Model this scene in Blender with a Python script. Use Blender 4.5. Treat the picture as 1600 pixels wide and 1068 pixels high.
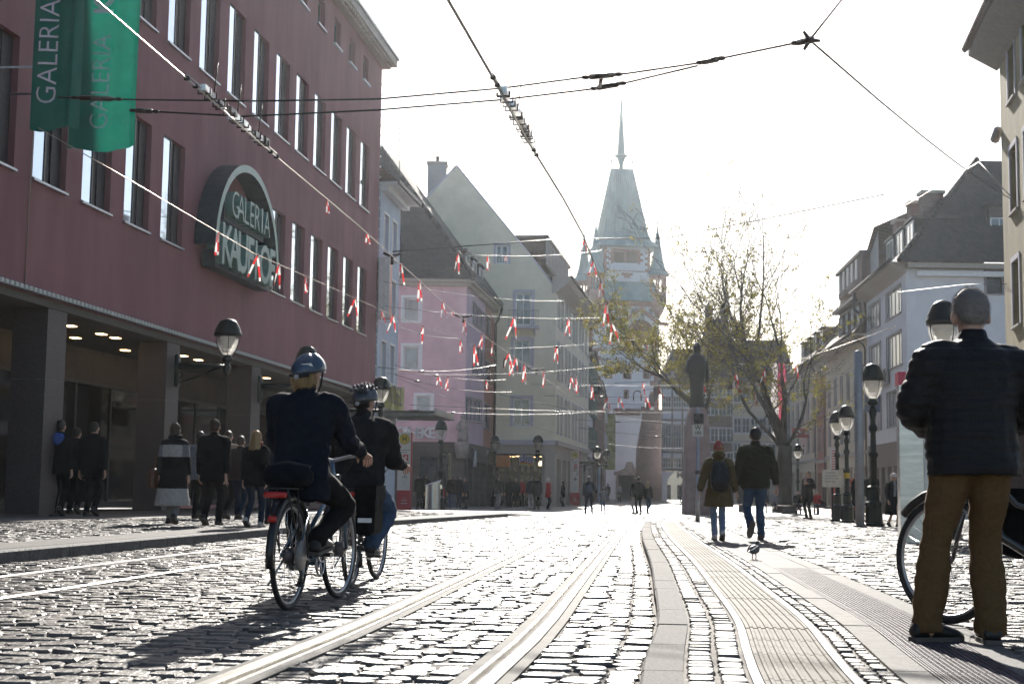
import bpy, bmesh, math, random
import numpy as np
from math import sin, cos, tan, pi, sqrt, atan2, radians as R, hypot
from mathutils import Vector, Matrix, Euler, noise as mnoise

for o in list(bpy.data.objects):
    bpy.data.objects.remove(o)
SC = bpy.context.scene
COL = SC.collection
random.seed(7)
RNG = np.random.default_rng(7)

# ---------------------------------------------------------------- camera
FPX = 2222.0                       # focal length in pixels of a 1600 px wide picture (50 mm)
CAM_H = 0.79
TILT = math.atan((765 - 534) / FPX)
ROLL = 0.0134
cam_d = bpy.data.cameras.new('camera')
cam = bpy.data.objects.new('camera', cam_d)
COL.objects.link(cam)
cam_d.sensor_width = 36.0
cam_d.lens = FPX / 1600 * 36.0
cam_d.clip_end = 2000
cam_d.clip_start = 0.1
cam.matrix_world = Matrix.Translation((0, 0, CAM_H)) @ Matrix.Rotation(R(90) + TILT, 4, 'X') @ Matrix.Rotation(ROLL, 4, 'Z')
SC.camera = cam
cam_d.dof.use_dof = True
cam_d.dof.focus_distance = 11.0
cam_d.dof.aperture_fstop = 8.0

# ---------------------------------------------------------------- light
SUN_EL, SUN_AZ = R(27.5), R(4.3)   # azimuth clockwise from +Y
world = bpy.data.worlds.new('World')
SC.world = world
world.use_nodes = True
wn = world.node_tree
wn.nodes.clear()
sky = wn.nodes.new('ShaderNodeTexSky')
sky.sky_type = 'NISHITA'
sky.sun_disc = False
sky.sun_elevation = SUN_EL
sky.sun_rotation = SUN_AZ
sky.air_density = 1.0
sky.dust_density = 1.0
sky.ozone_density = 1.0
bg = wn.nodes.new('ShaderNodeBackground')
bg.inputs['Strength'].default_value = 0.068
wo = wn.nodes.new('ShaderNodeOutputWorld')
wn.links.new(sky.outputs[0], bg.inputs[0])
wn.links.new(bg.outputs[0], wo.inputs[0])
sun_d = bpy.data.lights.new('sun', 'SUN')
sun_d.energy = 5.0
sun_d.angle = R(0.55)
sun_d.color = (1.0, 0.95, 0.87)
sun = bpy.data.objects.new('sun', sun_d)
COL.objects.link(sun)
sdir = Vector((sin(SUN_AZ) * cos(SUN_EL), cos(SUN_AZ) * cos(SUN_EL), sin(SUN_EL)))
sun.rotation_euler = sdir.to_track_quat('Z', 'Y').to_euler()
sun.location = (20, 60, 60)
SC.view_settings.view_transform = 'Standard'
SC.view_settings.look = 'None'
SC.view_settings.exposure = 1.15
SC.view_settings.gamma = 1.0
SC.view_settings.use_curve_mapping = False
SC.cycles.use_denoising = True
SC.cycles.max_bounces = 7
SC.cycles.diffuse_bounces = 3
SC.cycles.glossy_bounces = 3
SC.cycles.transmission_bounces = 4
SC.cycles.volume_bounces = 0
SC.cycles.transparent_max_bounces = 12
SC.cycles.sample_clamp_indirect = 6.0
SC.cycles.caustics_reflective = False
SC.cycles.caustics_refractive = False

# ---------------------------------------------------------------- surveying helpers (the lens model, to lay out the place from sightings)
_ct, _st, _cr, _sr = cos(TILT), sin(TILT), cos(ROLL), sin(ROLL)
def ray(u, v):
    x = (u - 800) / FPX; y = -(v - 534) / FPX
    x, y = x * _cr - y * _sr, x * _sr + y * _cr
    return Vector((x, _ct - y * _st, _st + y * _ct))
def at(u, v, Y):
    r = ray(u, v); s = Y / r.y
    return Vector((r.x * s, Y, CAM_H + r.z * s))
def at_z(u, v, z):
    r = ray(u, v); s = (z - CAM_H) / r.z
    return Vector((r.x * s, r.y * s, z))
def proj(P):
    X, Y, Z = P[0], P[1], P[2] - CAM_H
    d = Y * _ct + Z * _st; y = (-Y * _st + Z * _ct) / d; x = X / d
    return 800 + FPX * (x * _cr + y * _sr), 534 - FPX * (-x * _sr + y * _cr)
def gz(Y):
    """height of the street: level near the camera, falling slightly towards the crossing"""
    return -0.007 * (min(max(Y, 26.0), 75.0) - 26.0)
PLAT, WALK = 0.085, 0.12
def plat(Y):
    return PLAT * min(1.0, max(0.0, (44.0 - Y) / 6.0))
def foot(u, v, kind='road'):
    h = {'road': lambda y: gz(y), 'plat': lambda y: gz(y) + plat(y), 'walk': lambda y: gz(y) + WALK}[kind]
    z = 0.0
    for _ in range(150):
        P = at_z(u, v, z)
        z = h(P.y)
    P.z = z
    return P
D1 = Vector((0.1292, 0.9916))      # direction of the left-hand street front
N1 = Vector((-0.9916, 0.1292))
def street(L, s, z=0.0):
    """L metres to the left of the street axis through the camera, s metres along it"""
    p = N1 * L + D1 * s
    return Vector((p.x, p.y, z))
# ---------------------------------------------------------------- mesh helpers
class MB:
    def __init__(s):
        s.v = []; s.f = []; s.m = []; s.s = []
    def add(s, vs, fs, mi=0, smooth=False):
        b = len(s.v)
        s.v.extend([tuple(p) for p in vs])
        for f in fs:
            s.f.append(tuple(i + b for i in f)); s.m.append(mi); s.s.append(smooth)
        return s
    def box(s, x0, x1, y0, y1, z0, z1, mi=0):
        v = [(x0, y0, z0), (x1, y0, z0), (x1, y1, z0), (x0, y1, z0), (x0, y0, z1), (x1, y0, z1), (x1, y1, z1), (x0, y1, z1)]
        return s.add(v, [(0, 3, 2, 1), (4, 5, 6, 7), (0, 1, 5, 4), (1, 2, 6, 5), (2, 3, 7, 6), (3, 0, 4, 7)], mi)
    def obox(s, c, ax, ay, az, hx, hy, hz, mi=0):
        c = Vector(c); ax = Vector(ax).normalized() * hx; ay = Vector(ay).normalized() * hy; az = Vector(az).normalized() * hz
        v = [c - ax - ay - az, c + ax - ay - az, c + ax + ay - az, c - ax + ay - az, c - ax - ay + az, c + ax - ay + az, c + ax + ay + az, c - ax + ay + az]
        return s.add(v, [(0, 3, 2, 1), (4, 5, 6, 7), (0, 1, 5, 4), (1, 2, 6, 5), (2, 3, 7, 6), (3, 0, 4, 7)], mi)
    def quad(s, a, b, c, d, mi=0):
        return s.add([a, b, c, d], [(0, 1, 2, 3)], mi)
    def tube(s, pts, rad, n=8, mi=0, caps=True, smooth=True, closed=False):
        pts = [Vector(p) for p in pts]; k = len(pts)
        if not hasattr(rad, '__len__'): rad = [rad] * k
        vs = []; fs = []
        prev = None
        for i in range(k):
            if closed: t = pts[(i + 1) % k] - pts[i - 1]
            else: t = pts[min(i + 1, k - 1)] - pts[max(i - 1, 0)]
            if t.length < 1e-9: t = Vector((0, 0, 1))
            t.normalize()
            if prev is None:
                a = t.orthogonal().normalized()
            else:
                a = prev - t * prev.dot(t)
                a = t.orthogonal().normalized() if a.length < 1e-6 else a.normalized()
            prev = a; b = t.cross(a)
            for j in range(n):
                q = 2 * pi * j / n
                vs.append(pts[i] + (a * cos(q) + b * sin(q)) * rad[i])
        for i in range(k if closed else k - 1):
            for j in range(n):
                i2 = (i + 1) % k; j2 = (j + 1) % n
                fs.append((i * n + j, i * n + j2, i2 * n + j2, i2 * n + j))
        if caps and not closed:
            fs.append(tuple(range(n - 1, -1, -1))); fs.append(tuple((k - 1) * n + j for j in range(n)))
        return s.add(vs, fs, mi, smooth)
    def lathe(s, prof, n=16, c=(0, 0, 0), mi=0, smooth=True, sx=1.0, sy=1.0):
        vs = []; fs = []; k = len(prof)
        for r, z in prof:
            for j in range(n):
                q = 2 * pi * j / n
                vs.append((c[0] + r * cos(q) * sx, c[1] + r * sin(q) * sy, c[2] + z))
        for i in range(k - 1):
            for j in range(n):
                j2 = (j + 1) % n
                fs.append((i * n + j, i * n + j2, (i + 1) * n + j2, (i + 1) * n + j))
        fs.append(tuple(range(n - 1, -1, -1))); fs.append(tuple((k - 1) * n + j for j in range(n)))
        return s.add(vs, fs, mi, smooth)
    def prism(s, poly, y0, y1, mi=0, M=None):
        """polygon in the x-z plane pushed from y0 to y1"""
        n = len(poly)
        v = [(p[0], y0, p[1]) for p in poly] + [(p[0], y1, p[1]) for p in poly]
        if M: v = [M @ Vector(p) for p in v]
        f = [tuple(range(n)), tuple(range(2 * n - 1, n - 1, -1))] + [(i, i + n, (i + 1) % n + n, (i + 1) % n) for i in range(n)]
        return s.add(v, f, mi)
    def mesh(s, name, mats):
        me = bpy.data.meshes.new(name)
        me.from_pydata(s.v, [], s.f)
        for m in (mats if isinstance(mats, (list, tuple)) else [mats]): me.materials.append(m)
        me.polygons.foreach_set('material_index', s.m)
        me.polygons.foreach_set('use_smooth', s.s)
        me.update()
        return me
    def obj(s, name, mats, parent=None, loc=None, rot=None):
        return link(name, s.mesh(name, mats), parent, loc, rot)

def link(name, me, parent=None, loc=None, rot=None):
    o = bpy.data.objects.new(name, me)
    COL.objects.link(o)
    if parent: o.parent = parent
    if loc is not None: o.location = loc
    if rot is not None: o.rotation_euler = rot if hasattr(rot, '__len__') else (0, 0, rot)
    return o
def tag(o, label=None, cat=None, group=None, kind=None):
    if label: o['label'] = label
    if cat: o['category'] = cat
    if group: o['group'] = group
    if kind: o['kind'] = kind
    return o
def thing(name, label, cat, loc=(0, 0, 0), rot=0.0, group=None):
    o = bpy.data.objects.new(name, None)
    COL.objects.link(o)
    o.empty_display_size = 0.2
    o.location = loc; o.rotation_euler = rot if hasattr(rot, '__len__') else (0, 0, rot)
    return tag(o, label, cat, group)
def dup(root, loc, rot=None, label=None, group=None, scale=None):
    def cp(o, par):
        c = o.copy(); COL.objects.link(c); c.parent = par
        for ch in KIDS.get(o.name, []) or [x for x in o.children]: cp(ch, c)
        return c
    r = cp(root, None)
    r.location = loc
    if rot is not None: r.rotation_euler = (0, 0, rot)
    if label: r['label'] = label
    if group: r['group'] = group
    if scale: r.scale = (scale,) * 3
    return r
KIDS = {}
def np_mesh(name, V, F, mats, smooth=True, mi=None):
    """quads/tris from numpy arrays"""
    me = bpy.data.meshes.new(name)
    nv, nf, k = len(V), len(F), F.shape[1]
    me.vertices.add(nv); me.vertices.foreach_set('co', np.ascontiguousarray(V, dtype=np.float32).ravel())
    me.loops.add(nf * k); me.loops.foreach_set('vertex_index', np.ascontiguousarray(F, dtype=np.int32).ravel())
    me.polygons.add(nf)
    me.polygons.foreach_set('loop_start', np.arange(0, nf * k, k, dtype=np.int32))
    me.polygons.foreach_set('loop_total', np.full(nf, k, dtype=np.int32))
    me.polygons.foreach_set('use_smooth', np.full(nf, smooth))
    if mi is not None: me.polygons.foreach_set('material_index', np.asarray(mi, dtype=np.int32))
    for m in (mats if isinstance(mats, (list, tuple)) else [mats]): me.materials.append(m)
    me.update(calc_edges=True)
    me.validate()
    return me

# ---------------------------------------------------------------- materials
MATS = {}
def mat(name, col, rough=0.7, metal=0.0, var=0.12, scale=6.0, bump=0.0, bscale=40.0, spec=0.5, col2=None, emit=None, stren=0.0, coord='Object', sub=0.0, streak=0.0, dirt=None, alpha=None, island=0.0, coat=0.0):
    if name in MATS: return MATS[name]
    m = bpy.data.materials.new(name); m.use_nodes = True
    nt = m.node_tree; N = nt.nodes; L = nt.links
    b = N['Principled BSDF']
    b.inputs['Roughness'].default_value = rough
    b.inputs['Metallic'].default_value = metal
    b.inputs['Specular IOR Level'].default_value = spec
    if coat: b.inputs['Coat Weight'].default_value = coat; b.inputs['Coat Roughness'].default_value = 0.1
    if emit:
        b.inputs['Emission Color'].default_value = (*emit, 1); b.inputs['Emission Strength'].default_value = stren
    tc = N.new('ShaderNodeTexCoord')
    nz = N.new('ShaderNodeTexNoise'); nz.inputs['Scale'].default_value = scale; nz.inputs['Detail'].default_value = 6; nz.inputs['Roughness'].default_value = 0.62
    src = tc.outputs[coord]
    if streak:
        mp = N.new('ShaderNodeMapping'); mp.inputs['Scale'].default_value = (1, 1, streak); L.new(src, mp.inputs[0]); L.new(mp.outputs[0], nz.inputs[0])
    else: L.new(src, nz.inputs[0])
    rp = N.new('ShaderNodeValToRGB')
    c1 = tuple(max(0, c * (1 - var * 1.6)) for c in col); c2 = col2 or tuple(min(1, c * (1 + var * 1.3)) for c in col)
    rp.color_ramp.elements[0].color = (*c1, 1); rp.color_ramp.elements[0].position = 0.3
    rp.color_ramp.elements[1].color = (*c2, 1); rp.color_ramp.elements[1].position = 0.72
    L.new(nz.outputs[0], rp.inputs[0])
    out = rp.outputs[0]
    if island:
        g = N.new('ShaderNodeNewGeometry')
        mr = N.new('ShaderNodeMapRange'); mr.inputs[3].default_value = 1 - island; mr.inputs[4].default_value = 1 + island
        L.new(g.outputs['Random Per Island'], mr.inputs[0])
        mx = N.new('ShaderNodeMix'); mx.data_type = 'RGBA'; mx.blend_type = 'MULTIPLY'; mx.inputs[0].default_value = 1.0
        L.new(out, mx.inputs[6]); L.new(mr.outputs[0], mx.inputs[7]); out = mx.outputs[2]
    if dirt:
        n2 = N.new('ShaderNodeTexNoise'); n2.inputs['Scale'].default_value = dirt[0]; n2.inputs['Detail'].default_value = 8; n2.inputs['Roughness'].default_value = 0.7
        L.new(src, n2.inputs[0])
        r2 = N.new('ShaderNodeMapRange'); r2.inputs[1].default_value = 0.52; r2.inputs[2].default_value = 0.72; r2.inputs[4].default_value = dirt[1]
        L.new(n2.outputs[0], r2.inputs[0])
        mx = N.new('ShaderNodeMix'); mx.data_type = 'RGBA'; L.new(r2.outputs[0], mx.inputs[0]); L.new(out, mx.inputs[6]); mx.inputs[7].default_value = (*dirt[2], 1)
        out = mx.outputs[2]
    L.new(out, b.inputs['Base Color'])
    if bump:
        n3 = N.new('ShaderNodeTexNoise'); n3.inputs['Scale'].default_value = bscale; n3.inputs['Detail'].default_value = 5
        L.new(src, n3.inputs[0])
        bp = N.new('ShaderNodeBump'); bp.inputs['Strength'].default_value = bump; bp.inputs['Distance'].default_value = 0.02
        L.new(n3.outputs[0], bp.inputs['Height']); L.new(bp.outputs[0], b.inputs['Normal'])
    if sub:   # thin translucent sheet (leaf, cloth)
        tr = N.new('ShaderNodeBsdfTranslucent'); L.new(out, tr.inputs[0])
        ms = N.new('ShaderNodeMixShader'); ms.inputs[0].default_value = sub
        L.new(b.outputs[0], ms.inputs[1]); L.new(tr.outputs[0], ms.inputs[2]); L.new(ms.outputs[0], N['Material Output'].inputs[0])
    if alpha is not None:
        tr = N.new('ShaderNodeBsdfTransparent')
        ms = N.new('ShaderNodeMixShader'); ms.inputs[0].default_value = alpha
        L.new(tr.outputs[0], ms.inputs[1]); L.new(b.outputs[0], ms.inputs[2]); L.new(ms.outputs[0], N['Material Output'].inputs[0])
    MATS[name] = m
    return m
def bricked(name, c1, c2, mort, sx, sy, rough=0.85, off=0.5, bump=0.4, axis='XZ', msize=0.012):
    """courses of tiles or stones too small to pick apart from the street"""
    if name in MATS: return MATS[name]
    m = bpy.data.materials.new(name); m.use_nodes = True
    nt = m.node_tree; N = nt.nodes; L = nt.links; b = N['Principled BSDF']; b.inputs['Roughness'].default_value = rough
    tc = N.new('ShaderNodeTexCoord'); sp = N.new('ShaderNodeSeparateXYZ'); L.new(tc.outputs['Object'], sp.inputs[0])
    cb = N.new('ShaderNodeCombineXYZ')
    if axis == 'XZ':
        ad = N.new('ShaderNodeMath'); L.new(sp.outputs[0], ad.inputs[0]); L.new(sp.outputs[1], ad.inputs[1]); L.new(ad.outputs[0], cb.inputs[0]); L.new(sp.outputs[2], cb.inputs[1])
    else:
        L.new(sp.outputs[0], cb.inputs[0]); L.new(sp.outputs[1], cb.inputs[1])
    bt = N.new('ShaderNodeTexBrick'); L.new(cb.outputs[0], bt.inputs[0])
    bt.inputs['Color1'].default_value = (*c1, 1); bt.inputs['Color2'].default_value = (*c2, 1); bt.inputs['Mortar'].default_value = (*mort, 1)
    bt.inputs['Scale'].default_value = 1.0; bt.inputs['Brick Width'].default_value = sx; bt.inputs['Row Height'].default_value = sy; bt.inputs['Mortar Size'].default_value = msize
    bt.offset = off
    nz = N.new('ShaderNodeTexNoise'); nz.inputs['Scale'].default_value = 1.7; nz.inputs['Detail'].default_value = 7; L.new(tc.outputs['Object'], nz.inputs[0])
    mr = N.new('ShaderNodeMapRange'); mr.inputs[3].default_value = 0.6; mr.inputs[4].default_value = 1.35; L.new(nz.outputs[0], mr.inputs[0])
    mx = N.new('ShaderNodeMix'); mx.data_type = 'RGBA'; mx.blend_type = 'MULTIPLY'; mx.inputs[0].default_value = 1.0
    L.new(bt.outputs[0], mx.inputs[6]); L.new(mr.outputs[0], mx.inputs[7]); L.new(mx.outputs[2], b.inputs['Base Color'])
    bp = N.new('ShaderNodeBump'); bp.inputs['Strength'].default_value = bump; bp.inputs['Distance'].default_value = 0.03; bp.invert = True
    L.new(bt.outputs['Fac'], bp.inputs['Height']); L.new(bp.outputs[0], b.inputs['Normal'])
    MATS[name] = m
    return m
def M(n): return MATS[n]

mat('glass_window', (0.025, 0.03, 0.035), 0.04, var=0.3, scale=0.8, spec=0.9)
mat('glass_curtain', (0.42, 0.44, 0.45), 0.12, var=0.25, scale=2.0, spec=0.9, streak=0.15)
mat('glass_blue', (0.10, 0.14, 0.17), 0.06, var=0.4, scale=1.0, spec=0.9)
mat('glass_shop', (0.012, 0.012, 0.012), 0.05, var=0.5, scale=1.4, spec=0.45)
mat('frame_white', (0.8, 0.8, 0.8), 0.45, var=0.06)
mat('frame_lilac', (0.42, 0.42, 0.52), 0.6, var=0.06)
mat('frame_dark', (0.035, 0.035, 0.04), 0.4, var=0.2)
mat('frame_brown', (0.09, 0.07, 0.06), 0.6, var=0.2)
mat('frame_grey', (0.30, 0.29, 0.31), 0.6, var=0.1)
mat('metal_grey', (0.42, 0.43, 0.45), 0.38, metal=0.85, var=0.1)
mat('steel', (0.62, 0.60, 0.57), 0.28, metal=1.0, var=0.12, scale=20)
mat('chrome', (0.8, 0.8, 0.8), 0.12, metal=1.0, var=0.03)
mat('black_iron', (0.014, 0.018, 0.018), 0.38, var=0.25, scale=12, bump=0.1)
mat('black_rubber', (0.014, 0.014, 0.014), 0.62, var=0.2, scale=30)
mat('black_plastic', (0.012, 0.012, 0.013), 0.35, var=0.2)
mat('wire_dark', (0.035, 0.032, 0.03), 0.45, metal=0.6, var=0.1)
mat('wire_copper', (0.36, 0.30, 0.25), 0.42, metal=0.9, var=0.1)
mat('gutter', (0.10, 0.085, 0.085), 0.5, metal=0.4, var=0.2)
mat('sandstone', (0.34, 0.21, 0.18), 0.85, var=0.22, scale=3, bump=0.25, bscale=25)
mat('sandstone_grey', (0.33, 0.29, 0.27), 0.85, var=0.2, scale=3, bump=0.25, bscale=25)
mat('brick_dark', (0.16, 0.10, 0.09), 0.85, var=0.3, scale=5)
mat('lamp_white', (0.96, 0.95, 0.92), 0.5, var=0.02, sub=0.8)
_g = bpy.data.materials.new('clear_glass'); _g.use_nodes = True; MATS['clear_glass'] = _g
_n = _g.node_tree.nodes; _l = _g.node_tree.links; _n.clear()
_a = _n.new('ShaderNodeBsdfTransparent'); _b = _n.new('ShaderNodeBsdfTranslucent'); _b.inputs[0].default_value = (1, .98, .94, 1); _c = _n.new('ShaderNodeBsdfGlossy'); _c.inputs['Roughness'].default_value = .05
_m1 = _n.new('ShaderNodeMixShader'); _m1.inputs[0].default_value = .16; _m2 = _n.new('ShaderNodeMixShader'); _m2.inputs[0].default_value = .05; _o = _n.new('ShaderNodeOutputMaterial')
_l.new(_a.outputs[0], _m1.inputs[1]); _l.new(_b.outputs[0], _m1.inputs[2]); _l.new(_m1.outputs[0], _m2.inputs[1]); _l.new(_c.outputs[0], _m2.inputs[2]); _l.new(_m2.outputs[0], _o.inputs[0])
# ================================================================ GROUND
mat('joint', (0.19, 0.17, 0.15), 0.9, var=0.3, scale=9, bump=0.5, bscale=60)
mat('cobble', (0.112, 0.098, 0.088), 0.50, var=0.3, scale=7, bump=0.9, bscale=24, island=0.4, spec=0.26)
mat('sett', (0.10, 0.09, 0.083), 0.66, var=0.25, scale=9, bump=0.5, bscale=45, island=0.35, spec=0.28)
mat('granite', (0.12, 0.113, 0.107), 0.85, spec=0.15, var=0.3, scale=60, bump=0.35, bscale=90, dirt=(2.0, 0.5, (0.17, 0.15, 0.14)))
mat('granite_dark', (0.085, 0.08, 0.078), 0.8, var=0.35, scale=14, bump=0.5, bscale=30, dirt=(3.0, 0.5, (0.06, 0.05, 0.05)))
mat('slab', (0.12, 0.113, 0.106), 0.8, spec=0.18, var=0.2, scale=12, bump=0.25, bscale=60, dirt=(1.5, 0.5, (0.2, 0.18, 0.16)), island=0.12)
mat('paint_white', (0.5, 0.49, 0.47), 0.7, spec=0.2, var=0.08, scale=14, dirt=(5, 0.5, (0.45, 0.42, 0.4)))
mat('tactile', (0.115, 0.10, 0.082), 0.8, spec=0.2, var=0.2, scale=8, bump=0.25, bscale=80, island=0.16, dirt=(1.8, 0.5, (0.2, 0.17, 0.15)))
mat('cast_iron', (0.085, 0.068, 0.082), 0.7, spec=0.2, var=0.25, scale=9)
mat('drain_dark', (0.02, 0.02, 0.02), 0.9)
mat('concrete', (0.085, 0.079, 0.071), 0.8, spec=0.2, var=0.18, scale=5, bump=0.3, bscale=70, dirt=(1.2, 0.6, (0.24, 0.22, 0.2)))
bricked('far_setts', (0.20, 0.18, 0.17), (0.13, 0.12, 0.115), (0.17, 0.15, 0.14), 0.16, 0.13, rough=0.42, axis='XY', bump=1.0, msize=0.02)
bricked('walk_setts', (0.24, 0.22, 0.21), (0.16, 0.15, 0.145), (0.12, 0.11, 0.10), 0.14, 0.12, rough=0.55, axis='XY', bump=0.8, msize=0.018)

_ky = np.array([-10, 0, 5.48, 6.49, 8.08, 10.71, 14.5, 22.47, 29.21, 41.2, 60, 80])
_kx = np.array([-.95, -.08, .50, .625, .835, 1.085, 1.43, 2.08, 2.70, 3.9, 5.8, 7.8])
def _kerb_table():
    P = list(zip(_ky, _kx)); ys, xs = [], []
    for i in range(len(P) - 1):
        (y0, x0), (y1, x1) = P[i], P[i + 1]
        m0 = (P[i + 1][1] - P[max(i - 1, 0)][1]) / (P[i + 1][0] - P[max(i - 1, 0)][0]); k2 = min(i + 2, len(P) - 1); m1 = (P[k2][1] - P[i][1]) / (P[k2][0] - P[i][0]); h = y1 - y0
        for j in range(12):
            t = j / 12; ys.append(y0 + h * t); xs.append((2 * t ** 3 - 3 * t * t + 1) * x0 + (t ** 3 - 2 * t * t + t) * h * m0 + (-2 * t ** 3 + 3 * t * t) * x1 + (t ** 3 - t * t) * h * m1)
    ys.append(P[-1][0]); xs.append(P[-1][1]); return np.array(ys), np.array(xs)
_ty, _tx = _kerb_table()
def kerb_x(Y): return float(np.interp(Y, _ty, _tx))
def kerb_L(s):
    p = D1 * s
    x = kerb_x(p.y)
    # point on the kerb at this s
    for _ in range(6):
        L = -(x - D1.x * s) / 0.9916
        x = kerb_x(D1.y * s + N1.y * L)
    return L
def rail_L(i, s):
    """lateral position of the four rails"""
    drift = 0.0 if s < 8 else 0.031 * (s - 8)
    return (5.82 + 0.25 * drift, 4.74 + 0.25 * drift, 1.90 + drift, 0.88 + drift)[i]
def np_z(s_, L_):
    y = D1.y * s_ + N1.y * L_
    return -0.007 * (np.clip(y, 26, 75) - 26)
def to_xy(L, s): return N1.x * L + D1.x * s, N1.y * L + D1.y * s

def sheet(name, fL, fR, s0, s1, dz, m, n=60, zf=None, parent=None, nx=1, thick=0.0):
    """a sheet of ground between two lateral boundaries"""
    b = MB()
    rows = []
    for i in range(n + 1):
        s = s0 + (s1 - s0) * i / n
        r = []
        for j in range(nx + 1):
            L = fL(s) + (fR(s) - fL(s)) * j / nx
            x, y = to_xy(L, s)
            z = gz(y) + (zf(y) if zf else 0) + dz
            r.append((x, y, z))
        rows.append(r)
    vs = [p for r in rows for p in r]; w = nx + 1
    fs = [(i * w + j, i * w + j + 1, (i + 1) * w + j + 1, (i + 1) * w + j) for i in range(n) for j in range(nx)]
    b.add(vs, fs)
    return b.obj(name, m, parent)

ground = sheet('ground', lambda s: 75, lambda s: -85, -14, 285, -0.10, M('far_setts'), n=120, nx=4)
tag(ground, kind='structure')
road = sheet('road', lambda s: 6.80, lambda s: kerb_L(s) - (1.66 if s > 44 else 0.0), -6, 62, -0.011, M('joint'), n=70, nx=6)
tag(road, kind='structure')
crossing = sheet('crossing', lambda s: 16 if s < 75 else 40, lambda s: -26, 62.0, 236, -0.004, M('far_setts'), n=80, nx=6)
tag(crossing, kind='structure')

def stone_field(rows, z_of, W, gap, height, jit, seed, ring=8):
    """rows: list of (s, pitch, [(L_left, L_right), ...]); returns arrays, one entry a stone"""
    rg = np.random.default_rng(seed)
    C = []
    for s, pitch, spans in rows:
        for a, b in spans:
            wid = a - b
            if wid < 0.05: continue
            n = max(1, int(round(wid / W)))
            e = np.linspace(0, 1, n + 1)
            if n > 1:
                e[1:-1] += rg.normal(0, 0.16 / n, n - 1)
                if rg.random() < 0.5: e[1:-1] = np.clip(e[1:-1] + 0.4 / n * (rg.random() - 0.5), 0.2 / n, 1 - 0.2 / n)
                e.sort()
            for i in range(n):
                l0 = a - e[i] * wid; l1 = a - e[i + 1] * wid
                if l0 - l1 < 0.03: continue
                C.append(((l0 + l1) / 2, s, (l0 - l1) / 2 - gap * rg.uniform(0.6, 1.5), pitch / 2 - gap * rg.uniform(0.6, 1.5)))
    C = np.array(C); n = len(C)
    if ring == 8:
        cx = np.array([-.62, .62, 1, 1, .62, -.62, -1, -1]); cy = np.array([-1, -1, -.6, .6, 1, 1, .6, -.6])
    else:
        cx = np.array([-1, 1, 1, -1.0]); cy = np.array([-1, -1, 1, 1.0])
    k = ring
    hx = np.maximum(C[:, 2], .012)[:, None]; hy = np.maximum(C[:, 3], .012)[:, None]
    jx = rg.normal(0, jit, (n, k)); jy = rg.normal(0, jit, (n, k))
    ox = cx[None] * hx + jx; oy = cy[None] * hy + jy
    dz = rg.normal(0, height, n)[:, None]
    tx = rg.normal(0, 0.018, n)[:, None]; ty = rg.normal(0, 0.024, n)[:, None]
    rot = rg.normal(0, 0.05, n)[:, None]
    rings = []
    for sc, zz in ((0.99, -0.05), (1.0, -0.011), (0.87, 0.0)):
        px = ox * sc; py = oy * sc
        rx = px * np.cos(rot) - py * np.sin(rot); ry = px * np.sin(rot) + py * np.cos(rot)
        z = zz + dz + (tx * rx + ty * ry if zz > -0.04 else 0)
        rings.append(np.stack([rx, ry, z + np.zeros_like(rx)], -1))
    Vl = np.concatenate(rings, 1)                       # n, 3k, 3   local: x right (minus L), y along s
    L = C[:, 0][:, None] - Vl[:, :, 0]; S = C[:, 1][:, None] + Vl[:, :, 1]
    X = N1.x * L + D1.x * S; Y = N1.y * L + D1.y * S
    Z = z_of(S, L) + Vl[:, :, 2]
    V = np.stack([X, Y, Z], -1)
    F = [(r * k + j, r * k + (j + 1) % k, (r + 1) * k + (j + 1) % k, (r + 1) * k + j) for r in range(2) for j in range(k)]
    t = 2 * k
    if k == 8: F += [(t, t + 1, t + 2, t + 3), (t, t + 3, t + 4, t + 7), (t + 4, t + 5, t + 6, t + 7)]
    else: F += [(t, t + 1, t + 2, t + 3)]
    return V, np.array(F)
def place_stones(Vs, Fs, m, parent, piece, mass, n_parts):
    """the nearest stones one by one, the rest as one mass"""
    allV = []
    for V, F in zip(Vs, Fs):
        c = V.mean(1)
        d = c[:, 1] * _ct + (c[:, 2] - CAM_H) * _st
        u = 800 + FPX * c[:, 0] / np.maximum(d, 0.1); v = 534 - FPX * (-c[:, 1] * _st + (c[:, 2] - CAM_H) * _ct) / np.maximum(d, 0.1)
        ok = (u > -15) & (u < 1615) & (v < 1085) & (d > 1)
        allV.append((V, F, np.where(ok, d, 1e6)))
    dd = np.concatenate([a[2] for a in allV])
    lim = np.sort(dd)[min(n_parts, len(dd)) - 1]
    tv = []; tf = []; base = 0; made = 0
    for V, F, d in allV:
        pick = d <= lim
        for i in np.nonzero(pick)[0]:
            if made >= n_parts: pick[i] = False; continue
            P = V[i]; c = P.mean(0)
            link(piece, np_mesh(piece, P - c, F, m, smooth=False), parent, tuple(c)); made += 1
        R_ = V[~pick]
        n, k = R_.shape[:2]
        tv.append(R_.reshape(-1, 3)); f = (F[None] + (np.arange(n) * k)[:, None, None]).reshape(-1, 4) + base; tf.append(f); base += n * k
    o = link(mass, np_mesh(mass, np.concatenate(tv), np.concatenate(tf), m, smooth=False), parent)
    tag(o, kind='stuff')
    return o

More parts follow.
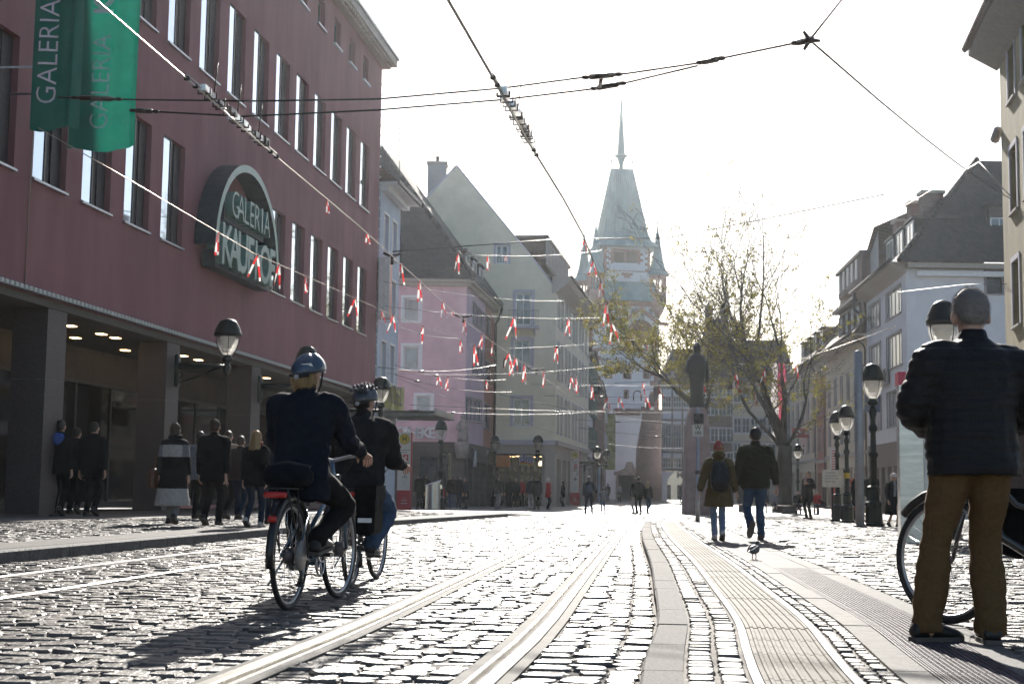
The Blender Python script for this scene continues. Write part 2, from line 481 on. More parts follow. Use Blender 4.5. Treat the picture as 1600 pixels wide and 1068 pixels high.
RW = (.062, .062, .125, .125)
def road_rows(s0, s1, pitch, jit, rg):
    rows = []; s = s0
    while s < s1:
        p = pitch * rg.uniform(0.82, 1.2)
        sm = s + p / 2
        b = [6.78]
        for i in range(4): b += [rail_L(i, sm) + RW[i], rail_L(i, sm) - RW[i]]
        kl = kerb_L(sm) + 0.02 - (1.66 if sm > 43.9 else 0)
        if b[-1] > kl + 0.3: b += [kl + 0.155, kl + 0.14, kl]
        else: b += [kl]
        spans = []
        b2 = b[:9] + b[9:]
        # pairs of boundaries: kerb-rail0, rail0-rail1 ...
        e = [6.78]
        for i in range(4):
            spans.append((e[0], rail_L(i, sm) + RW[i])); e = [rail_L(i, sm) - RW[i]]
        if e[0] - kl > 0.36:
            spans.append((e[0], kl + 0.15)); spans.append((kl + 0.145, kl))
        else: spans.append((e[0], kl))
        rows.append((sm, p, spans)); s += p
    return rows
_rg = np.random.default_rng(3)
zroad = lambda S, L: np_z(S, L)
A = stone_field(road_rows(3.2, 17, 0.118, 0, _rg), zroad, 0.15, 0.005, 0.005, 0.009, 11, 8)
B = stone_field(road_rows(17, 62, 0.14, 0, _rg), zroad, 0.17, 0.006, 0.005, 0.006, 12, 4)
place_stones([A[0], B[0]], [A[1], B[1]], M('cobble'), road, 'cobblestone', 'cobblestones_beyond', 300)

def sweep(b, prof, fl, s0, s1, n, mi, zf=None, closed=True, smooth=False):
    """push a profile of (offset to the right, height) along a lateral curve"""
    vs = []; k = len(prof)
    for i in range(n + 1):
        s = s0 + (s1 - s0) * i / n
        L = fl(s)
        for off, z in prof:
            x, y = to_xy(L - off, s)
            vs.append((x, y, gz(y) + (zf(y) if zf else 0) + z))
    fs = []; 
    for i in range(n):
        for j in range(k if closed else k - 1):
            j2 = (j + 1) % k
            fs.append((i * k + j, i * k + j2, (i + 1) * k + j2, (i + 1) * k + j))
    if closed:
        fs.append(tuple(range(k - 1, -1, -1))); fs.append(tuple(n * k + j for j in range(k)))
    b.add(vs, fs, mi, smooth)
for i in range(4):
    sgn = 1 if i in (0, 2) else -1            # groove lies on the inner side of the gauge
    fl = lambda s, i=i: rail_L(i, s)
    b = MB()
    pr = [(-.065, -.03), (-.065, .010), (-.058, .014), (-.006, .014), (0.0, .008), (.004, -.03)]
    pr2 = [(.040, -.03), (.043, .006), (.047, .009), (.062, .009), (.066, .004), (.066, -.03)]
    grv = [(.004, -.029), (.040, -.029)]
    b_ = MB(); kx_ = 1.0 if i > 1 else .62
    P = lambda q: [(sgn * a * kx_, z if i > 1 else z * .7 - .002) for a, z in (q if sgn > 0 else q[::-1])]
    sweep(b_, P(pr), fl, -2, 120, 90, 0); sweep(b_, P(pr2), fl, -2, 120, 90, 0)
    sweep(b_, P(grv), fl, -2, 120, 90, 1, closed=False)
    b_.obj('tram_rail', [M('steel') if i > 1 else mat('steel_dull', (0.30, 0.285, 0.27), 0.5, metal=0.8, var=0.2), mat('rust', (0.22, 0.13, 0.07), 0.7, var=0.3, scale=30)], road)  # left rails: darker, rougher steel, sun glare toned down in the colour
    if i < 2: continue
    bb = MB()
    sweep(bb, [(-.125, -.03), (-.125, .002), (-.068, .004), (-.068, -.03)], fl, -2, 120, 90, 0)
    sweep(bb, [(.069, -.03), (.069, .004), (.125, .002), (.125, -.03)], fl, -2, 120, 90, 0)
    bb.obj('rail_bed', M('concrete'), road)

# ---------------------------------------------------------------- right-hand platform
kL = kerb_L
plaza = sheet('plaza', lambda s: kL(s) - 1.64, lambda s: -18, -6, 62.5, -0.010, M('joint'), n=70, nx=6, zf=plat)
tag(plaza, kind='structure')
platform = sheet('tram_platform', lambda s: kL(s) - 0.0, lambda s: kL(s) - 1.66, -6, 44, -0.012, M('joint'), n=90, nx=3, zf=plat)
tag(platform, kind='structure')
def kerb_seg(s0, s1, oa, ob, top, low, m, name, zf, parent, g=0.004, n=3, fl=kL):
    b = MB()
    sweep(b, [(oa, low), (oa, top - .012), (oa + .012, top), (ob, top), (ob, low)], fl, s0 + g, s1 - g, n, 0, zf)
    return b.obj(name, m, parent)
s = 3.0
while s < 42:
    l = 1.0 * random.uniform(0.9, 1.1)
    kerb_seg(s, s + l, 0.0 + random.uniform(-.004, .004), 0.165, 0.003 + random.uniform(-.003, .003), -0.16, M('granite'), 'kerb_stone', plat, platform)
    s += l
rg = np.random.default_rng(5)
rows = []; s = 3.2
while s < 40:
    p = 0.105 * rg.uniform(.85, 1.15)
    k = kL(s + p / 2)
    rows.append((s + p / 2, p, [(k - .175, k - .29), (k - .30, k - .415), (k - .855, k - .925), (k - .93, k - 1.0)])); s += p
zpl = lambda S, L: np_z(S, L) + PLAT * np.clip((44 - (D1.y * S + N1.y * L)) / 6, 0, 1)
ST = stone_field(rows, zpl, 0.13, 0.005, 0.003, 0.003, 21, 8)
place_stones([ST[0]], [ST[1]], M('sett'), platform, 'sett', 'setts_beyond', 300)
for oa, ob in ((.425, .462), (.800, .838)):
    b = MB(); sweep(b, [(oa, -.03), (oa, .004), (ob, .004), (ob, -.03)], kL, 3, 40, 90, 0, plat); b.obj('guide_line', M('paint_white'), platform)
# ribbed guidance slabs
s = 3.2
while s < 39:
    l = 0.30 if s < 20 else 0.6
    pr = [(.468, -.04)]
    nr = 8; w = (.795 - .468) / nr
    for i in range(nr):
        a = .468 + w * i
        pr += [(a + .002, 0.0), (a + w * .5, 0.0), (a + w * .58, .006), (a + w * .92, .006)]
    pr += [(.795, 0.0), (.795, -.04)]
    b = MB(); dz = random.uniform(-.002, .002)
    sweep(b, [(x, z + dz) for x, z in pr], kL, s + .003, s + l - .003, 1, 0, plat)
    b.obj('tactile_slab', M('tactile'), platform)
    s += l
# slabs either side of the drain, then the drain itself
s = 3.0
while s < 40:
    l = 1.0
    for oa, ob in ((1.005, 1.145), (1.505, 1.65)) + (((1.15, 1.5),) if s >= 14 else ()):
        b = MB(); dz = random.uniform(-.002, .002)
        sweep(b, [(oa, -.04), (oa, .0 + dz), (ob, .0 + dz), (ob, -.04)], kL, s + .003, s + l - .003, 3, 0, plat)
        b.obj('paving_slab', M('slab'), platform)
    s += l
b = MB(); sweep(b, [(1.146, -.006 - .05), (1.5, -.006 - .05)], kL, 3, 14.0, 30, 0, plat, closed=False); b.obj('drain_channel', M('drain_dark'), platform)
s = 3.0
while s < 13.99:
    b = MB(); l = 0.5
    for a0, a1 in ((1.150, 1.158), (1.166, 1.172), (1.180, 1.186), (1.490, 1.498), (1.476, 1.482)):
        sweep(b, [(a0, -.03), (a0, .002), (a1, .002), (a1, -.03)], kL, s + .004, s + l - .004, 2, 0, plat)
    na = 12
    for i in range(na):
        a = 1.196 + (1.468 - 1.196) * i / (na - 1)
        sweep(b, [(a - .0035, -.025), (a - .0035, .001), (a + .0035, .001), (a + .0035, -.025)], kL, s + .006, s + l - .006, 2, 0, plat)
    nb = 22
    for i in range(nb):
        t = s + .008 + (l - .016) * i / (nb - 1)
        sweep(b, [(1.158, -.02), (1.158, -.001), (1.49, -.001), (1.49, -.02)], kL, t - .0035, t + .0035, 1, 0, plat)
    b.obj('drain_grate', M('cast_iron'), platform)
    s += l
# cobbles of the square
rows = []; s = 3.0; rg = np.random.default_rng(8)
while s < 61:
    p = (0.115 if s < 20 else 0.15) * rg.uniform(.85, 1.15)
    rows.append((s + p / 2, p, [(kL(s + p / 2) - 1.665, -6.0 if s < 14 else -13.5)])); s += p
near = [r for r in rows if r[0] < 13]; far = [r for r in rows if r[0] >= 13]
A = stone_field(near, zpl, 0.135, 0.005, 0.005, 0.008, 31, 8)
B = stone_field(far, zpl, 0.18, 0.007, 0.005, 0.006, 32, 4)
place_stones([A[0], B[0]], [A[1], B[1]], M('cobble'), plaza, 'cobblestone', 'cobblestones_beyond', 300)

# ---------------------------------------------------------------- left-hand pavement
pavement = sheet('pavement', lambda s: 20, lambda s: 6.98, 2, 61.5, WALK, M('walk_setts'), n=60, nx=6)
tag(pavement, kind='structure')
rows = []; s = 8.0; rg = np.random.default_rng(14)
while s < 52:
    p = .13 * rg.uniform(.85, 1.15); rows.append((s + p / 2, p, [(11.5, 7.72)])); s += p
WS = stone_field(rows, lambda S, L: np_z(S, L) + WALK + .012, .15, .006, .004, .004, 41, 4)
place_stones([WS[0]], [WS[1]], M('sett'), pavement, 'sett', 'setts_beyond', 150)
s = 6.0
while s < 56:
    l = 1.0 * random.uniform(.9, 1.1)
    b = MB()
    top = WALK + .004 if s < 51 else 0.02
    sweep(b, [(-0.19, -.1), (-.19, top), (-.015, top), (-.002, top - .015), (0.0, -.1)], lambda q: 6.80, s + .005, s + l - .005, 2, 0)
    b.obj('kerb_stone', M('granite_dark'), pavement)
    s += l
b = MB(); sweep(b, [(-.9, WALK + .0), (-.9, WALK + .006), (-.2, WALK + .006), (-.2, WALK)], lambda q: 6.80, 4, 56, 40, 0); b.obj('edge_slab', M('slab'), pavement)
far_walk = sheet('pavement', lambda s: 22, lambda s: 6.4 - (s - 61.5) * 0.035, 61.5, 150, 0.03, M('walk_setts'), n=60, nx=4)
tag(far_walk, kind='structure')
# ================================================================ BUILDINGS
class Fr:
    """the plane of a house front: x along it, y into the house, z up"""
    def __init__(s, P, rot): s.P = Vector((P[0], P[1], 0)); s.rot = rot; s.d = Vector((cos(rot), sin(rot), 0)); s.n = Vector((-sin(rot), cos(rot), 0))
    def w(s, x, y, z): return s.P + s.d * x + s.n * y + Vector((0, 0, z))
    def on(s, u, v, y=0.0):
        r = ray(u, v); q = s.P + s.n * y
        k = (q.dot(s.n)) / (r.x * s.n.x + r.y * s.n.y)
        p = r * k
        return (Vector((p.x, p.y, 0)) - s.P).dot(s.d), CAM_H + p.z
    def rect(s, u0, v0, u1, v1, y=0.0):
        """sighted corners (upper left, lower right) to a rectangle x, z, w, h"""
        x0, za = s.on(u0, v0, y); x1, zb = s.on(u1, v1, y)
        # upper edge and lower edge taken at their own ends
        return (min(x0, x1), min(za, zb), abs(x1 - x0), abs(za - zb))
def put(o, b, fr, x, y, z, extra=0.0):
    """stand o, a child of house b, at a place on the front fr"""
    w = fr.w(x, y, z); o.parent = b
    br = b.rotation_euler[2]
    d = w - Vector(b.location)
    o.location = (cos(-br) * d.x - sin(-br) * d.y, sin(-br) * d.x + cos(-br) * d.y, d.z)
    o.rotation_euler = (0, 0, fr.rot - br + extra)
    return o
_wc = {}
def window(b, fr, x, z, w, h, depth=0.15, fw=0.07, nx=2, nz=1, fm='frame_white', gm='glass_window', sill=True, sur=None, surw=0.14, panes=True, name='window', rails=None, sillm=None):
    w = round(w, 2); h = round(h, 2)
    key = (w, h, depth, fw, nx, nz, fm, sur, surw)
    if key not in _wc:
        m = MB(); y0, y1 = depth - .03, depth + .05
        m.box(0, fw, y0, y1, 0, h); m.box(w - fw, w, y0, y1, 0, h)
        m.box(fw, w - fw, y0, y1, 0, fw); m.box(fw, w - fw, y0, y1, h - fw, h)
        cw = (w - 2 * fw) / nx; ch = (h - 2 * fw) / nz
        for i in range(1, nx): m.box(fw + cw * i - fw * .45, fw + cw * i + fw * .45, y0 + .004, y1 - .004, fw, h - fw)
        for j in range(1, nz):
            for i in range(nx): m.box(fw + cw * i + fw * .46, fw + cw * (i + 1) - fw * .46, y0 + .008, y1 - .008, fw + ch * j - fw * .35, fw + ch * j + fw * .35)
        if sur:
            s = surw
            m.box(-s, 0, -.03, .02, 0, h, 1); m.box(w, w + s, -.03, .02, 0, h, 1); m.box(-s, w + s, -.035, .02, h, h + s, 1)
        pane = MB(); pane.box(0, cw - fw * .5, depth + .005, depth + .02, 0, ch - fw * .3)
        sl = MB(); sl.box(-.1, w + .1, -.09, depth + .03, -.07, 0)
        _wc[key] = (m.mesh('window', [M(fm), M(sur) if sur else M(fm)]), pane.mesh('pane', M(gm)), sl.mesh('sill', M(sillm or sur or 'frame_grey')), cw, ch)
    me, pm, sm, cw, ch = _wc[key]
    o = put(link(name, me), b, fr, x, 0, z)
    if panes:
        for i in range(nx):
            for j in range(nz):
                p = link('pane', pm, o, (fw + cw * i + fw * .25, 0, fw + ch * j + fw * .15))
                if gm != 'glass_window':
                    p.material_slots[0].link = 'OBJECT'; p.material_slots[0].material = M(gm)
    if sill: link('sill', sm, o)
    return o
def wall_mesh(mb, x0, x1, z0, z1, holes, depth, y=0.0, mi=0, mr=0):
    """a wall with openings and their reveals"""
    holes = [(a, c, a + w, c + h) for a, c, w, h in holes]
    xs = sorted({x0, x1} | {min(max(q, x0), x1) for h in holes for q in (h[0], h[2])})
    zs = sorted({z0, z1} | {min(max(q, z0), z1) for h in holes for q in (h[1], h[3])})
    for i in range(len(xs) - 1):
        if xs[i + 1] - xs[i] < 1e-5: continue
        # merge vertical runs
        run = None
        for j in range(len(zs) - 1):
            cx = (xs[i] + xs[i + 1]) / 2; cz = (zs[j] + zs[j + 1]) / 2
            solid = not any(h[0] < cx < h[2] and h[1] < cz < h[3] for h in holes)
            if solid: run = [zs[j], zs[j + 1]] if run is None else [run[0], zs[j + 1]]
            if (not solid or j == len(zs) - 2) and run:
                mb.quad((xs[i], y, run[0]), (xs[i + 1], y, run[0]), (xs[i + 1], y, run[1]), (xs[i], y, run[1]), mi); run = None
    for a, c, e, g in holes:
        d = y + depth
        mb.quad((a, y, c), (a, d, c), (a, d, g), (a, y, g), mr); mb.quad((e, d, c), (e, y, c), (e, y, g), (e, d, g), mr)
        mb.quad((a, y, g), (a, d, g), (e, d, g), (e, y, g), mr); mb.quad((a, d, c), (a, y, c), (e, y, c), (e, d, c), mr)
def front(b, fr, x0, x1, z0, z1, wins, m, st, thick=0.4, name='wall', extra_holes=(), back=True):
    """a house front: wall with its windows (each x, z, w, h[, style])"""
    mb = MB(); dp = st.get('depth', .15) + .03
    wall_mesh(mb, x0, x1, z0, z1, [w[:4] for w in wins] + list(extra_holes), dp)
    if back: mb.box(x0 + .001, x1 - .001, dp + .02, dp + thick, z0, z1 - .001)
    mb.quad((x0, 0, z0), (x0, 0, z1), (x0, dp + .02, z1), (x0, dp + .02, z0)); mb.quad((x1, 0, z1), (x1, 0, z0), (x1, dp + .02, z0), (x1, dp + .02, z1))
    mb.quad((x0, 0, z1), (x1, 0, z1), (x1, dp + .02, z1), (x0, dp + .02, z1))
    o = put(mb.obj(name, m), b, fr, 0, 0, 0)
    for w in wins:
        s2 = dict(st); s2.update(w[4] if len(w) > 4 else {})
        window(b, fr, *w[:4], **s2)
    return o
def part(b, fr, mb, name, mats, label=None):
    o = put(mb.obj(name, mats), b, fr, 0, 0, 0)
    if label: o['label'] = label
    return o
_fonts = {}
def letters(body, size, depth, m, name='lettering', parent=None, loc=(0, 0, 0), rot=(R(90), 0, 0), bold=0.0, sx=1.0, align='CENTER', space=1.0, split=None):
    """writing as solid letters standing in the x-z plane, facing -y"""
    key = (body, size, depth, bold, sx, align, space)
    if key not in _fonts:
        c = bpy.data.curves.new('lettering', 'FONT'); c.body = body; c.size = size; c.extrude = depth / 2; c.align_x = align; c.align_y = 'CENTER'; c.offset = bold; c.space_character = space; c.resolution_u = 3
        o = bpy.data.objects.new('lettering', c); COL.objects.link(o)
        dg = bpy.context.evaluated_depsgraph_get()
        me = bpy.data.meshes.new_from_object(o.evaluated_get(dg)); bpy.data.objects.remove(o)
        me.transform(Matrix.Scale(sx, 4, (1, 0, 0)))
        _fonts[key] = me
    me = _fonts[key].copy(); me.materials.clear(); me.materials.append(m)
    return link(name, me, parent, loc, rot)

# ---------------------------------------------------------------- the department store
mat('store_wall', (0.30, 0.130, 0.138), 0.85, var=0.13, scale=0.9, bump=0.25, bscale=30, streak=0.25, dirt=(0.5, 0.35, (0.24, 0.10, 0.105)))
mat('store_cornice', (0.50, 0.46, 0.42), 0.7, var=0.08)
mat('porphyry', (0.085, 0.066, 0.063), 0.55, var=0.4, scale=55, bump=0.05, dirt=(1.5, 0.4, (0.12, 0.085, 0.08)))
mat('soffit', (0.13, 0.118, 0.098), 0.8, var=0.06)
mat('sign_face', (0.15, 0.29, 0.26), 0.4, var=0.1)
mat('sign_side', (0.035, 0.05, 0.06), 0.5, var=0.2)
mat('bulb', (0.9, 0.9, 0.86), 0.25, var=0.02, sub=0.4)
mat('downlight', (0.9, 0.7, 0.4), 0.4, emit=(1.0, 0.62, 0.28), stren=5.0)
LF = 14.0
ROT_L = atan2(D1.y, D1.x)
P0 = street(LF, 0)
frS = Fr(P0, ROT_L)
KB = thing('department_store', 'large dark pink rendered store front with rows of deep narrow windows over a pillared arcade', 'shop building', (P0.x, P0.y, 0), ROT_L)
X0, X1 = 2.0, 61.0
ZS, ZT = 4.78, 19.6
wins = []
for k in range(-10, 13):
    x = 28.15 + 2.435 * k
    if x < 3: continue
    if not 38 <= x <= 44.0 and not (37.2 < x < 44.6): wins.append((x, 7.25, 1.6, 2.8))
    wins.append((x, 12.58, 1.6, 2.78))
    wins.append((x + .1, 18.02, .95, 1.05, dict(nx=1)))
mb = MB(); dp = 0.20
wall_mesh(mb, X0, X1, ZS, ZT, [w[:4] for w in wins], dp)
mb.box(X0, X1 - .3, dp + .1, dp + .3, ZS + .6, ZT - .01)
mb.quad((X1, 0, 0.1), (X1, 22, .1), (X1, 22, ZT), (X1, 0, ZT)); mb.quad((X0, 0, ZS), (X1, 0, ZS), (X1, .5, ZS), (X0, .5, ZS))
mb.quad((X0, .0, ZT), (X1, 0, ZT), (X1, 22, ZT), (X0, 22, ZT)); mb.quad((X0, 0, 0.1), (X0, 0, ZT), (X0, 22, ZT), (X0, 22, .1))
part(KB, frS, mb, 'wall', M('store_wall'))
# window: broad glass light beside a dark closed panel
_k = {}
for w in wins:
    x, z, ww, h = w[:4]
    if h > 2:
        if 't' not in _k:
            m = MB(); f = .05; g = ww * .40
            m.box(0, f, .03, .16, 0, h); m.box(g - .05, g, .03, .19, 0, h); m.box(f, g - .05, .03, .16, 0, f); m.box(f, g - .05, .03, .16, h - f, h)
            m.box(g, ww, .15, .19, 0, h, 1)
            m.box(g + .42, g + .46, .11, .15, .02, h - .02, 1)
            p = MB(); p.box(f, g - .05, .05, .065, f, h - f)
            s = MB(); s.box(-.04, ww + .04, -.07, .19, -.05, 0.0)
            _k['t'] = (m.mesh('window', [M('frame_dark'), mat('panel_dark', (0.06, 0.045, 0.05), 0.6, var=0.2)]), p.mesh('pane', mat('glass_mirror', (0.62, 0.68, 0.76), 0.03, metal=1.0, var=0.06, scale=0.5)), s.mesh('sill', M('metal_grey')))
        q = _k['t']
        o = put(link('window', q[0]), KB, frS, x, 0, z); link('pane', q[1], o); link('sill', q[2], o)
    else:
        window(KB, frS, x, z, ww, h, depth=.22, nx=1, fm='frame_dark', sill=True, sillm='metal_grey')
# cornice with dentils and gutter
mb = MB(); mb.box(X0, X1 + .45, -.30, .3, ZT, ZT + .16); mb.box(X0, X1 + .7, -.55, .3, ZT + .16, ZT + .48); mb.box(X0, X1 + .78, -.64, .3, ZT + .48, ZT + .60, 1)
n = int((X1 - 14) / .36)
for i in range(n): mb.box(X0 + 12 + i * .36, X0 + 12.18 + i * .36, -.46, -.3, ZT + .03, ZT + .155)
part(KB, frS, mb, 'cornice', [M('store_cornice'), M('metal_grey')])
# arcade: soffit, pillars, shop glazing
mb = MB(); mb.box(X0, X1, .02, 5.2, ZS - .16, ZS - .002); part(KB, frS, mb, 'soffit', M('soffit'))
for t in (15.0, 22.15, 29.3, 36.4, 43.75, 51.1, 58.4):
    mb = MB(); z = WALK
    mb.box(t, t + .95, .05, .85, z, 3.05, 0); mb.box(t, t + .95, .05, .85, 3.06, ZS - .162, 0); mb.box(t + .01, t + .94, .06, .84, 3.05, 3.06, 1)
    part(KB, frS, mb, 'pillar', [M('porphyry'), M('joint')])
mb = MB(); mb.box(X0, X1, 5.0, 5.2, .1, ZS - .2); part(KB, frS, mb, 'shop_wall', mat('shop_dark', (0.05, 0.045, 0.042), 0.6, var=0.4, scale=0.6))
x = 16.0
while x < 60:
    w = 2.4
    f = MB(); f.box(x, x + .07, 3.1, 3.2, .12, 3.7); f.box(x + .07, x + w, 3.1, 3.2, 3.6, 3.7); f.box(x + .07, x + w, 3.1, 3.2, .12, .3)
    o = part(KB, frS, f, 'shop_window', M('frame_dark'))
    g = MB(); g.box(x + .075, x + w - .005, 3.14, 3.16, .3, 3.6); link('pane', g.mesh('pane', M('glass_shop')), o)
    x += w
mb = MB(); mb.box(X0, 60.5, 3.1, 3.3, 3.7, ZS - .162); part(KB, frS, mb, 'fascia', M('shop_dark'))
for t in (31.2, 32.6, 34.4, 35.3, 38.6, 40.3, 41.6, 46.2, 48.6, 53.5, 56.0):
    for y in (1.0, 2.1):
        if (t * 7 + y * 3) % 3 < 2:
            mb = MB(); mb.box(t, t + .26, y, y + .2, ZS - .18, ZS - .162); part(KB, frS, mb, 'ceiling_light', M('downlight'))
# light-bulb strip along the lower edge of the wall and up its corner
mb = MB(); mb.box(X0, X1, -.10, -.002, ZS + .02, ZS + .15); o = part(KB, frS, mb, 'light_strip', mat('strip', (0.10, 0.07, 0.08), 0.5))
bb = MB()
for i in range(int((X1 - 15) / .21)): bb.box(15 + i * .21, 15.1 + i * .21, -.15, -.1, ZS + .04, ZS + .13)
k = bb.obj('bulb', M('bulb'), o); k['kind'] = 'stuff'
mb = MB(); mb.box(X1 + .002, X1 + .06, .02, .12, ZS, ZT - 1.0); o = part(KB, frS, mb, 'light_strip', M('strip'))
for i in range(30):
    b2 = MB(); b2.lathe([(.0, -.05), (.05, -.02), (.05, .02), (0, .05)], 6, (X1 + .06, .0, ZS + .4 + i * .47)); b2.obj('bulb', M('bulb'), o)
mb = MB(); mb.box(44.9, 46.6, .9, 1.0, 2.75, 3.35); o = part(KB, frS, mb, 'shop_notice', M('frame_white'))
ax_ = letters('ach', .42, .02, M('frame_dark'), 'lettering', None, (0, 0, 0)); ax_.parent = o; ax_.location = (45.0, .86, 3.05); ax_.rotation_euler = (R(90), 0, -R(90))
cbl = MB(); cbl.tube([frS.w(28.0, -.02, 4.9) - frS.w(28.0, -.02, 4.9), frS.w(28.0, -.06, 9.3) - frS.w(28.0, -.02, 4.9)], .012, 5); tag(cbl.obj('hanging_cable', M('wire_copper'), None, frS.w(28.0, -.02, 4.9)), 'thin cable running down the store wall from the banners to the arcade edge', 'cable')
# arched neon sign: the arch is as deep as the letters stand proud
SGN = thing('arched_sign', 'green arched store sign with raised letters on the pink wall', 'sign', tuple(frS.w(41.0, -.02, 0)), ROT_L)
cx = 0.0; zb = 7.55; rx, rz = 3.05, 2.85; n = 28
mb = MB()
ring = []
for i in range(n + 1):
    q = pi * i / n
    ring.append(((-cos(q)) * rx, zb + sin(q) * rz, (-cos(q)) * (rx - .22), zb + sin(q) * (rz - .22)))
for i in range(n):
    a, b_ = ring[i], ring[i + 1]
    for y0, y1, mi in ((-.62, -.62, 1), (0, 0, 0)):
        mb.quad((a[0], y0, a[1]), (b_[0], y0, b_[1]), (b_[2], y0, b_[3]), (a[2], y0, a[3]), mi)
    mb.quad((a[0], 0, a[1]), (b_[0], 0, b_[1]), (b_[0], -.62, b_[1]), (a[0], -.62, a[1]), 0)
    mb.quad((a[2], -.62, a[3]), (b_[2], -.62, b_[3]), (b_[2], 0, b_[3]), (a[2], 0, a[3]), 0)
for a in (ring[0], ring[-1]): mb.quad((a[0], 0, a[1]), (a[0], -.62, a[1]), (a[2], -.62, a[3]), (a[2], 0, a[3]), 0)
mb.obj('arch', [M('sign_side'), M('sign_face')], SGN)
mb = MB(); mb.box(-1.85, 1.95, -.42, -.02, 8.45, 9.35); mb.obj('letter_box', M('sign_side'), SGN)
mb = MB(); mb.box(-2.45, 2.75, -.42, -.02, 7.0, 7.5); mb.obj('letter_rail', M('sign_side'), SGN)
def letter_row(txt, x0, x1, zc, hh, depth, m, parent, y, bold=0.0, wts=None):
    k = len(txt); w = (x1 - x0) / k
    for i, ch in enumerate(txt):
        o = letters(ch, hh / .72, depth, m, 'letter', parent, (x0 + w * (i + .5), y, zc), bold=bold, sx=w * .86 / (hh * .62) * (1.5 if ch == 'I' else 1.0))
        me = o.data
        if ch == 'h' or ch == 'n': pass
letter_row('GALERIA', -1.75, 1.85, 8.92, .82, .5, M('sign_face'), SGN, -.40, bold=-.012)
mb = MB()
letter_row('KAUFhOF', -2.4, 2.75, 7.62, 1.2, .46, M('sign_face'), SGN, -.38, bold=.03)

# ---------------------------------------------------------------- banners on the store
mat('banner_green', (0.006, 0.17, 0.12), 0.6, var=0.12, scale=1.5, sub=0.30)
mat('banner_print', (0.88, 0.86, 0.92), 0.6, var=0.04)
def banner(t, y0, y1, z0, z1, label, seed):
    """a tall cloth hanging square to the wall from y0 to y1 metres out"""
    rr = random.Random(seed)
    b = thing('hanging_banner', label, 'banner', tuple(frS.w(t, 0, 0)), ROT_L - R(90), 'green cloth banners hanging on the store front')
    # local x runs outward from the wall, -y faces the camera
    nx, nz = 28, 30
    vs = []; fs = []
    for j in range(nz + 1):
        for i in range(nx + 1):
            f = i / nx; x = y0 + (y1 - y0) * f; z = z0 + (z1 - z0) * j / nz
            amp = .10 * (.35 + f)
            yy = amp * sin(f * 9 + seed + (z - z0) * .25) * .5 + amp * .6 * sin(f * 21 + 2 * seed - (z - z0) * .4) * max(0, f - .35) * 1.4
            vs.append((x, yy, z + (.05 * sin(f * 7 + seed) if j == 0 else 0)))
    w = nx + 1
    for j in range(nz):
        for i in range(nx): fs.append((j * w + i, j * w + i + 1, (j + 1) * w + i + 1, (j + 1) * w + i))
    m = MB(); m.add(vs, fs, 0, True); m.obj('cloth', M('banner_green'), b)
    p = MB(); p.tube([(0, 0, z1), (y1 + .1, 0, z1)], .04, 8); p.tube([(0, 0, z0 + 1.2), (y0, .05, z0 + 1.2)], .02, 6); p.obj('pole', M('metal_grey'), b)
    return b, (lambda f, z: .10 * (.35 + f) * sin(f * 9 + seed + (z - z0) * .25) * .5 + .06 * (.35 + f) * sin(f * 21 + 2 * seed - (z - z0) * .4) * max(0, f - .35) * 1.4)
def print_on(b, fun, y0, y1, z0, txt, size, f, zstart, bold, sx=1.0):
    o = letters(txt, size, .004, M('banner_print'), 'lettering', b, (0, 0, 0), (0, 0, 0), bold=bold, sx=sx, align='LEFT')
    # turn to read upward, and lay on the cloth
    me = o.data
    co = np.empty(len(me.vertices) * 3, np.float32); me.vertices.foreach_get('co', co); co = co.reshape(-1, 3)
    bmm = bmesh.new(); bmm.from_mesh(me)
    bmesh.ops.triangulate(bmm, faces=bmm.faces)
    long = [e for e in bmm.edges if e.calc_length() > .12]
    bmesh.ops.subdivide_edges(bmm, edges=long, cuts=2)
    for v in bmm.verts:
        xx, yy = v.co.x, v.co.y
        x = y0 + (y1 - y0) * f - yy; z = zstart + xx
        ff = (x - y0) / (y1 - y0)
        v.co = (x, fun(ff, z) - .035, z)
    bmm.to_mesh(me); bmm.free()
def wb(u, v, t):
    """metres out from the wall and height of a sighting on the cross plane at t"""
    f2 = Fr(frS.w(t, 0, 0), ROT_L - R(90)); return f2.on(u, v)
TB2, TB1 = 27.0, 24.2
b2a = wb(105, 235, TB2); b2b = wb(213, 238, TB2); b1a = wb(46, 203, TB1); b1b = wb(122, 206, TB1)
for (t, lab, q0, q1, seed, fpos, ustart) in ((TB2, 'green cloth banner catching the sun, its GALERIA KAUFHOF print in full view', b2a, b2b, 1.3, .42, 205), (TB1, 'darker green banner on the left, partly hidden behind the brighter banner', b1a, b1b, 2.9, .30, 165)):
    bn, fun = banner(t, q0[0], q1[0], q0[1], q0[1] + 7.5, lab, seed)
    size = (b2b[0] - b2a[0]) * .58
    zst = wb(150 if t == TB2 else 70, ustart, t)[1]
    print_on(bn, fun, q0[0], q1[0], q0[1], 'GALERIA', size * .6, fpos + .04, zst, -.004)
    print_on(bn, fun, q0[0], q1[0], q0[1], 'KAUFHOF', size * .6, fpos + .04, zst + size * .6 * 4.75, .02)
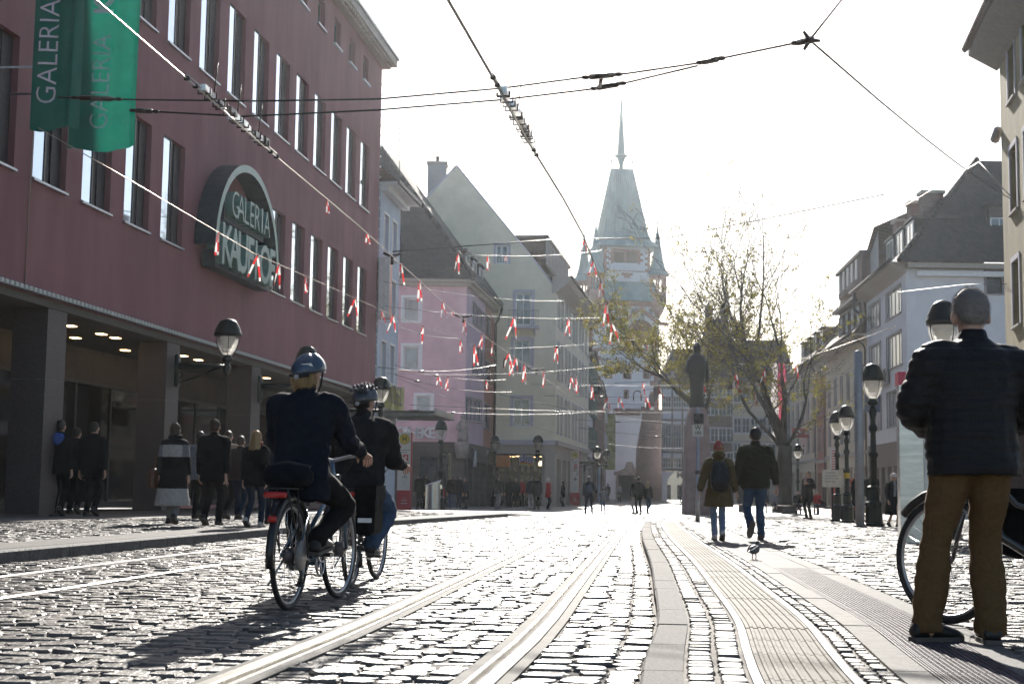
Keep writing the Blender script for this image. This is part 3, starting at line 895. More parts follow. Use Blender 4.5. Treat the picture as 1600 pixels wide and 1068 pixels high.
# ---------------------------------------------------------------- house materials
mat('blue_render', (0.56, 0.62, 0.72), 0.85, var=0.07, scale=1.2, bump=0.15, dirt=(0.8, 0.25, (0.4, 0.45, 0.52)))
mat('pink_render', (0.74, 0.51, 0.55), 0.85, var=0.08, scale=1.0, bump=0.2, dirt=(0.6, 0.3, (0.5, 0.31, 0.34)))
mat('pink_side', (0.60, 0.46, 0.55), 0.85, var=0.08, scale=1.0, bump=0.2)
mat('orange_render', (0.40, 0.20, 0.15), 0.85, var=0.1, scale=1.0, bump=0.2)
mat('yellow_render', (0.85, 0.80, 0.63), 0.85, var=0.06, scale=0.7, bump=0.2, dirt=(0.5, 0.25, (0.52, 0.49, 0.40)))
mat('cream_render', (0.70, 0.63, 0.48), 0.85, var=0.08, scale=0.8, bump=0.2, dirt=(0.5, 0.3, (0.48, 0.42, 0.3)))
mat('white_render', (0.76, 0.76, 0.79), 0.85, var=0.05, scale=0.8, bump=0.15, dirt=(0.6, 0.3, (0.56, 0.56, 0.59)))
mat('grey_render', (0.45, 0.45, 0.45), 0.85, var=0.06, scale=0.8, bump=0.15)
mat('ochre_render', (0.30, 0.245, 0.13), 0.85, var=0.2, scale=1.2, bump=0.4, bscale=20, streak=0.4, dirt=(0.8, 0.6, (0.17, 0.14, 0.085)))
mat('stone_trim', (0.46, 0.42, 0.38), 0.8, var=0.08, bump=0.1)
mat('lilac_trim', (0.56, 0.54, 0.60), 0.8, var=0.06)
bricked('roof_dark', (0.085, 0.072, 0.068), (0.055, 0.048, 0.046), (0.02, 0.018, 0.017), 0.2, 0.16, bump=0.8)
bricked('roof_brown', (0.16, 0.10, 0.08), (0.11, 0.075, 0.062), (0.03, 0.022, 0.02), 0.2, 0.16, bump=0.8)
bricked('wall_brick', (0.25, 0.16, 0.14), (0.19, 0.12, 0.11), (0.20, 0.17, 0.15), 0.3, 0.1, bump=0.4)
bricked('base_stone', (0.115, 0.10, 0.09), (0.09, 0.08, 0.072), (0.05, 0.045, 0.04), 3.0, 0.42, bump=0.6)
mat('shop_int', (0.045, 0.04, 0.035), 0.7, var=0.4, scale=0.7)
mat('cloth_red', (0.5, 0.03, 0.03), 0.7); mat('cloth_yellow', (0.6, 0.5, 0.03), 0.7, sub=0.3)
ZF = -0.343                                            # level of the crossing
def poly_roof(b, fr, V, F, m, name='roof', thick=0.0):
    mb = MB(); mb.add(V, F); return part(b, fr, mb, name, m)
def ridge_tiles(b, fr, p, q, n, m, r=.14, name='ridge_tile'):
    """the row of hollow tiles along a hip or ridge, each lapping the next"""
    p = Vector(p); q = Vector(q); d = (q - p); l = d.length / n; d.normalize()
    t = MB(); t.tube([(0, 0, -l * .1), (0, 0, l * .55), (0, 0, l * 1.05)], [r * .8, r, r * 1.15], 7)
    me = t.mesh(name, M(m)); quat = d.to_track_quat('Z', 'X')
    for i in range(n):
        o = link(name, me); put(o, b, fr, *(p + d * l * i))
        w = Vector(o.location); o.rotation_euler = (Matrix.Rotation(fr.rot - b.rotation_euler[2], 3, 'Z') @ quat.to_matrix()).to_euler()
def pipe(b, fr, pts, r=.06, m='gutter', name='downpipe'):
    mb = MB(); mb.tube(pts, r, 8); return part(b, fr, mb, name, M(m))
def chimney(b, fr, x, y, z0, z1, w=1.0, d=.7, m='wall_brick', pots=1):
    mb = MB(); mb.box(x, x + w, y, y + d, z0, z1); mb.box(x - .08, x + w + .08, y - .08, y + d + .08, z1, z1 + .18, 1)
    for i in range(pots):
        px = x + w * (i + .5) / pots; mb.lathe([(.12, 0), (.12, .4), (.16, .42), (.16, .5)], 8, (px, y + d / 2, z1 + .18), 2)
    return part(b, fr, mb, 'chimney', [M(m), M('stone_trim'), M('gutter')])
def dormer(b, fr, x, y, z, w, h, d, m='roof_brown', win=True, flat=True, nx=2):
    mb = MB(); mb.box(x, x + w, y + .05, y + d, z, z + h); mb.box(x - .12, x + w + .12, y - .12, y + d, z + h, z + h + .12, 1)
    o = part(b, fr, mb, 'dormer', [M(m), M('gutter')])
    f = MB(); f.box(x + .15, x + .22, y - .03, y + .06, z + .2, z + h - .1); f.box(x + w - .22, x + w - .15, y - .03, y + .06, z + .2, z + h - .1)
    f.box(x + .22, x + w - .22, y - .03, y + .06, z + .2, z + .28); f.box(x + .22, x + w - .22, y - .03, y + .06, z + h - .18, z + h - .1)
    for i in range(1, nx): c = x + w * i / nx; f.box(c - .03, c + .03, y - .028, y + .06, z + .28, z + h - .18)
    f.box(x + .221, x + w - .221, y + .0, y + .03, z + .281, z + h - .181, 1)
    w_ = link('window', f.mesh('window', [M('frame_white'), M('glass_window')]), o)
    return o

# ---------------------------------------------------------------- pale blue house beside the store
frB = Fr(street(LF, 61.2), ROT_L)
B = thing('narrow_house', 'narrow pale blue house between the dark pink store and the pink corner house', 'house', tuple(frB.w(0, 0, 0)), ROT_L)
zB = 14.3
W = []
for z in (5.6, 8.6, 11.4): W += [(.9, z, 1.0, 1.75), (2.7, z, 1.0, 1.75)]
front(B, frB, .12, 4.45, ZF + .3, zB, W, M('blue_render'), dict(depth=.18, fm='frame_white', gm='glass_blue', sur='frame_white', surw=.1))
mb = MB(); mb.box(4.45, 4.46, .0, 12, ZF, zB); part(B, frB, mb, 'side_wall', M('blue_render'))
mb = MB(); mb.box(.12, 5.2, -.75, .5, zB, zB + .14, 0); mb.box(.12, 5.3, -.85, -.75, zB + .05, zB + .22, 1); mb.box(.12, 4.9, -.35, .0, zB - .25, zB, 0); part(B, frB, mb, 'eaves', [M('frame_white'), M('gutter')])
poly_roof(B, frB, [(.12, -.8, zB + .15), (5.2, -.8, zB + .15), (5.2, 5, zB + 5.0), (.12, 5, zB + 5.0), (5.2, 10, zB + .15), (.12, 10, zB + .15)], [(0, 1, 2, 3), (2, 4, 5, 3), (0, 3, 5), (1, 4, 2)], M('roof_brown'))
chimney(B, frB, 3.6, 3.4, zB + 3.0, zB + 5.4, 1.2, .8)
# glass canopy with a printed banner above it
CP = thing('glass_canopy', 'flat glass canopy with a steel edge over the pavement beyond the pink store', 'canopy', tuple(frB.w(0, 0, 0)), ROT_L)
mb = MB(); mb.box(.2, 4.9, -2.6, -.02, 4.12, 4.2, 0); mb.box(.2, 4.95, -2.68, -2.6, 4.02, 4.3, 1); mb.box(4.9, 4.95, -2.6, -.02, 4.02, 4.3, 1)
for i in range(4): mb.box(.4 + i * 1.4, .5 + i * 1.4, -2.6, -.02, 3.98, 4.12, 1)
mb.obj('roof_panel', [M('slab'), M('metal_grey')], CP)
BN = thing('printed_banner', 'yellow-green printed banner along the top of the glass canopy', 'banner', tuple(frB.w(0, 0, 0)), ROT_L)
mb = MB(); vs = []; n = 20
for i in range(n + 1):
    x = .3 + 4.2 * i / n
    vs += [(x, -.35 + .05 * sin(i * 1.1), 4.34), (x, -.35 + .04 * sin(i * .9 + 1), 5.55 - .15 * sin(pi * i / n))]
mb.add(vs, [(2 * i, 2 * i + 2, 2 * i + 3, 2 * i + 1) for i in range(n)], 0, True)
mb.obj('cloth', mat('banner_lime', (0.42, 0.42, 0.06), 0.7, var=0.3, scale=2.0, col2=(0.6, 0.58, 0.3), sub=0.25), BN)
letters('NDEL', 1.2, .01, M('black_plastic'), 'lettering', BN, (2.2, -.43, 4.95), bold=.01)

# ---------------------------------------------------------------- pink corner house (pharmacy)
YP = 88.0
cP = at(727, 600, YP)
frPf = Fr((cP.x - 8.5, YP), 0.0)                       # street front seen square-on, corner at x = 8.5
dPs = Vector((at(775, 487, 1).x, 0, 0))
aPs = R(90) - atan2(0.1292, 0.9916) * 0.96
frPs = Fr((cP.x, YP), aPs)
PK = thing('corner_pharmacy', 'pink rendered corner house with steep dark hipped roof and pharmacy lettering', 'house', (cP.x - 8.5, YP, 0), 0)
zE = frPf.on(700, 446)[1]; zG = frPf.on(700, 690)[1]
S1 = dict(depth=.14, fm='frame_white', gm='glass_blue', sur='frame_white', surw=.18, sill=True, sillm='frame_white', nx=1, fw=.1)
W = [frPf.rect(631, 465, 655, 503) + (dict(gm='glass_curtain'),), frPf.rect(631, 540, 655, 577), frPf.rect(651, 618, 673, 654), frPf.rect(617, 648, 634, 656)]
front(PK, frPf, 0, 8.5, zG, zE, W, M('pink_render'), S1)
ls = 12.9
Ws = []
for (u0, v0, u1, v1) in ((739, 472, 743.5, 506), (745, 479, 749.5, 511), (751, 486, 756, 516), (739, 541, 743.5, 585), (745.5, 543, 750, 588), (751.5, 547, 756, 590)): Ws.append(frPs.rect(u0, v0, u1, v1))
Ws += [frPs.rect(721.5 + 6.5 * i, 618 + 1.6 * i, 726.5 + 6.5 * i, 656 + 1.0 * i) for i in range(1, 5)]
W2 = [frPs.rect(759, 492, 767, 526), frPs.rect(758, 563, 765.5, 596), frPs.rect(756.5, 631, 765, 671)]
xS = frPs.on(756.5, 600)[0]
S2 = dict(depth=.14, fm='frame_grey', gm='glass_blue', sur='frame_grey', surw=.1, nx=1, fw=.08, sill=True)
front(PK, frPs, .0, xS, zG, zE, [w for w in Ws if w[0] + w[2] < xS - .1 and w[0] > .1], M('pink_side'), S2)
front(PK, frPs, xS, ls, zG - .6, zE - .35, [w for w in W2 if w[0] > xS + .05 and w[0] + w[2] < ls - .05], M('orange_render'), S2)
# cornice
mb = MB(); mb.box(-.2, 8.5, -.22, .2, zE - .05, zE + .18); mb.box(-.2, 8.72, -.42, .2, zE + .18, zE + .36); mb.box(-.2, 8.9, -.5, .2, zE + .36, zE + .46, 1)
part(PK, frPf, mb, 'cornice', [M('stone_trim'), M('gutter')])
mb = MB(); mb.box(-.05, ls + .3, -.22, .2, zE - .052, zE + .178); mb.box(-.1, ls + .4, -.44, .2, zE + .18, zE + .34); mb.box(-.1, ls + .5, -.54, .2, zE + .34, zE + .47, 1)
part(PK, frPs, mb, 'cornice', [M('stone_trim'), M('gutter')])
pipe(PK, frPs, [(ls + .2, -.5, zE + .3), (ls + .1, -.3, zE - .5), (ls - .05, -.1, zE - .9), (ls - .05, -.1, ZF)], .09)
# hipped roof: eaves corner, ridge running back
zR = zE + 10.2
q = lambda x, y, z: Vector((x, y, z))
poly_roof(PK, frPf, [(-4, -.5, zE + .46), (8.95, -.5, zE + .46), (8.95 + 1.9, 13.3, zE + .46), (2.3, 6.4, zR), (3.2, 9.0, zR), (-4, 13.3, zE + .46), (-4, 6, zR)], [(0, 1, 3, 6), (1, 2, 4, 3), (2, 5, 4), (6, 3, 4, 5)], M('roof_dark'))
ridge_tiles(PK, frPf, (8.95, -.5, zE + .55), (2.3, 6.4, zR + .1), 24, 'roof_dark', .17)
mb = MB()
for k in range(2): mb.box(-1, 8.2, -.12 + .0, -.09, zE + .95 + k * .18, zE + 1.0 + k * .18)
for i in range(24): mb.box(-.9 + i * .38, -.87 + i * .38, -.1, -.06, zE + .62, zE + 1.2)
part(PK, frPf, mb, 'snow_guard', M('gutter'))
for t, s_ in ((1.6, 1.0), (4.6, 1.0), (7.6, 1.0)): dormer(PK, frPs, t, .35, zE + .75, 1.7, 1.75, 3.0, 'roof_brown', nx=1)
for i in range(14):
    mb = MB(); x = 9.9 + i * .24; mb.lathe([(.16, 0), (.2, .12), (.12, .3)], 7, (x, -.2 + i * .05, zE + .5 + .15 * (i % 2)), 0); part(PK, frPs, mb, 'eaves_tile', M('roof_dark'))
# ground floor: dark rusticated stone, doors, lettering
dW = [frPf.rect(690, 705, 706, 790), frPf.rect(655, 712, 684, 790)]
mb = MB(); wall_mesh(mb, 0, 8.5, ZF - .1, zG - .01, dW, .5, y=-.12); mb.quad((0, -.12, zG - .01), (8.5, -.12, zG - .01), (8.5, .1, zG - .01), (0, .1, zG - .01)); mb.box(0, 8.5, .4, .6, ZF, zG - .02, 1)
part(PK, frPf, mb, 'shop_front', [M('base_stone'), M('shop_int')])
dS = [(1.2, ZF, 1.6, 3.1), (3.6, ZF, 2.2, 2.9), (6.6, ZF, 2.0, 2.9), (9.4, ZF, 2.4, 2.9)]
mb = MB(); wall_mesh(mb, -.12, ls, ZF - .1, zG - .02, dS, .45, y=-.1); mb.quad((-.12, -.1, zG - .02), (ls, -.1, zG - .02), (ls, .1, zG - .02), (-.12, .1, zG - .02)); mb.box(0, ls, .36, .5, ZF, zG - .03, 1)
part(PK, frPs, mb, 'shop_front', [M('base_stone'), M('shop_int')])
for x, z, w, h in dS: window(PK, frPs, x, z, w, h, depth=.22, nx=2, fm='frame_dark', sill=False, name='shop_window')
for x, z, w, h in dW: window(PK, frPf, x, z, w, h, depth=.28, nx=2, fm='frame_dark', sill=False, name='shop_window')
x0_, zl = frPf.on(600, 676); x1_, _ = frPf.on(680, 676)
lt = 'APOTHEKE'; cw = (x1_ - x0_) / 8
for i, ch in enumerate(lt): 
    o = letters(ch, .95, .16, M('frame_white'), 'letter', PK, (x0_ + cw * (i + .5), -.12, zl), bold=.012)
# carved corner figure on its bracket
mb = MB(); mb.lathe([(.3, 0), (.42, .5), (.48, .9), (.44, 1.0)], 10, (8.35, -.2, zG - 1.0), 0); mb.lathe([(.34, 0), (.36, .3), (.27, .75), (.24, 1.0), (.30, 1.2), (.15, 1.34), (.13, 1.42), (.17, 1.52), (.16, 1.64), (.04, 1.74)], 9, (8.4, -.2, zG), 0); mb.tube([(8.12, -.25, zG + 1.1), (8.06, -.4, zG + .8), (8.25, -.5, zG + .7)], .09, 7); mb.tube([(8.66, -.25, zG + 1.1), (8.75, -.4, zG + .75), (8.5, -.5, zG + .6)], .09, 7)
part(PK, frPf, mb, 'corner_sculpture', M('sandstone_grey'))
sg = thing('pharmacy_sign', 'white letter A shaped sign on the dark shop front round the pink corner', 'sign', tuple(frPs.w(2.6, -.3, zG - .95)), aPs)
mb = MB(); mb.tube([(-.3, 0, -.5), (0, 0, .5), (.3, 0, -.5)], .07, 6); mb.tube([(-.18, 0, -.12), (.18, 0, -.12)], .05, 6); mb.obj('letter', M('frame_white'), sg); mb = MB(); mb.box(-.5, .5, .06, .16, -.65, .65); mb.obj('back_plate', M('frame_dark'), sg)
sg = thing('orange_sign', 'orange box sign sticking out above the triangular shop sign', 'sign', tuple(frPs.w(11.5, -.8, zG - .9)), aPs)
mb = MB(); mb.box(-.12, .12, -.6, .5, -.4, .4); mb.obj('box', mat('sign_orange', (0.5, 0.17, 0.03), 0.5), sg); mb = MB(); mb.box(-.03, .03, .5, .9, -.05, .05); mb.obj('bracket', M('gutter'), sg)
sg = thing('triangular_sign', 'grey triangular pennant sign hanging point down by the drainpipe', 'sign', tuple(at(757, 708, 97)), 0)
mb = MB(); mb.prism([(-.34, .25), (.34, .25), (0, -.65)], -.03, .03); mb.obj('plate', M('frame_grey'), sg); mb = MB(); mb.box(-.36, .36, -.045, .045, .25, .31); mb.obj('bracket', M('gutter'), sg)

# ---------------------------------------------------------------- yellow gabled house
YY = 101.0
cY = at(868, 600, YY)
wY = 10.8
frYf = Fr((cY.x - wY, YY), 0.0)
aYs = R(90) - math.atan(0.155)
frYs = Fr((cY.x, YY), aYs)
YH = thing('gabled_house', 'tall pale yellow house with a plain pointed gable and a drugstore on the ground floor', 'house', (cY.x - wY, YY, 0), 0)
apx, apz = frYf.on(713, 260); ex, ez = wY, frYf.on(868, 452)[1]; zGY = frYf.on(820, 692)[1]
S3 = dict(depth=.12, fm='frame_white', gm='glass_blue', sur='lilac_trim', surw=.22, nx=2, fw=.09, sill=False)
W = [frYf.rect(775, 383, 794, 412) + (dict(surw=.16),), frYf.rect(806, 457, 830, 508), frYf.rect(803, 531, 829, 583), frYf.rect(802, 622, 828, 666)]
mb = MB(); dp = .15
hol = [w[:4] for w in W]
wall_mesh(mb, 0, wY, zGY, ez, hol[1:], dp)
# gable with its own window opening
h0 = hol[0]
xl = apx - (wY - apx) * 1.05
def edge_x(z, side): 
    f = (z - ez) / (apz - ez)
    return (wY + .05) + (apx - wY - .05) * f if side > 0 else (xl) + (apx - xl) * f
mb.add([(edge_x(ez, -1), 0, ez), (h0[0], 0, ez), (h0[0], 0, h0[1]), (edge_x(h0[1], -1), 0, h0[1])], [(0, 1, 2, 3)]) if False else None
zA, zBt = h0[1], h0[1] + h0[3]
mb.quad((edge_x(ez, -1), 0, ez), (wY, 0, ez), (edge_x(zA, 1), 0, zA), (edge_x(zA, -1), 0, zA))
mb.quad((edge_x(zA, -1), 0, zA), (h0[0], 0, zA), (h0[0], 0, zBt), (edge_x(zBt, -1), 0, zBt)); mb.quad((h0[0] + h0[2], 0, zA), (edge_x(zA, 1), 0, zA), (edge_x(zBt, 1), 0, zBt), (h0[0] + h0[2], 0, zBt))
mb.add([(edge_x(zBt, -1), 0, zBt), (edge_x(zBt, 1), 0, zBt), (apx, 0, apz)], [(0, 1, 2)])
m2 = MB(); wall_mesh(m2, h0[0] - .001, h0[0] + h0[2] + .001, zA - .001, zBt + .001, [h0], dp)
mb.add(m2.v, [f for f in m2.f], 0)
mb.box(.2, wY - .2, .2, .5, zGY, ez); mb.add([(edge_x(ez, -1) + .3, .3, ez), (wY - .3, .3, ez), (apx, .3, apz - .5)], [(0, 1, 2)])
part(YH, frYf, mb, 'wall', M('yellow_render'))
for w in W: s2 = dict(S3); s2.update(w[4] if len(w) > 4 else {}); window(YH, frYf, *w[:4], **s2)
bx = W[1]
mb = MB(); mb.box(bx[0] - .55, bx[0] + bx[2] + .55, -.75, .0, bx[1] - .28, bx[1] - .1)
for k in range(2): mb.prism([(bx[0] - .3 + k * (bx[2] + .4), bx[1] - .28), (bx[0] - .1 + k * (bx[2] + .4), bx[1] - .28), (bx[0] - .1 + k * (bx[2] + .4), bx[1] - .75)], -.5, 0)
part(YH, frYf, mb, 'balcony', M('lilac_trim'))
mb = MB(); mb.tube([(bx[0] - .5, 0, bx[1] + 1.0), (bx[0] - .5, -.7, bx[1] + 1.0), (bx[0] + bx[2] + .5, -.7, bx[1] + 1.0), (bx[0] + bx[2] + .5, 0, bx[1] + 1.0)], .02, 5)
for i in range(14): x = bx[0] - .48 + (bx[2] + .96) * i / 13; mb.box(x - .008, x + .008, -.7, -.685, bx[1] - .1, bx[1] + 1.0)
part(YH, frYf, mb, 'railing', M('gutter'))
# coping along the gable, roof behind it
mb = MB()
for a, b_ in (((xl, ez), (apx, apz)), ((apx, apz), (wY + .1, ez - .1))):
    mb.tube([(a[0], .1, a[1] + .06), (b_[0], .1, b_[1] + .06)], .1, 5)
part(YH, frYf, mb, 'gable_coping', M('lilac_trim'))
# the right slope swings to follow the side street
lY = 23.6
sd = Vector((cos(aYs), sin(aYs)))
rp = lambda x, t, z: (x + sd.x * t, sd.y * t, z)
poly_roof(YH, frYf, [rp(wY + .2, .25, ez), rp(apx, .25, apz), rp(apx, lY, apz), rp(wY + .2, lY, ez), rp(xl, .25, ez), rp(xl, lY, ez)], [(0, 1, 2, 3), (4, 5, 2, 1), (3, 2, 5)], M('roof_brown'))
x_, z_ = frYf.on(681, 300); chimney(YH, frYf, frYf.on(666, 300)[0], 1.2, 15, frYf.on(680, 250)[1], 1.35, 1.3, 'grey_render')
# side front: three storeys of narrow windows, sweeping eaves
zES = frYs.on(877, 452)[1] - .6
Ws = []
for (va, vb, ua) in ((458, 510, 872), (535, 592, 871), (619, 677, 872)):
    z1 = frYs.on(ua, va)[1]; z0 = frYs.on(ua, vb)[1]
    for i in range(9): Ws.append((1.0 + i * 2.45 - (.35 if i % 2 else 0), z0, 1.05, z1 - z0))
front(YH, frYs, 0, lY, zGY, zES, Ws, M('yellow_render'), dict(depth=.16, fm='frame_grey', gm='glass_blue', sur='lilac_trim', surw=.12, nx=2, fw=.06, sill=True))
mb = MB(); n = 8; prof = [(0.0, zES - .1), (-.12, zES + .05), (-.4, zES + .25), (-.85, zES + .6), (-1.05, zES + .95), (-1.05, zES + 1.1), (.3, zES + 1.1)]
for i in range(len(prof) - 1):
    (ya, za), (yb, zb_) = prof[i], prof[i + 1]; mb.quad((-.25, ya, za), (lY, ya, za), (lY, yb, zb_), (-.25, yb, zb_))
mb.add([(-.25, y, z) for y, z in prof] + [(-.25, .3, zES - .1)], [tuple(range(len(prof) + 1))])
part(YH, frYs, mb, 'eaves', M('stone_trim'))
mb = MB(); mb.tube([(-.4, -1.12, zES + 1.05), (lY, -1.12, zES + 1.05)], .1, 7); part(YH, frYs, mb, 'gutter', M('gutter'))
mb = MB(); mb.box(1.5, 16, 1.0, 4.0, zES + 2.2, zES + 4.2); mb.box(1.3, 16.2, .8, 4.0, zES + 4.2, zES + 4.4, 1)
for i in range(17): mb.box(1.5 + i * .85, 1.72 + i * .85, .9, 1.0, zES + 2.3, zES + 4.19, 2)
part(YH, frYs, mb, 'dormer', [M('roof_brown'), M('gutter'), M('frame_grey')])
# ground floor: open shop with pillars
mb = MB(); mb.box(0, wY + .3, -.3, .0, zGY - .1, zGY + .22); part(YH, frYf, mb, 'string_course', M('lilac_trim'))
mb = MB(); mb.box(0, wY + .1, -.02, .3, zGY - .75, zGY - .1); xA = frYf.on(771, 700)[0]; xB = frYf.on(851, 700)[0]
mb.box(0, xA, -.02, .3, ZF - .1, zGY - .752); mb.box(xB, wY, -.02, .9, ZF - .1, zGY - .752); part(YH, frYf, mb, 'shop_front', M('stone_trim'))
mb = MB(); mb.box(0, wY - .1, 3.2, 3.4, ZF, zGY - .1); mb.box(0, wY, .3, 3.2, zGY - .9, zGY - .75); part(YH, frYf, mb, 'shop_interior', M('shop_int'))
for i in range(13):
    mb = MB(); x = xA + .3 + (xB - xA - .5) * ((i * .618) % 1); y = .6 + (i % 4) * .6; mb.box(x, x + .2, y, y + .14, zGY - .92, zGY - .902); part(YH, frYf, mb, 'ceiling_light', M('downlight'))
for i in range(4):
    x = xA + (xB - xA) * i / 4; window(YH, frYf, x + .02, ZF, (xB - xA) / 4 - .05, zGY - .95 - ZF, depth=1.2, nx=2, nz=2, fm='frame_dark', gm='glass_shop', sill=False, name='shop_window')
for u0, u1, v0, v1 in ((779, 785, 714, 726), (842, 850, 719, 727)):
    mb = MB(); r = frYf.rect(u0, v0, u1, v1); mb.box(r[0], r[0] + r[2], .95, 1.0, r[1], r[1] + r[3]); part(YH, frYf, mb, 'lit_panel', mat('lit_panel', (0.9, 0.8, 0.6), 0.5, emit=(1, .8, .5), stren=1.2))
r = frYf.rect(811, 710, 834, 727)
sg = thing('drugstore_sign', 'white sign with blue dm letters over a red and yellow wave above the shop entrance', 'sign', (frYf.w(r[0] + r[2] / 2, .1, r[1] + r[3] / 2)), 0)
mb = MB(); mb.box(-r[2] / 2, r[2] / 2, 0, .12, -r[3] / 2, r[3] / 2); mb.obj('board', mat('sign_white', (0.30, 0.28, 0.28), 0.5), sg)
letters('dm', .72, .03, mat('sign_blue', (0.03, 0.05, 0.3), 0.5), 'lettering', sg, (0, -.03, .1), bold=.015)
mb = MB()
for k, (mi, dz) in enumerate(((0, -.2), (1, -.28))):
    vs = []
    for i in range(17): x = -.46 + .92 * i / 16; z = dz + .045 * sin((i / 16) * 2 * pi); vs += [(x, -.02 - .004 * k, z - .035), (x, -.02 - .004 * k, z + .035)]
    mb.add(vs, [(2 * i, 2 * i + 2, 2 * i + 3, 2 * i + 1) for i in range(16)], mi)
mb.obj('wave', [M('cloth_red'), M('cloth_yellow')], sg)
wS = [(1.2, ZF, 2.6, 3.4), (4.6, ZF, 2.6, 3.4), (8.2, ZF, 2.6, 3.4), (12.0, ZF, 2.6, 3.4), (16, ZF, 2.6, 3.4), (19.5, ZF, 2.6, 3.4)]
front(YH, frYs, 0.001, lY, ZF - .1, zGY - .12, wS, M('stone_trim'), dict(depth=.5, fm='frame_brown', gm='glass_shop', sill=False, nx=2, name='shop_window'))
mb = MB(); mb.box(-.3, lY, -.28, .0, zGY - .118, zGY + .2); part(YH, frYs, mb, 'string_course', M('stone_trim'))
# ================================================================ houses further down the street, left
def simple_house(name, label, fr, L, z0, zE, rows, m, st, roof='roof_brown', rise=6.0, depth=11.0, zg=None, cor='stone_trim', gap=0.9, ww=1.05, n=None, shop=True, over=.5, x0=0.0, gutter=True):
    """a terrace house: shop floor, storeys of windows, eaves and a pitched roof; rows: (z, h) of each storey"""
    b = thing(name, label, 'house', tuple(fr.w(x0, 0, 0)), fr.rot)
    zg = zg if zg is not None else z0 + 3.6
    n = n or max(1, int((L - .6) / (ww + gap)))
    step = (L - .5) / n
    W = [(x0 + .25 + step * (i + .5) - ww / 2, z, ww, h) for z, h in rows for i in range(n)]
    front(b, fr, x0, x0 + L, zg, zE, W, m, st)
    if shop:
        k = max(1, int(L / 3.0)); s_ = L / k
        H = [(x0 + s_ * i + .3, z0, s_ - .6, zg - z0 - .9) for i in range(k)]
        front(b, fr, x0 + .001, x0 + L - .001, z0 - .1, zg - .11, H, M('stone_trim') if m == M('white_render') else m, dict(depth=.4, fm='frame_brown', gm='glass_shop', sill=False, nx=2, name='shop_window'))
        mb = MB(); mb.box(x0, x0 + L, -.15, .0, zg - .108, zg + .12); part(b, fr, mb, 'string_course', M(cor))
    mb = MB(); mb.box(x0, x0 + L, -.2, .15, zE + .002, zE + .18); mb.box(x0, x0 + L, -over, .15, zE + .18, zE + .34); part(b, fr, mb, 'cornice', M(cor))
    if gutter:
        mb = MB(); mb.tube([(x0, -over - .05, zE + .36), (x0 + L, -over - .05, zE + .36)], .09, 7); part(b, fr, mb, 'gutter', M('gutter'))
        pipe(b, fr, [(x0 + L - .15, -over, zE + .3), (x0 + L - .15, -.25, zE - .4), (x0 + L - .15, -.12, zE - .7), (x0 + L - .15, -.12, z0)], .06)
    d = depth
    part(b, fr, MB().add([(x0, -over, zE + .35), (x0 + L, -over, zE + .35), (x0 + L, d * .5, zE + rise), (x0, d * .5, zE + rise), (x0 + L, d, zE + .35), (x0, d, zE + .35)], [(0, 1, 2, 3), (3, 2, 4, 5), (0, 3, 5), (1, 4, 2)]), 'roof', M(roof))
    mb = MB(); mb.box(x0 + .02, x0 + L - .02, .6, d, z0, zE); mb.add([(x0 + .03, .1, zE), (x0 + .03, d, zE), (x0 + .03, d / 2, zE + rise - .2), (x0 + L - .03, .1, zE), (x0 + L - .03, d, zE), (x0 + L - .03, d / 2, zE + rise - .2)], [(0, 1, 2), (3, 5, 4)])
    part(b, fr, mb, 'gable_wall', m)
    return b
eY = frYs.w(lY, 0, 0)
aN = R(90) - math.atan(0.088)
frN = Fr((eY.x, eY.y), aN)
stW = dict(depth=.14, fm='frame_white', gm='glass_blue', sur='frame_grey', surw=.12, nx=2, fw=.08, sill=True)
stG = dict(depth=.14, fm='frame_white', gm='glass_blue', sur='stone_trim', surw=.14, nx=2, fw=.08, sill=True)
mat('shutter_green', (0.10, 0.17, 0.15), 0.7, var=0.15)
lefts = [
    ('terrace_house', 'white house with grey green shutters right behind the tall yellow gabled house', 13, 12.6, M('white_render'), [(4.6, 1.8), (7.6, 1.8), (10.3, 1.6)], 'roof_brown'),
    ('terrace_house', 'brown stone house with stacked bay windows left of the gate tower', 15, 11.5, M('sandstone'), [(4.6, 1.8), (7.6, 1.8)], 'roof_dark'),
    ('terrace_house', 'pale house with a yellow-green flag left of the gate tower', 17, 12.2, M('blue_render'), [(4.6, 1.8), (7.4, 1.8), (10.0, 1.5)], 'roof_brown'),
    ('terrace_house', 'last reddish house of the left row, touching the foot of the gate tower', 20, 11.0, M('sandstone'), [(4.6, 1.8), (7.6, 1.8)], 'roof_dark')]
x = 0.0
LH = []
for nm, lab, L, zE, m, rows, rf in lefts:
    h = simple_house(nm, lab, frN, L - .04, ZF, zE, rows, m, stW if m == M('white_render') else stG, rf, 5.5, 10, ZF + 4.0, x0=x)
    LH.append((h, x, L)); x += L
h, x, L = LH[0]
for i in range(5):                                       # shutters leaning out from the wall
    for z in (4.6, 7.6, 10.3):
        xx = .6 + i * 2.4
        for sgn in (0, 1):
            mb = MB(); mb.box(xx + sgn * 1.35, xx + .06 + sgn * 1.35, -.5, -.03, z, z + 1.75); part(h, frN, mb, 'shutter', M('shutter_green'))
h, x, L = LH[1]
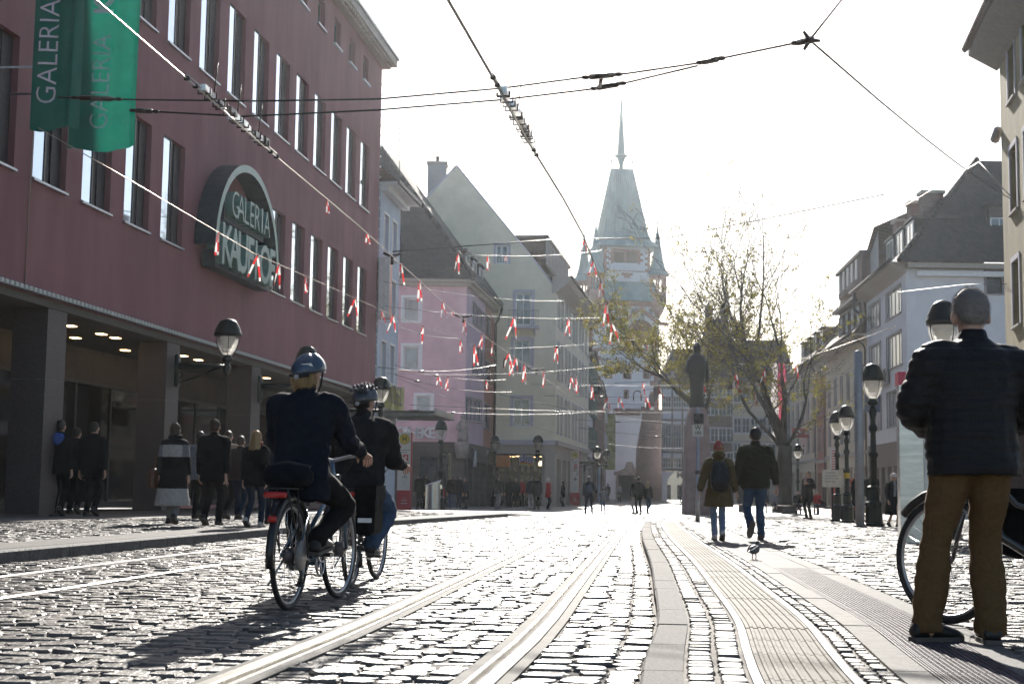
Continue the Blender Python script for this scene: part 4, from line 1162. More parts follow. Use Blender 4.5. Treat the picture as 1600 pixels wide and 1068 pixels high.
for xx in (1.5, 8.5):                                    # bay windows
    mb = MB(); mb.prism([(x + xx, 4.0), (x + xx + 3, 4.0), (x + xx + 3, 10.2), (x + xx, 10.2)], -1.1, 0); mb.add([(x + xx - .2, -1.3, 10.2), (x + xx + 3.2, -1.3, 10.2), (x + xx + 3.2, .1, 10.2), (x + xx - .2, .1, 10.2), (x + xx + 1.5, -.2, 11.8)], [(0, 1, 4), (1, 2, 4), (2, 3, 4), (3, 0, 4)], 1)
    mb.add([(x + xx, -1.1, 4.0), (x + xx + 3, -1.1, 4), (x + xx + 3, 0, 4), (x + xx, 0, 4), (x + xx + 1.5, 0, 2.9)], [(1, 0, 4), (2, 1, 4), (0, 3, 4)], 0)
    o = part(h, frN, mb, 'bay_window', [M('sandstone'), M('roof_dark')])
    for z in (4.8, 7.6):
        window(h, frN, x + xx + .5, z, 2.0, 1.7, depth=-1.16, nx=2, fm='frame_white', gm='glass_blue', sill=False)
h, x, L = LH[2]
fl = thing('hanging_flag', 'long yellow-green flag on the pale house by the gate tower', 'flag', tuple(frN.w(x + 9.0, 0, 0)), frN.rot)
mb = MB(); mb.tube([(0, 0, 9.3), (0, -2.0, 9.6)], .05, 6); mb.obj('pole', M('gutter'), fl)
mb = MB(); vs = []
for j in range(13): z = 9.5 - 6.3 * j / 12; vs += [(.1 * sin(j * .9), -.5, z), (.14 * sin(j * .9 + 1), -1.85, z)]
mb.add(vs, [(2 * j, 2 * j + 1, 2 * j + 3, 2 * j + 2) for j in range(12)], 0, True); mb.obj('cloth', M('banner_lime'), fl)

# ================================================================ the gate tower
mat('tower_white', (0.68, 0.72, 0.78), 0.85, var=0.06, scale=0.5, bump=0.15, dirt=(0.3, 0.3, (0.5, 0.52, 0.56)))
mat('copper_green', (0.24, 0.35, 0.36), 0.6, var=0.16, scale=0.9, streak=0.2, dirt=(0.7, 0.4, (0.13, 0.24, 0.22)))
mat('louvre', (0.22, 0.17, 0.13), 0.8, var=0.15)
bricked('tower_stone', (0.33, 0.19, 0.16), (0.25, 0.15, 0.13), (0.14, 0.10, 0.09), 0.9, 0.42, bump=0.8, msize=0.03)
YT = 200.0
cT = at(978, 770, YT)
TW = 8.6
rT = 0.0
aT = 0.15
frT = Fr((cT.x - TW / 2 * cos(aT), YT - TW / 2 * sin(aT)), aT)
GT = thing('gate_tower', 'tall white medieval gate tower with steep green copper roof, slim spire and corner turrets', 'tower', tuple(frT.w(0, 0, 0)), aT)
zz = lambda v: at(975, v, YT).z
zE_, zR_, zSp = zz(384), zz(256), zz(146)
zB0, zB1 = zz(430), zz(386)
zK0, zK1 = zz(470), zz(444)
D = TW
frTl = Fr(frT.w(0, D, 0), aT - R(90))                     # left-hand face, looking to the left
# lower shaft with its openings, up to the copper skirt
low = [frT.rect(945.5, 572, 955, 590), frT.rect(975, 572, 985, 591), frT.rect(1006, 573, 1015, 591), frT.rect(976, 610, 981, 622)]
up = [frT.rect(948, 481, 954, 493), frT.rect(961, 481, 967, 493), frT.rect(974, 481, 980, 493), frT.rect(987, 481, 993, 493), frT.rect(1001, 481, 1007, 493), frT.rect(1014, 481, 1020, 493)]
gx0, gz1 = frT.on(966, 742); gx1, _ = frT.on(1001, 742)
arch = (gx0, ZF - 1, gx1 - gx0, gz1 - ZF + 1)
mb = MB(); wall_mesh(mb, -.4, TW + .4, ZF - 1, zK0, [w for w in low] + up + [arch], .5)
mb.quad((TW + .4, 0, ZF - 1), (TW + .4, D, ZF - 1), (TW + .4, D, zK0), (TW + .4, 0, zK0)); mb.quad((-.4, 0, ZF - 1), (-.4, 0, zK0), (-.4, D, zK0), (-.4, D, ZF - 1)); mb.quad((-.4, D, ZF - 1), (TW + .4, D, ZF - 1), (TW + .4, D, zK0), (-.4, D, zK0))
mb.box(0, TW, .55, 1.0, gz1 + .5, zK0 - .1)
part(GT, frT, mb, 'shaft', M('tower_white'))
for w in low: window(GT, frT, *w, depth=.3, nx=2, nz=2, fm='frame_brown', gm='glass_shop', sill=True, sur='sandstone', surw=.14, fw=.08)
for w in up: window(GT, frT, *w, depth=.3, nx=1, fm='frame_grey', gm='glass_blue', sill=False, sur='lilac_trim', surw=.12, fw=.1)
mb = MB(); mb.box(gx0 - .35, gx0, -.12, .4, ZF - 1, gz1); mb.box(gx1, gx1 + .35, -.12, .4, ZF - 1, gz1); mb.box(gx0 - .6, gx1 + .6, -.2, .4, gz1, gz1 + .5); mb.prism([(gx0 - .2, gz1 + .5), (gx1 + .2, gz1 + .5), ((gx0 + gx1) / 2 + .7, gz1 + 1.0), ((gx0 + gx1) / 2 + .4, gz1 + 1.9), ((gx0 + gx1) / 2 - .4, gz1 + 1.9), ((gx0 + gx1) / 2 - .7, gz1 + 1.0)], -.15, .02)
part(GT, frT, mb, 'gate_portal', M('sandstone_grey'))
mb = MB(); r = frT.rect(959, 638, 1003, 645); mb.box(r[0], r[0] + r[2], -.5, .05, r[1], r[1] + r[3]); mb.box(r[0] + .3, r[0] + r[2] - .3, -.4, .02, r[1] - .3, r[1], 0); part(GT, frT, mb, 'ledge', M('brick_dark'))
# red sandstone corner stones, long and short by turns
qs = MB(); qs.box(0, 1, 0, 1, 0, 1); qme = qs.mesh('quoin_stone', M('sandstone'))
def quoins(x, sgn, z0, z1, hh, w1, w2, fr=frT, y=-.06):
    z = z0; i = 0
    while z < z1 - .1:
        w = w1 if i % 2 else w2
        o = put(link('quoin_stone', qme), GT, fr, x if sgn > 0 else x - w, y, z + .01); o.scale = (w, .4, min(hh, z1 - z) - .02); z += hh; i += 1
zq0 = zz(700)
quoins(-.42, 1, zq0, zz(545), .72, 1.0, .6)
quoins(TW + .42, -1, zz(690), zz(560), .72, 1.3, .75)
# big stone arch frieze under the skirt, clock with its hood
mb = MB(); mb.box(-.5, TW + .5, -.1, .1, zz(478), zK0); mb.box(-.7, TW + .7, -.35, .1, zK0 - .2, zK0 + .1); part(GT, frT, mb, 'frieze', M('sandstone'))
cx_, cz_ = frT.on(1001, 520); r_ = 1.9
mb = MB()
vs = [(cx_ + r_ * cos(i * pi / 12), -.12, cz_ + r_ * sin(i * pi / 12)) for i in range(24)]
mb.add(vs + [(v[0], .0, v[2]) for v in vs], [tuple(range(23, -1, -1))] + [(i, (i + 1) % 24, (i + 1) % 24 + 24, i + 24) for i in range(24)])
for i in range(12): q_ = i * pi / 6; mb.obox((cx_ + 1.55 * cos(q_), -.14, cz_ + 1.55 * sin(q_)), (cos(q_), 0, sin(q_)), (0, 1, 0), (-sin(q_), 0, cos(q_)), .2, .03, .06, 1)
mb.obox((cx_ + .3, -.16, cz_ + .5), (.5, 0, .86), (0, 1, 0), (-.86, 0, .5), .75, .02, .07, 1); mb.obox((cx_ - .35, -.16, cz_ + .1), (-.96, 0, .2), (0, 1, 0), (.2, 0, .96), .5, .02, .09, 1)
part(GT, frT, mb, 'clock_face', [mat('clock_red', (0.20, 0.09, 0.08), 0.7), mat('gilt', (0.24, 0.17, 0.08), 0.5, metal=0.3)])
mb = MB(); mb.box(cx_ - 3.0, cx_ + 3.0, -.1, .02, cz_ - 2.6, cz_ - 2.25); mb.prism([(cx_ - 4.2, cz_ + 1.1), (cx_ - 2.6, cz_ + 1.2), (cx_ - 1.2, cz_ + 2.2), (cx_, cz_ + 3.2), (cx_ + 1.2, cz_ + 2.2), (cx_ + 2.6, cz_ + 1.2), (cx_ + 4, cz_ + 1.1), (cx_ + 4, cz_ + 1.5), (cx_ + 2.7, cz_ + 1.7), (cx_ + 1.2, cz_ + 2.8), (cx_, cz_ + 3.8), (cx_ - 1.2, cz_ + 2.8), (cx_ - 2.7, cz_ + 1.7), (cx_ - 4.2, cz_ + 1.5)], -.4, .02); part(GT, frT, mb, 'clock_hood', M('sandstone'))
# copper skirt roof
mb = MB(); e = .9; i_ = 1.0
o_ = [(-e, -e, zK0), (TW + e, -e, zK0), (TW + e, D + e, zK0), (-e, D + e, zK0)]; t_ = [(.4, .4, zK1 + .6), (TW - .4, .4, zK1 + .6), (TW - .4, D - .4, zK1 + .6), (.4, D - .4, zK1 + .6)]
mb.add(o_ + t_, [(0, 1, 5, 4), (1, 2, 6, 5), (2, 3, 7, 6), (3, 0, 4, 7), (3, 2, 1, 0)]); part(GT, frT, mb, 'skirt_roof', M('copper_green'))
# belfry: white walls, stone corners, a double louvred opening
bx0 = .95; bx1 = TW - .95
lo = frT.rect(958, 388.5, 997, 411)
mb = MB(); wall_mesh(mb, bx0, bx1, zK1 + .4, zE_, [lo], .4); 
mb.quad((bx0, 0, zK1), (bx0, 0, zE_), (bx0, D - 1, zE_), (bx0, D - 1, zK1)); mb.quad((bx1, 0, zE_), (bx1, 0, zK1), (bx1, D - 1, zK1), (bx1, D - 1, zE_)); mb.quad((bx0, D - 1, zK1), (bx1, D - 1, zK1), (bx1, D - 1, zE_), (bx0, D - 1, zE_))
part(GT, frT, mb, 'belfry_wall', M('tower_white'))
for k in range(2):
    x = lo[0] + lo[2] / 2 * k
    mb = MB(); w = lo[2] / 2; mb.box(x, x + .15, -.05, .35, lo[1], lo[1] + lo[3] - .3); mb.box(x + w - .15, x + w, -.05, .35, lo[1], lo[1] + lo[3] - .3); mb.box(x, x + w, -.05, .35, lo[1] + lo[3] - .3, lo[1] + lo[3]); mb.box(x + .15, x + w - .15, .34, .38, lo[1], lo[1] + lo[3] - .3, 1)
    o = part(GT, frT, mb, 'louvred_opening', [M('sandstone'), M('brick_dark')])
    for j in range(7):
        s_ = MB(); z = lo[1] + .1 + j * (lo[3] - .45) / 7; s_.add([(x + .152, .1, z), (x + w - .152, .1, z), (x + w - .152, .3, z + .17), (x + .152, .3, z + .17), (x + .152, .1, z + .05), (x + w - .152, .1, z + .05), (x + w - .152, .3, z + .22), (x + .152, .3, z + .22)], [(0, 1, 2, 3), (7, 6, 5, 4), (0, 4, 5, 1), (2, 6, 7, 3)]); s_.obj('slat', M('louvre'), o)
quoins(bx0 - .02, 1, zz(428), zE_ - .2, .42, .75, .4); quoins(bx1 + .02, -1, zz(428), zE_ - .2, .42, .75, .4)
quoins(lo[0] + .02, -1, lo[1] - .2, lo[1] + lo[3], .42, .7, .35); quoins(lo[0] + lo[2] - .02, 1, lo[1] - .2, lo[1] + lo[3], .42, .7, .35)
mb = MB(); c_ = (bx0 + bx1) / 2; mb.box(bx0 - .1, bx1 + .1, -.1, .0, zz(424), zz(424) + .12); mb.box(c_ - .8, c_ + .8, -.09, .0, zz(430), zz(426)); mb.box(c_ - .45, c_ + .45, -.09, 0, zz(434), zz(430)); mb.box(bx0 - .2, bx1 + .2, -.15, .1, lo[1] - .3, lo[1] - .05) if False else None; part(GT, frT, mb, 'stone_band', M('sandstone'))
# steep copper roof with flared eaves, standing seams
rx0, rx1 = frT.on(948, 256)[0] , frT.on(986, 256)[0]
rc = TW / 2; hw = 1.55
mb = MB()
lv = [(zE_ - .15, TW / 2 + .35), (zE_ + .9, TW / 2 - .75), (zE_ + 2.0, TW / 2 - 1.15), (zR_, hw)]
for k in range(3):
    (za, wa), (zb_, wb_) = lv[k], lv[k + 1]
    da = wa if k < 3 else wa; db = wb_ if k < 2 else .5
    A = [(rc - wa, rc - wa - .6, za), (rc + wa, rc - wa - .6, za), (rc + wa, rc + wa - .6, za), (rc - wa, rc + wa - .6, za)]
    B_ = [(rc - wb_, rc - db - .6, zb_), (rc + wb_, rc - db - .6, zb_), (rc + wb_, rc + db - .6, zb_), (rc - wb_, rc + db - .6, zb_)]
    mb.add(A + B_, [(0, 1, 5, 4), (1, 2, 6, 5), (2, 3, 7, 6), (3, 0, 4, 7)])
    n_ = 13
    for i in range(n_ + 1):
        f = i / n_; p = Vector(A[0]).lerp(Vector(A[1]), f); q_ = Vector(B_[0]).lerp(Vector(B_[1]), f); mb.tube([p, q_], .045, 4)
        p = Vector(A[3]).lerp(Vector(A[0]), f); q_ = Vector(B_[3]).lerp(Vector(B_[0]), f); mb.tube([p, q_], .045, 4)
    if k == 2: mb.add(B_, [(0, 1, 2, 3)])
    if k == 0: mb.add(A, [(3, 2, 1, 0)])
part(GT, frT, mb, 'roof', M('copper_green'))
yc = rc - .6
mb = MB(); zc = zz(235)
mb.lathe([(.36, zR_ - .8), (.30, zR_ + .5), (.30, zc - 1.2), (.62, zc - .25), (1.0, zc), (.98, zc + .12), (.60, zc + .3), (.56, zc + .6), (.11, zSp)], 8, (rc - .1, yc, 0), 0, smooth=False)
part(GT, frT, mb, 'spire', M('copper_green'))
for sx in (-hw, hw): mb = MB(); mb.tube([(rc + sx, yc, zR_ - .1), (rc + sx, yc, zR_ + 1.0)], .035, 5); mb.lathe([(.01, -.22), (.17, -.1), (.2, .0), (.17, .1), (.01, .22)], 8, (rc + sx, yc, zR_ + 1.15)); part(GT, frT, mb, 'finial', M('gutter'))
# corner turrets with open galleries
mat('turret_stone', (0.40, 0.27, 0.24), 0.85, var=0.2, scale=2)
def turret(x, y):
    rT_ = 1.32; zb_, ze_, zt_ = zz(466), zz(428), zz(350)
    mb = MB(); mb.lathe([(.3, zb_ - 2.6), (.9, zb_ - 1.6), (rT_, zb_ - .5), (rT_ + .1, zb_ - .1), (rT_, zb_), (rT_, zb_ + .9), (rT_ + .08, zb_ + 1.0), (rT_ - .2, zb_ + 1.02)], 12, (x, y, 0), 0, smooth=False)
    for i in range(8):
        q_ = (i + .5) * pi / 4; mb.box(x + cos(q_) * 1.13 - .12, x + cos(q_) * 1.13 + .12, y + sin(q_) * 1.13 - .12, y + sin(q_) * 1.13 + .12, zb_ + 1.0, ze_ - .35)
    mb.lathe([(.9, ze_ - .5), (1.32, ze_ - .5), (1.36, ze_), (.9, ze_)], 12, (x, y, 0), 0, smooth=False)
    o = part(GT, frT, mb, 'turret', M('turret_stone'))
    r2 = MB(); r2.lathe([(1.75, ze_ - .05), (1.2, ze_ + .8), (.85, ze_ + 2.0), (.04, zt_)], 12, (x, y, 0), 0, smooth=False); r2.obj('turret_roof', M('copper_green'), o)
    f = MB(); f.tube([(x, y, zt_ - .3), (x, y, zt_ + .4)], .035, 5); f.lathe([(.01, -.16), (.13, 0), (.01, .16)], 8, (x, y, zt_ + .5)); f.obj('finial', M('gutter'), o)
for x, y in ((-.2, .2), (TW + .2, .2), (-.2, D - .2), (TW + .2, D - .2)): turret(x, y)
# stepped red stone edge on the left side
mb = MB(); mb.box(-2.3, -.42, 1.2, D - .5, ZF - 1, zz(560)); mb.box(-1.8, -.42, 1.0, D - .5, zz(560), zz(505)); mb.lathe([(1.5, zz(505)), (1.7, zz(480)), (1.0, zz(468))], 10, (-.6, 2.0, 0), 0, smooth=False); part(GT, frT, mb, 'stone_flank', M('tower_stone'))

# ================================================================ houses behind the square, centre
stD = dict(depth=.12, fm='frame_white', gm='glass_blue', sur='frame_white', surw=.1, nx=3, nz=2, fw=.07, sill=True)
def back_house(label, u0, u1, Y, vE, vR, rows, m, roof, st, n, rot=0.0, ww=None, gable=False, name='town_house', arch=None):
    a = at(u0, 770, Y); b_ = at(u1, 770, Y); L = b_.x - a.x
    fr = Fr((a.x, Y), rot); b = thing(name, label, 'house', (a.x, Y, 0), rot)
    z0 = ZF - .2; zE2 = at((u0 + u1) / 2, vE, Y).z; zR2 = at((u0 + u1) / 2, vR, Y).z
    step = L / n; ww = ww or step * .62
    W = []
    for va, vb in rows:
        zt_, zb_ = at(u0, va, Y).z, at(u0, vb, Y).z
        W += [(step * (i + .5) - ww / 2, zb_, ww, zt_ - zb_) for i in range(n)]
    zg = at(u0, 735, Y).z
    ex = []
    front(b, fr, 0, L, zg, zE2, W, m, st)
    return b, fr, L, z0, zE2, zR2, zg
# brick house leaning on the tower
b, fr, L, z0, zE2, zR2, zg = back_house('dark brick house with a sloping side wall at the right foot of the gate tower', 1003, 1040, 192, 640, 560, [], M('wall_brick'), 'roof_dark', stD, 2)
mb = MB(); mb.box(0, L, .0, .5, z0, zg - .01); mb.add([(.0, -.1, z0), (-.9, -.1, z0), (-.6, -.1, zg + 3), (.3, -.1, zE2), (0, 2, z0), (-.9, 2, z0), (-.6, 2, zg + 3), (.3, 2, zE2)], [(0, 3, 2, 1), (1, 2, 6, 5), (2, 3, 7, 6)]); part(b, fr, mb, 'buttress', M('wall_brick'))
mb = MB()
for i in range(6): mb.box(-.1 + i * .55, .5 + i * .55 + .6, -.15, .8, zE2 - .4 + i * .85, zE2 + .45 + i * .85)
part(b, fr, mb, 'stepped_gable', M('brick_dark'))
# timbered house with the big round archway
b, fr, L, z0, zE2, zR2, zg = back_house('timbered house with a wide round archway and white lettering behind the monument', 1034, 1098, 190, 602, 540, [(618, 636), (662, 702), (714, 730)], M('tower_white'), 'roof_dark', stD, 4, ww=1.15)
mb = MB(); wall = []
ac = L * .56; ar = 2.35; zs_ = at(1060, 757, 190).z
n = 16
pts = [(ac - ar, z0)] + [(ac - ar * cos(i * pi / n), zs_ + ar * .85 * sin(i * pi / n)) for i in range(n + 1)] + [(ac + ar, z0)]
V_ = [(p[0], 0, p[1]) for p in pts]
mb.quad((0, 0, z0), (ac - ar, 0, z0), (ac - ar, 0, zg - .1), (0, 0, zg - .1)); mb.quad((ac + ar, 0, z0), (L, 0, z0), (L, 0, zg - .1), (ac + ar, 0, zg - .1))
for i in range(1, n + 1):
    a_, c_ = pts[i], pts[i + 1]; mb.quad((a_[0], 0, a_[1]), (c_[0], 0, c_[1]), (c_[0], 0, zg - .1), (a_[0], 0, zg - .1)); mb.quad((a_[0], 0, a_[1]), (a_[0], 1.6, a_[1]), (c_[0], 1.6, c_[1]), (c_[0], 0, c_[1]))
mb.quad((0, 0, zg - .1), (L, 0, zg - .1), (L, .3, zg - .1), (0, .3, zg - .1))
part(b, fr, mb, 'archway', M('white_render'))
mb = MB()
for k in range(5): mb.box(0, L, -.08, .0, at(1060, (606, 640, 656, 706, 733)[k], 190).z - .12, at(1060, (606, 640, 656, 706, 733)[k], 190).z + .12)
for i in range(5): xx = L * i / 4; mb.box(max(0, xx - .1), min(L, xx + .1), -.06, -.001, zg, zE2)
part(b, fr, mb, 'timber_frame', M('frame_brown'))
letters('McDo', 1.15, .1, M('frame_dark'), 'lettering', b, (L * .62, -.2, at(1060, 742, 190).z), bold=.02)
mb = MB(); mb.add([(-.4, -.5, zE2), (L + .4, -.5, zE2), (L - 1, 4, zR2), (1.8, 4, zR2), (-.4, 9, zE2), (L + .4, 9, zE2)], [(0, 1, 2, 3), (3, 2, 5, 4), (0, 3, 4), (1, 5, 2)]); part(b, fr, mb, 'roof', M('roof_dark'))
for k in range(7):
    mb = MB(); mb.box(L * .05 + k * .5, L * .05 + k * .5 + .62, -.3, .3, zE2 + k * .55, zE2 + k * .55 + .8); part(b, fr, mb, 'gable_step', M('sandstone_grey'))
# the dark gabled town house and its neighbours
DT = dict(depth=.12, fm='frame_white', gm='glass_blue', sur='frame_white', surw=.09, nx=2, nz=2, fw=.07, sill=True)
b, fr, L, z0, zE2, zR2, zg = back_house('dark slate gabled town house with white windows behind the monument', 1098, 1148, 176, 560, 512, [(572, 592), (606, 620), (628, 648), (668, 690), (706, 724)], M('brick_dark'), 'roof_dark', DT, 4, ww=.95)
mb = MB(); mb.add([(-.2, -.3, zE2), (L + .2, -.3, zE2), (L / 2, -.3, zR2 + 1.5), (-.2, 10, zE2), (L + .2, 10, zE2), (L / 2, 10, zR2 + 1.5)], [(0, 1, 2), (1, 4, 5, 2), (3, 0, 2, 5), (4, 3, 5)]); part(b, fr, mb, 'roof', M('roof_dark'))
mb = MB(); wall_mesh(mb, 0, L, z0, zg - .01, [(.4 + i * 1.95, z0, 1.4, 2.7) for i in range(2)], .4); mb.box(0, L, .45, .6, z0, zg - .02); part(b, fr, mb, 'shop_front', M('base_stone'))
for k in range(2): chimney(b, fr, L * (.2 + .5 * k), 3, zE2 + 1.5, zR2 + 3.0, .9, .8)
for k in range(3):
    mb = MB(); mb.lathe([(.25, 0), (.25, 1.5), (.4, 1.6), (.0, 3.2)], 8, (L * (.1 + .4 * k), -.2, zE2)); part(b, fr, mb, 'pinnacle', M('sandstone_grey'))
b, fr, L, z0, zE2, zR2, zg = back_house('cream town house with broad window bands half hidden by the plane tree', 1146, 1240, 150, 596, 522, [(604, 628), (652, 676), (692, 718)], M('cream_render'), 'roof_dark', DT, 7, ww=.8)
mb = MB(); mb.add([(-.3, -.5, zE2), (L + .3, -.5, zE2), (L + .3, 6, zR2), (-.3, 6, zR2), (L + .3, 12, zE2), (-.3, 12, zE2)], [(0, 1, 2, 3), (3, 2, 4, 5), (0, 3, 5), (1, 4, 2)]); part(b, fr, mb, 'roof', M('roof_dark'))
for k in range(4): dormer(b, fr, .6 + k * 1.6, 1.2, zE2 + .8, 1.1, 1.3, 2.5, 'roof_dark', nx=2)
mb = MB(); wall_mesh(mb, 0, L, z0, zg - .01, [(.4 + i * 2.0, z0, 1.4, 2.6) for i in range(3)], .4); mb.box(0, L, .45, .6, z0, zg - .02, 1); part(b, fr, mb, 'shop_front', [M('stone_trim'), M('shop_int')])
fl = thing('hanging_flag', 'long pink and white flag hanging behind the plane tree', 'flag', tuple(at(1206, 600, 120)), .2)
mb = MB(); vs = []
for j in range(11):
    z = 1.8 - 6.6 * j / 10; vs += [(.1 * sin(j), 0, z), (.55 + .08 * sin(j + 1), .15 * sin(j), z), (1.15 + .1 * sin(j), 0, z)]
mb.add(vs, [f for j in range(10) for f in ((3 * j, 3 * j + 1, 3 * j + 4, 3 * j + 3),)], 0, True); mb.add(vs, [(3 * j + 1, 3 * j + 2, 3 * j + 5, 3 * j + 4) for j in range(10)], 1, True)
mb.obj('cloth', [mat('flag_white', (0.7, 0.66, 0.66), 0.7, sub=0.4), mat('flag_red', (0.55, 0.06, 0.14), 0.7, sub=0.4)], fl)
mb = MB(); mb.tube([(-.2, 0, 1.85), (1.4, 0, 1.85)], .04, 6); mb.tube([(1.3, 0, 1.85), (1.3, 0, -9.0)], .06, 8); mb.obj('pole', M('gutter'), fl)

# ================================================================ right-hand side
YW = 83.0
cW = at(1418, 600, YW)
aW = R(90) - math.atan(.073)                               # direction away along the street
LW = 13.6
frWs = Fr((cW.x + .073 / 1.0027 * LW, YW + .9973 * LW), aW + pi)   # runs towards the camera; corner at x = LW
frWf = Fr((cW.x, YW), 0.0)
WH = thing('corner_house', 'white rendered corner house with broad multi-light windows and a huge dark tiled roof', 'house', tuple(frWs.w(0, 0, 0)), aW + pi)
zEW = frWf.on(1450, 420)[1]; zGW = frWs.on(1355, 697)[1]
SW = dict(depth=.12, fm='frame_grey', gm='glass_curtain', sur='frame_grey', surw=.1, nx=4, fw=.06, sill=True)
Ws = []
for (u0, u1) in ((1386, 1410), (1359, 1377)):
    for va0, vb0 in ((452, 482), (532, 580), (625, 678)):
        ra = frWs.on(u1, va0 - (u1 - 1386) * .7); rb = frWs.on(u0, vb0)
        xa = frWs.on(u0, 600)[0]; xb = frWs.on(u1, 600)[0]
    for z, h in ((11.7, 1.65), (8.6, 2.0), (5.0, 2.1)): Ws.append((xa, z, xb - xa, h))
front(WH, frWs, 0, LW, zGW, zEW, Ws, M('white_render'), SW)
front(WH, frWf, 0.0, 13, ZF - .1, zEW, [frWf.rect(1541, 423, 1567, 459)], M('white_render'), dict(depth=.15, fm='frame_brown', gm='glass_shop', sur='frame_grey', surw=.16, nx=1, sill=True))
wS = [(.8 + i * 2.1, ZF, 1.3, 2.9) for i in range(6)]
front(WH, frWs, 0.001, LW - .001, ZF - .1, zGW - .001, wS, mat('shop_brown', (0.22, 0.17, 0.15), 0.8, var=0.1), dict(depth=.4, fm='frame_brown', gm='glass_shop', sill=False, nx=1, name='shop_window'))
mb = MB(); mb.box(-.02, 13, -.55, .2, zEW + .01, zEW + .3, 0); mb.box(.6, 9.5, -.35, -.0, zEW - .45, zEW - .15, 1); part(WH, frWf, mb, 'cornice', [M('stone_trim'), M('frame_white')])
mb = MB(); mb.add([(-.2, -.0, zEW - .3), (LW + .0, .0, zEW - .3), (LW + .0, -.9, zEW + .3), (-.2, -.9, zEW + .3), (-.2, -.9, zEW + .42), (LW + .0, -.9, zEW + .42), (LW, .4, zEW + .42), (-.2, .4, zEW + .42)], [(0, 1, 2, 3), (3, 2, 5, 4), (4, 5, 6, 7), (0, 3, 4, 7), (1, 6, 5, 2)]); mb.tube([(-.3, -1.0, zEW + .45), (LW + .5, -1.0, zEW + .45)], .1, 7, 1); part(WH, frWs, mb, 'eaves', [M('stone_trim'), M('gutter')])
pipe(WH, frWs, [(1.2, -.95, zEW + .3), (1.3, -.95, zEW - .9), (1.6, -.2, zEW - 1.5), (2.0, -.1, zEW - 1.6)], .12)
# roof planes meet on a hip that climbs from the corner
rz = frWf.on(1530, 250, 4.8)[1]
xk = frWf.on(1528, 330, 5.0)[0]
H0 = Vector((-.6, -.7, zEW + .32)); H1 = Vector((xk, 5.0, rz))
bk = Vector((.073 * LW - .6, LW, zEW + .4)); 
mb = MB(); mb.add([H0, (14, -.7, zEW + .32), (14, 5.0, rz), H1, bk, (xk + 1.0, LW, rz - .2)], [(0, 1, 2, 3), (0, 3, 5, 4)]); part(WH, frWf, mb, 'roof', M('roof_dark'))
ridge_tiles(WH, frWf, H0 + Vector((0, 0, .08)), H1 + Vector((0, 0, .08)), 26, 'roof_dark', .16)
r = frWf.rect(1541, 343, 1569, 361, 2.0)
mb = MB(); mb.box(r[0] - .15, r[0] + r[2] + .15, 1.4, 4, r[1] - .3, r[1] + r[3] + .9); o = part(WH, frWf, mb, 'dormer', M('roof_dark'))
window(WH, frWf, r[0], r[1], r[2], r[3], depth=1.3, nx=2, fm='frame_white', gm='glass_blue', sill=False)
mb = MB(); mb.box(r[0] - .05, r[0] + r[2] + .05, 1.3, 1.4, r[1] + r[3] + .02, r[1] + r[3] + .62); part(WH, frWf, mb, 'shutter_box', M('frame_brown'))
for k, (u0, u1, v0, v1, yy) in enumerate(((1442, 1475, 302, 345, 4.0), (1423, 1440, 318, 352, 6.0), (1401, 1420, 346, 380, 8.5))):
    ra = frWf.on(u0, v0, yy); rb = frWf.on(u1, v1, yy); mb = MB(); mb.box(ra[0], rb[0], yy, yy + 1.0, rb[1] - 2.5, ra[1]); mb.box(ra[0] - .1, rb[0] + .1, yy - .1, yy + 1.1, ra[1], ra[1] + .2, 1); part(WH, frWf, mb, 'chimney', [M('wall_brick'), M('stone_trim')])
for k in range(3): dormer(WH, frWs, LW - 4.2 - k * 3.2, .9, zEW + 1.4 + .0 * k, 2.3, 2.0, 3, 'roof_dark', nx=2)
sg = thing('bank_sign', 'dark Volksbank sign sticking out from the white corner house', 'sign', tuple(frWs.w(frWs.on(1380, 590)[0], -.2, frWs.on(1382, 590)[1])), aW + pi)
mb = MB(); mb.box(-2.3, 2.3, 0, .12, -.5, .5); mb.obj('board', M('frame_grey'), sg); letters('Volksbank', .95, .1, M('frame_dark'), 'lettering', sg, (0, -.06, 0), bold=.03)
sg = thing('emblem_sign', 'small blue square sign with an emblem under the Volksbank sign', 'sign', tuple(frWs.w(frWs.on(1383, 625)[0], -.8, frWs.on(1383, 625)[1])), 0)
mb = MB(); mb.box(-.5, .5, -.06, .06, -.75, .75); mb.obj('plate', mat('sign_blue2', (0.08, 0.1, 0.2), 0.5), sg); mb = MB(); mb.prism([(-.3, -.3), (0, .1), (.3, -.3), (.35, .3), (.1, .3), (0, .45), (-.1, .3), (-.35, .3)], -.075, -.06); mb.obj('emblem', M('frame_grey'), sg)

# terrace beyond: yellow house with timber loggia, pink strip, long cream house
def run(t0, t1):   # stretch of the right-hand line, measured from the white corner
    return Fr((cW.x + .0728 * t1, YW + .9973 * t1), aW + pi), t1 - t0
tu = lambda u: next(t / 20 for t in range(0, 4000) if proj((cW.x + .0728 * t / 20, YW + .9973 * t / 20, 3))[0] <= u)
t1, t2, t3, t4 = tu(1357), tu(1292), tu(1277), tu(1236)
SY = dict(depth=.12, fm='frame_grey', gm='glass_blue', sur='frame_grey', surw=.1, nx=2, fw=.07, sill=True)
fr, L = run(t1, t2)
zy = fr.on(1355, 528)[1]
Hh = simple_house('terrace_house', 'yellow house with deep brown eaves and a dark timber loggia beside the white corner house', fr, L, ZF, zy, [(4.6, 1.9), (7.7, 1.9)], M('cream_render'), SY, 'roof_brown', 7.5, 12, ZF + 4.0, over=1.0, ww=1.0, gap=1.9)
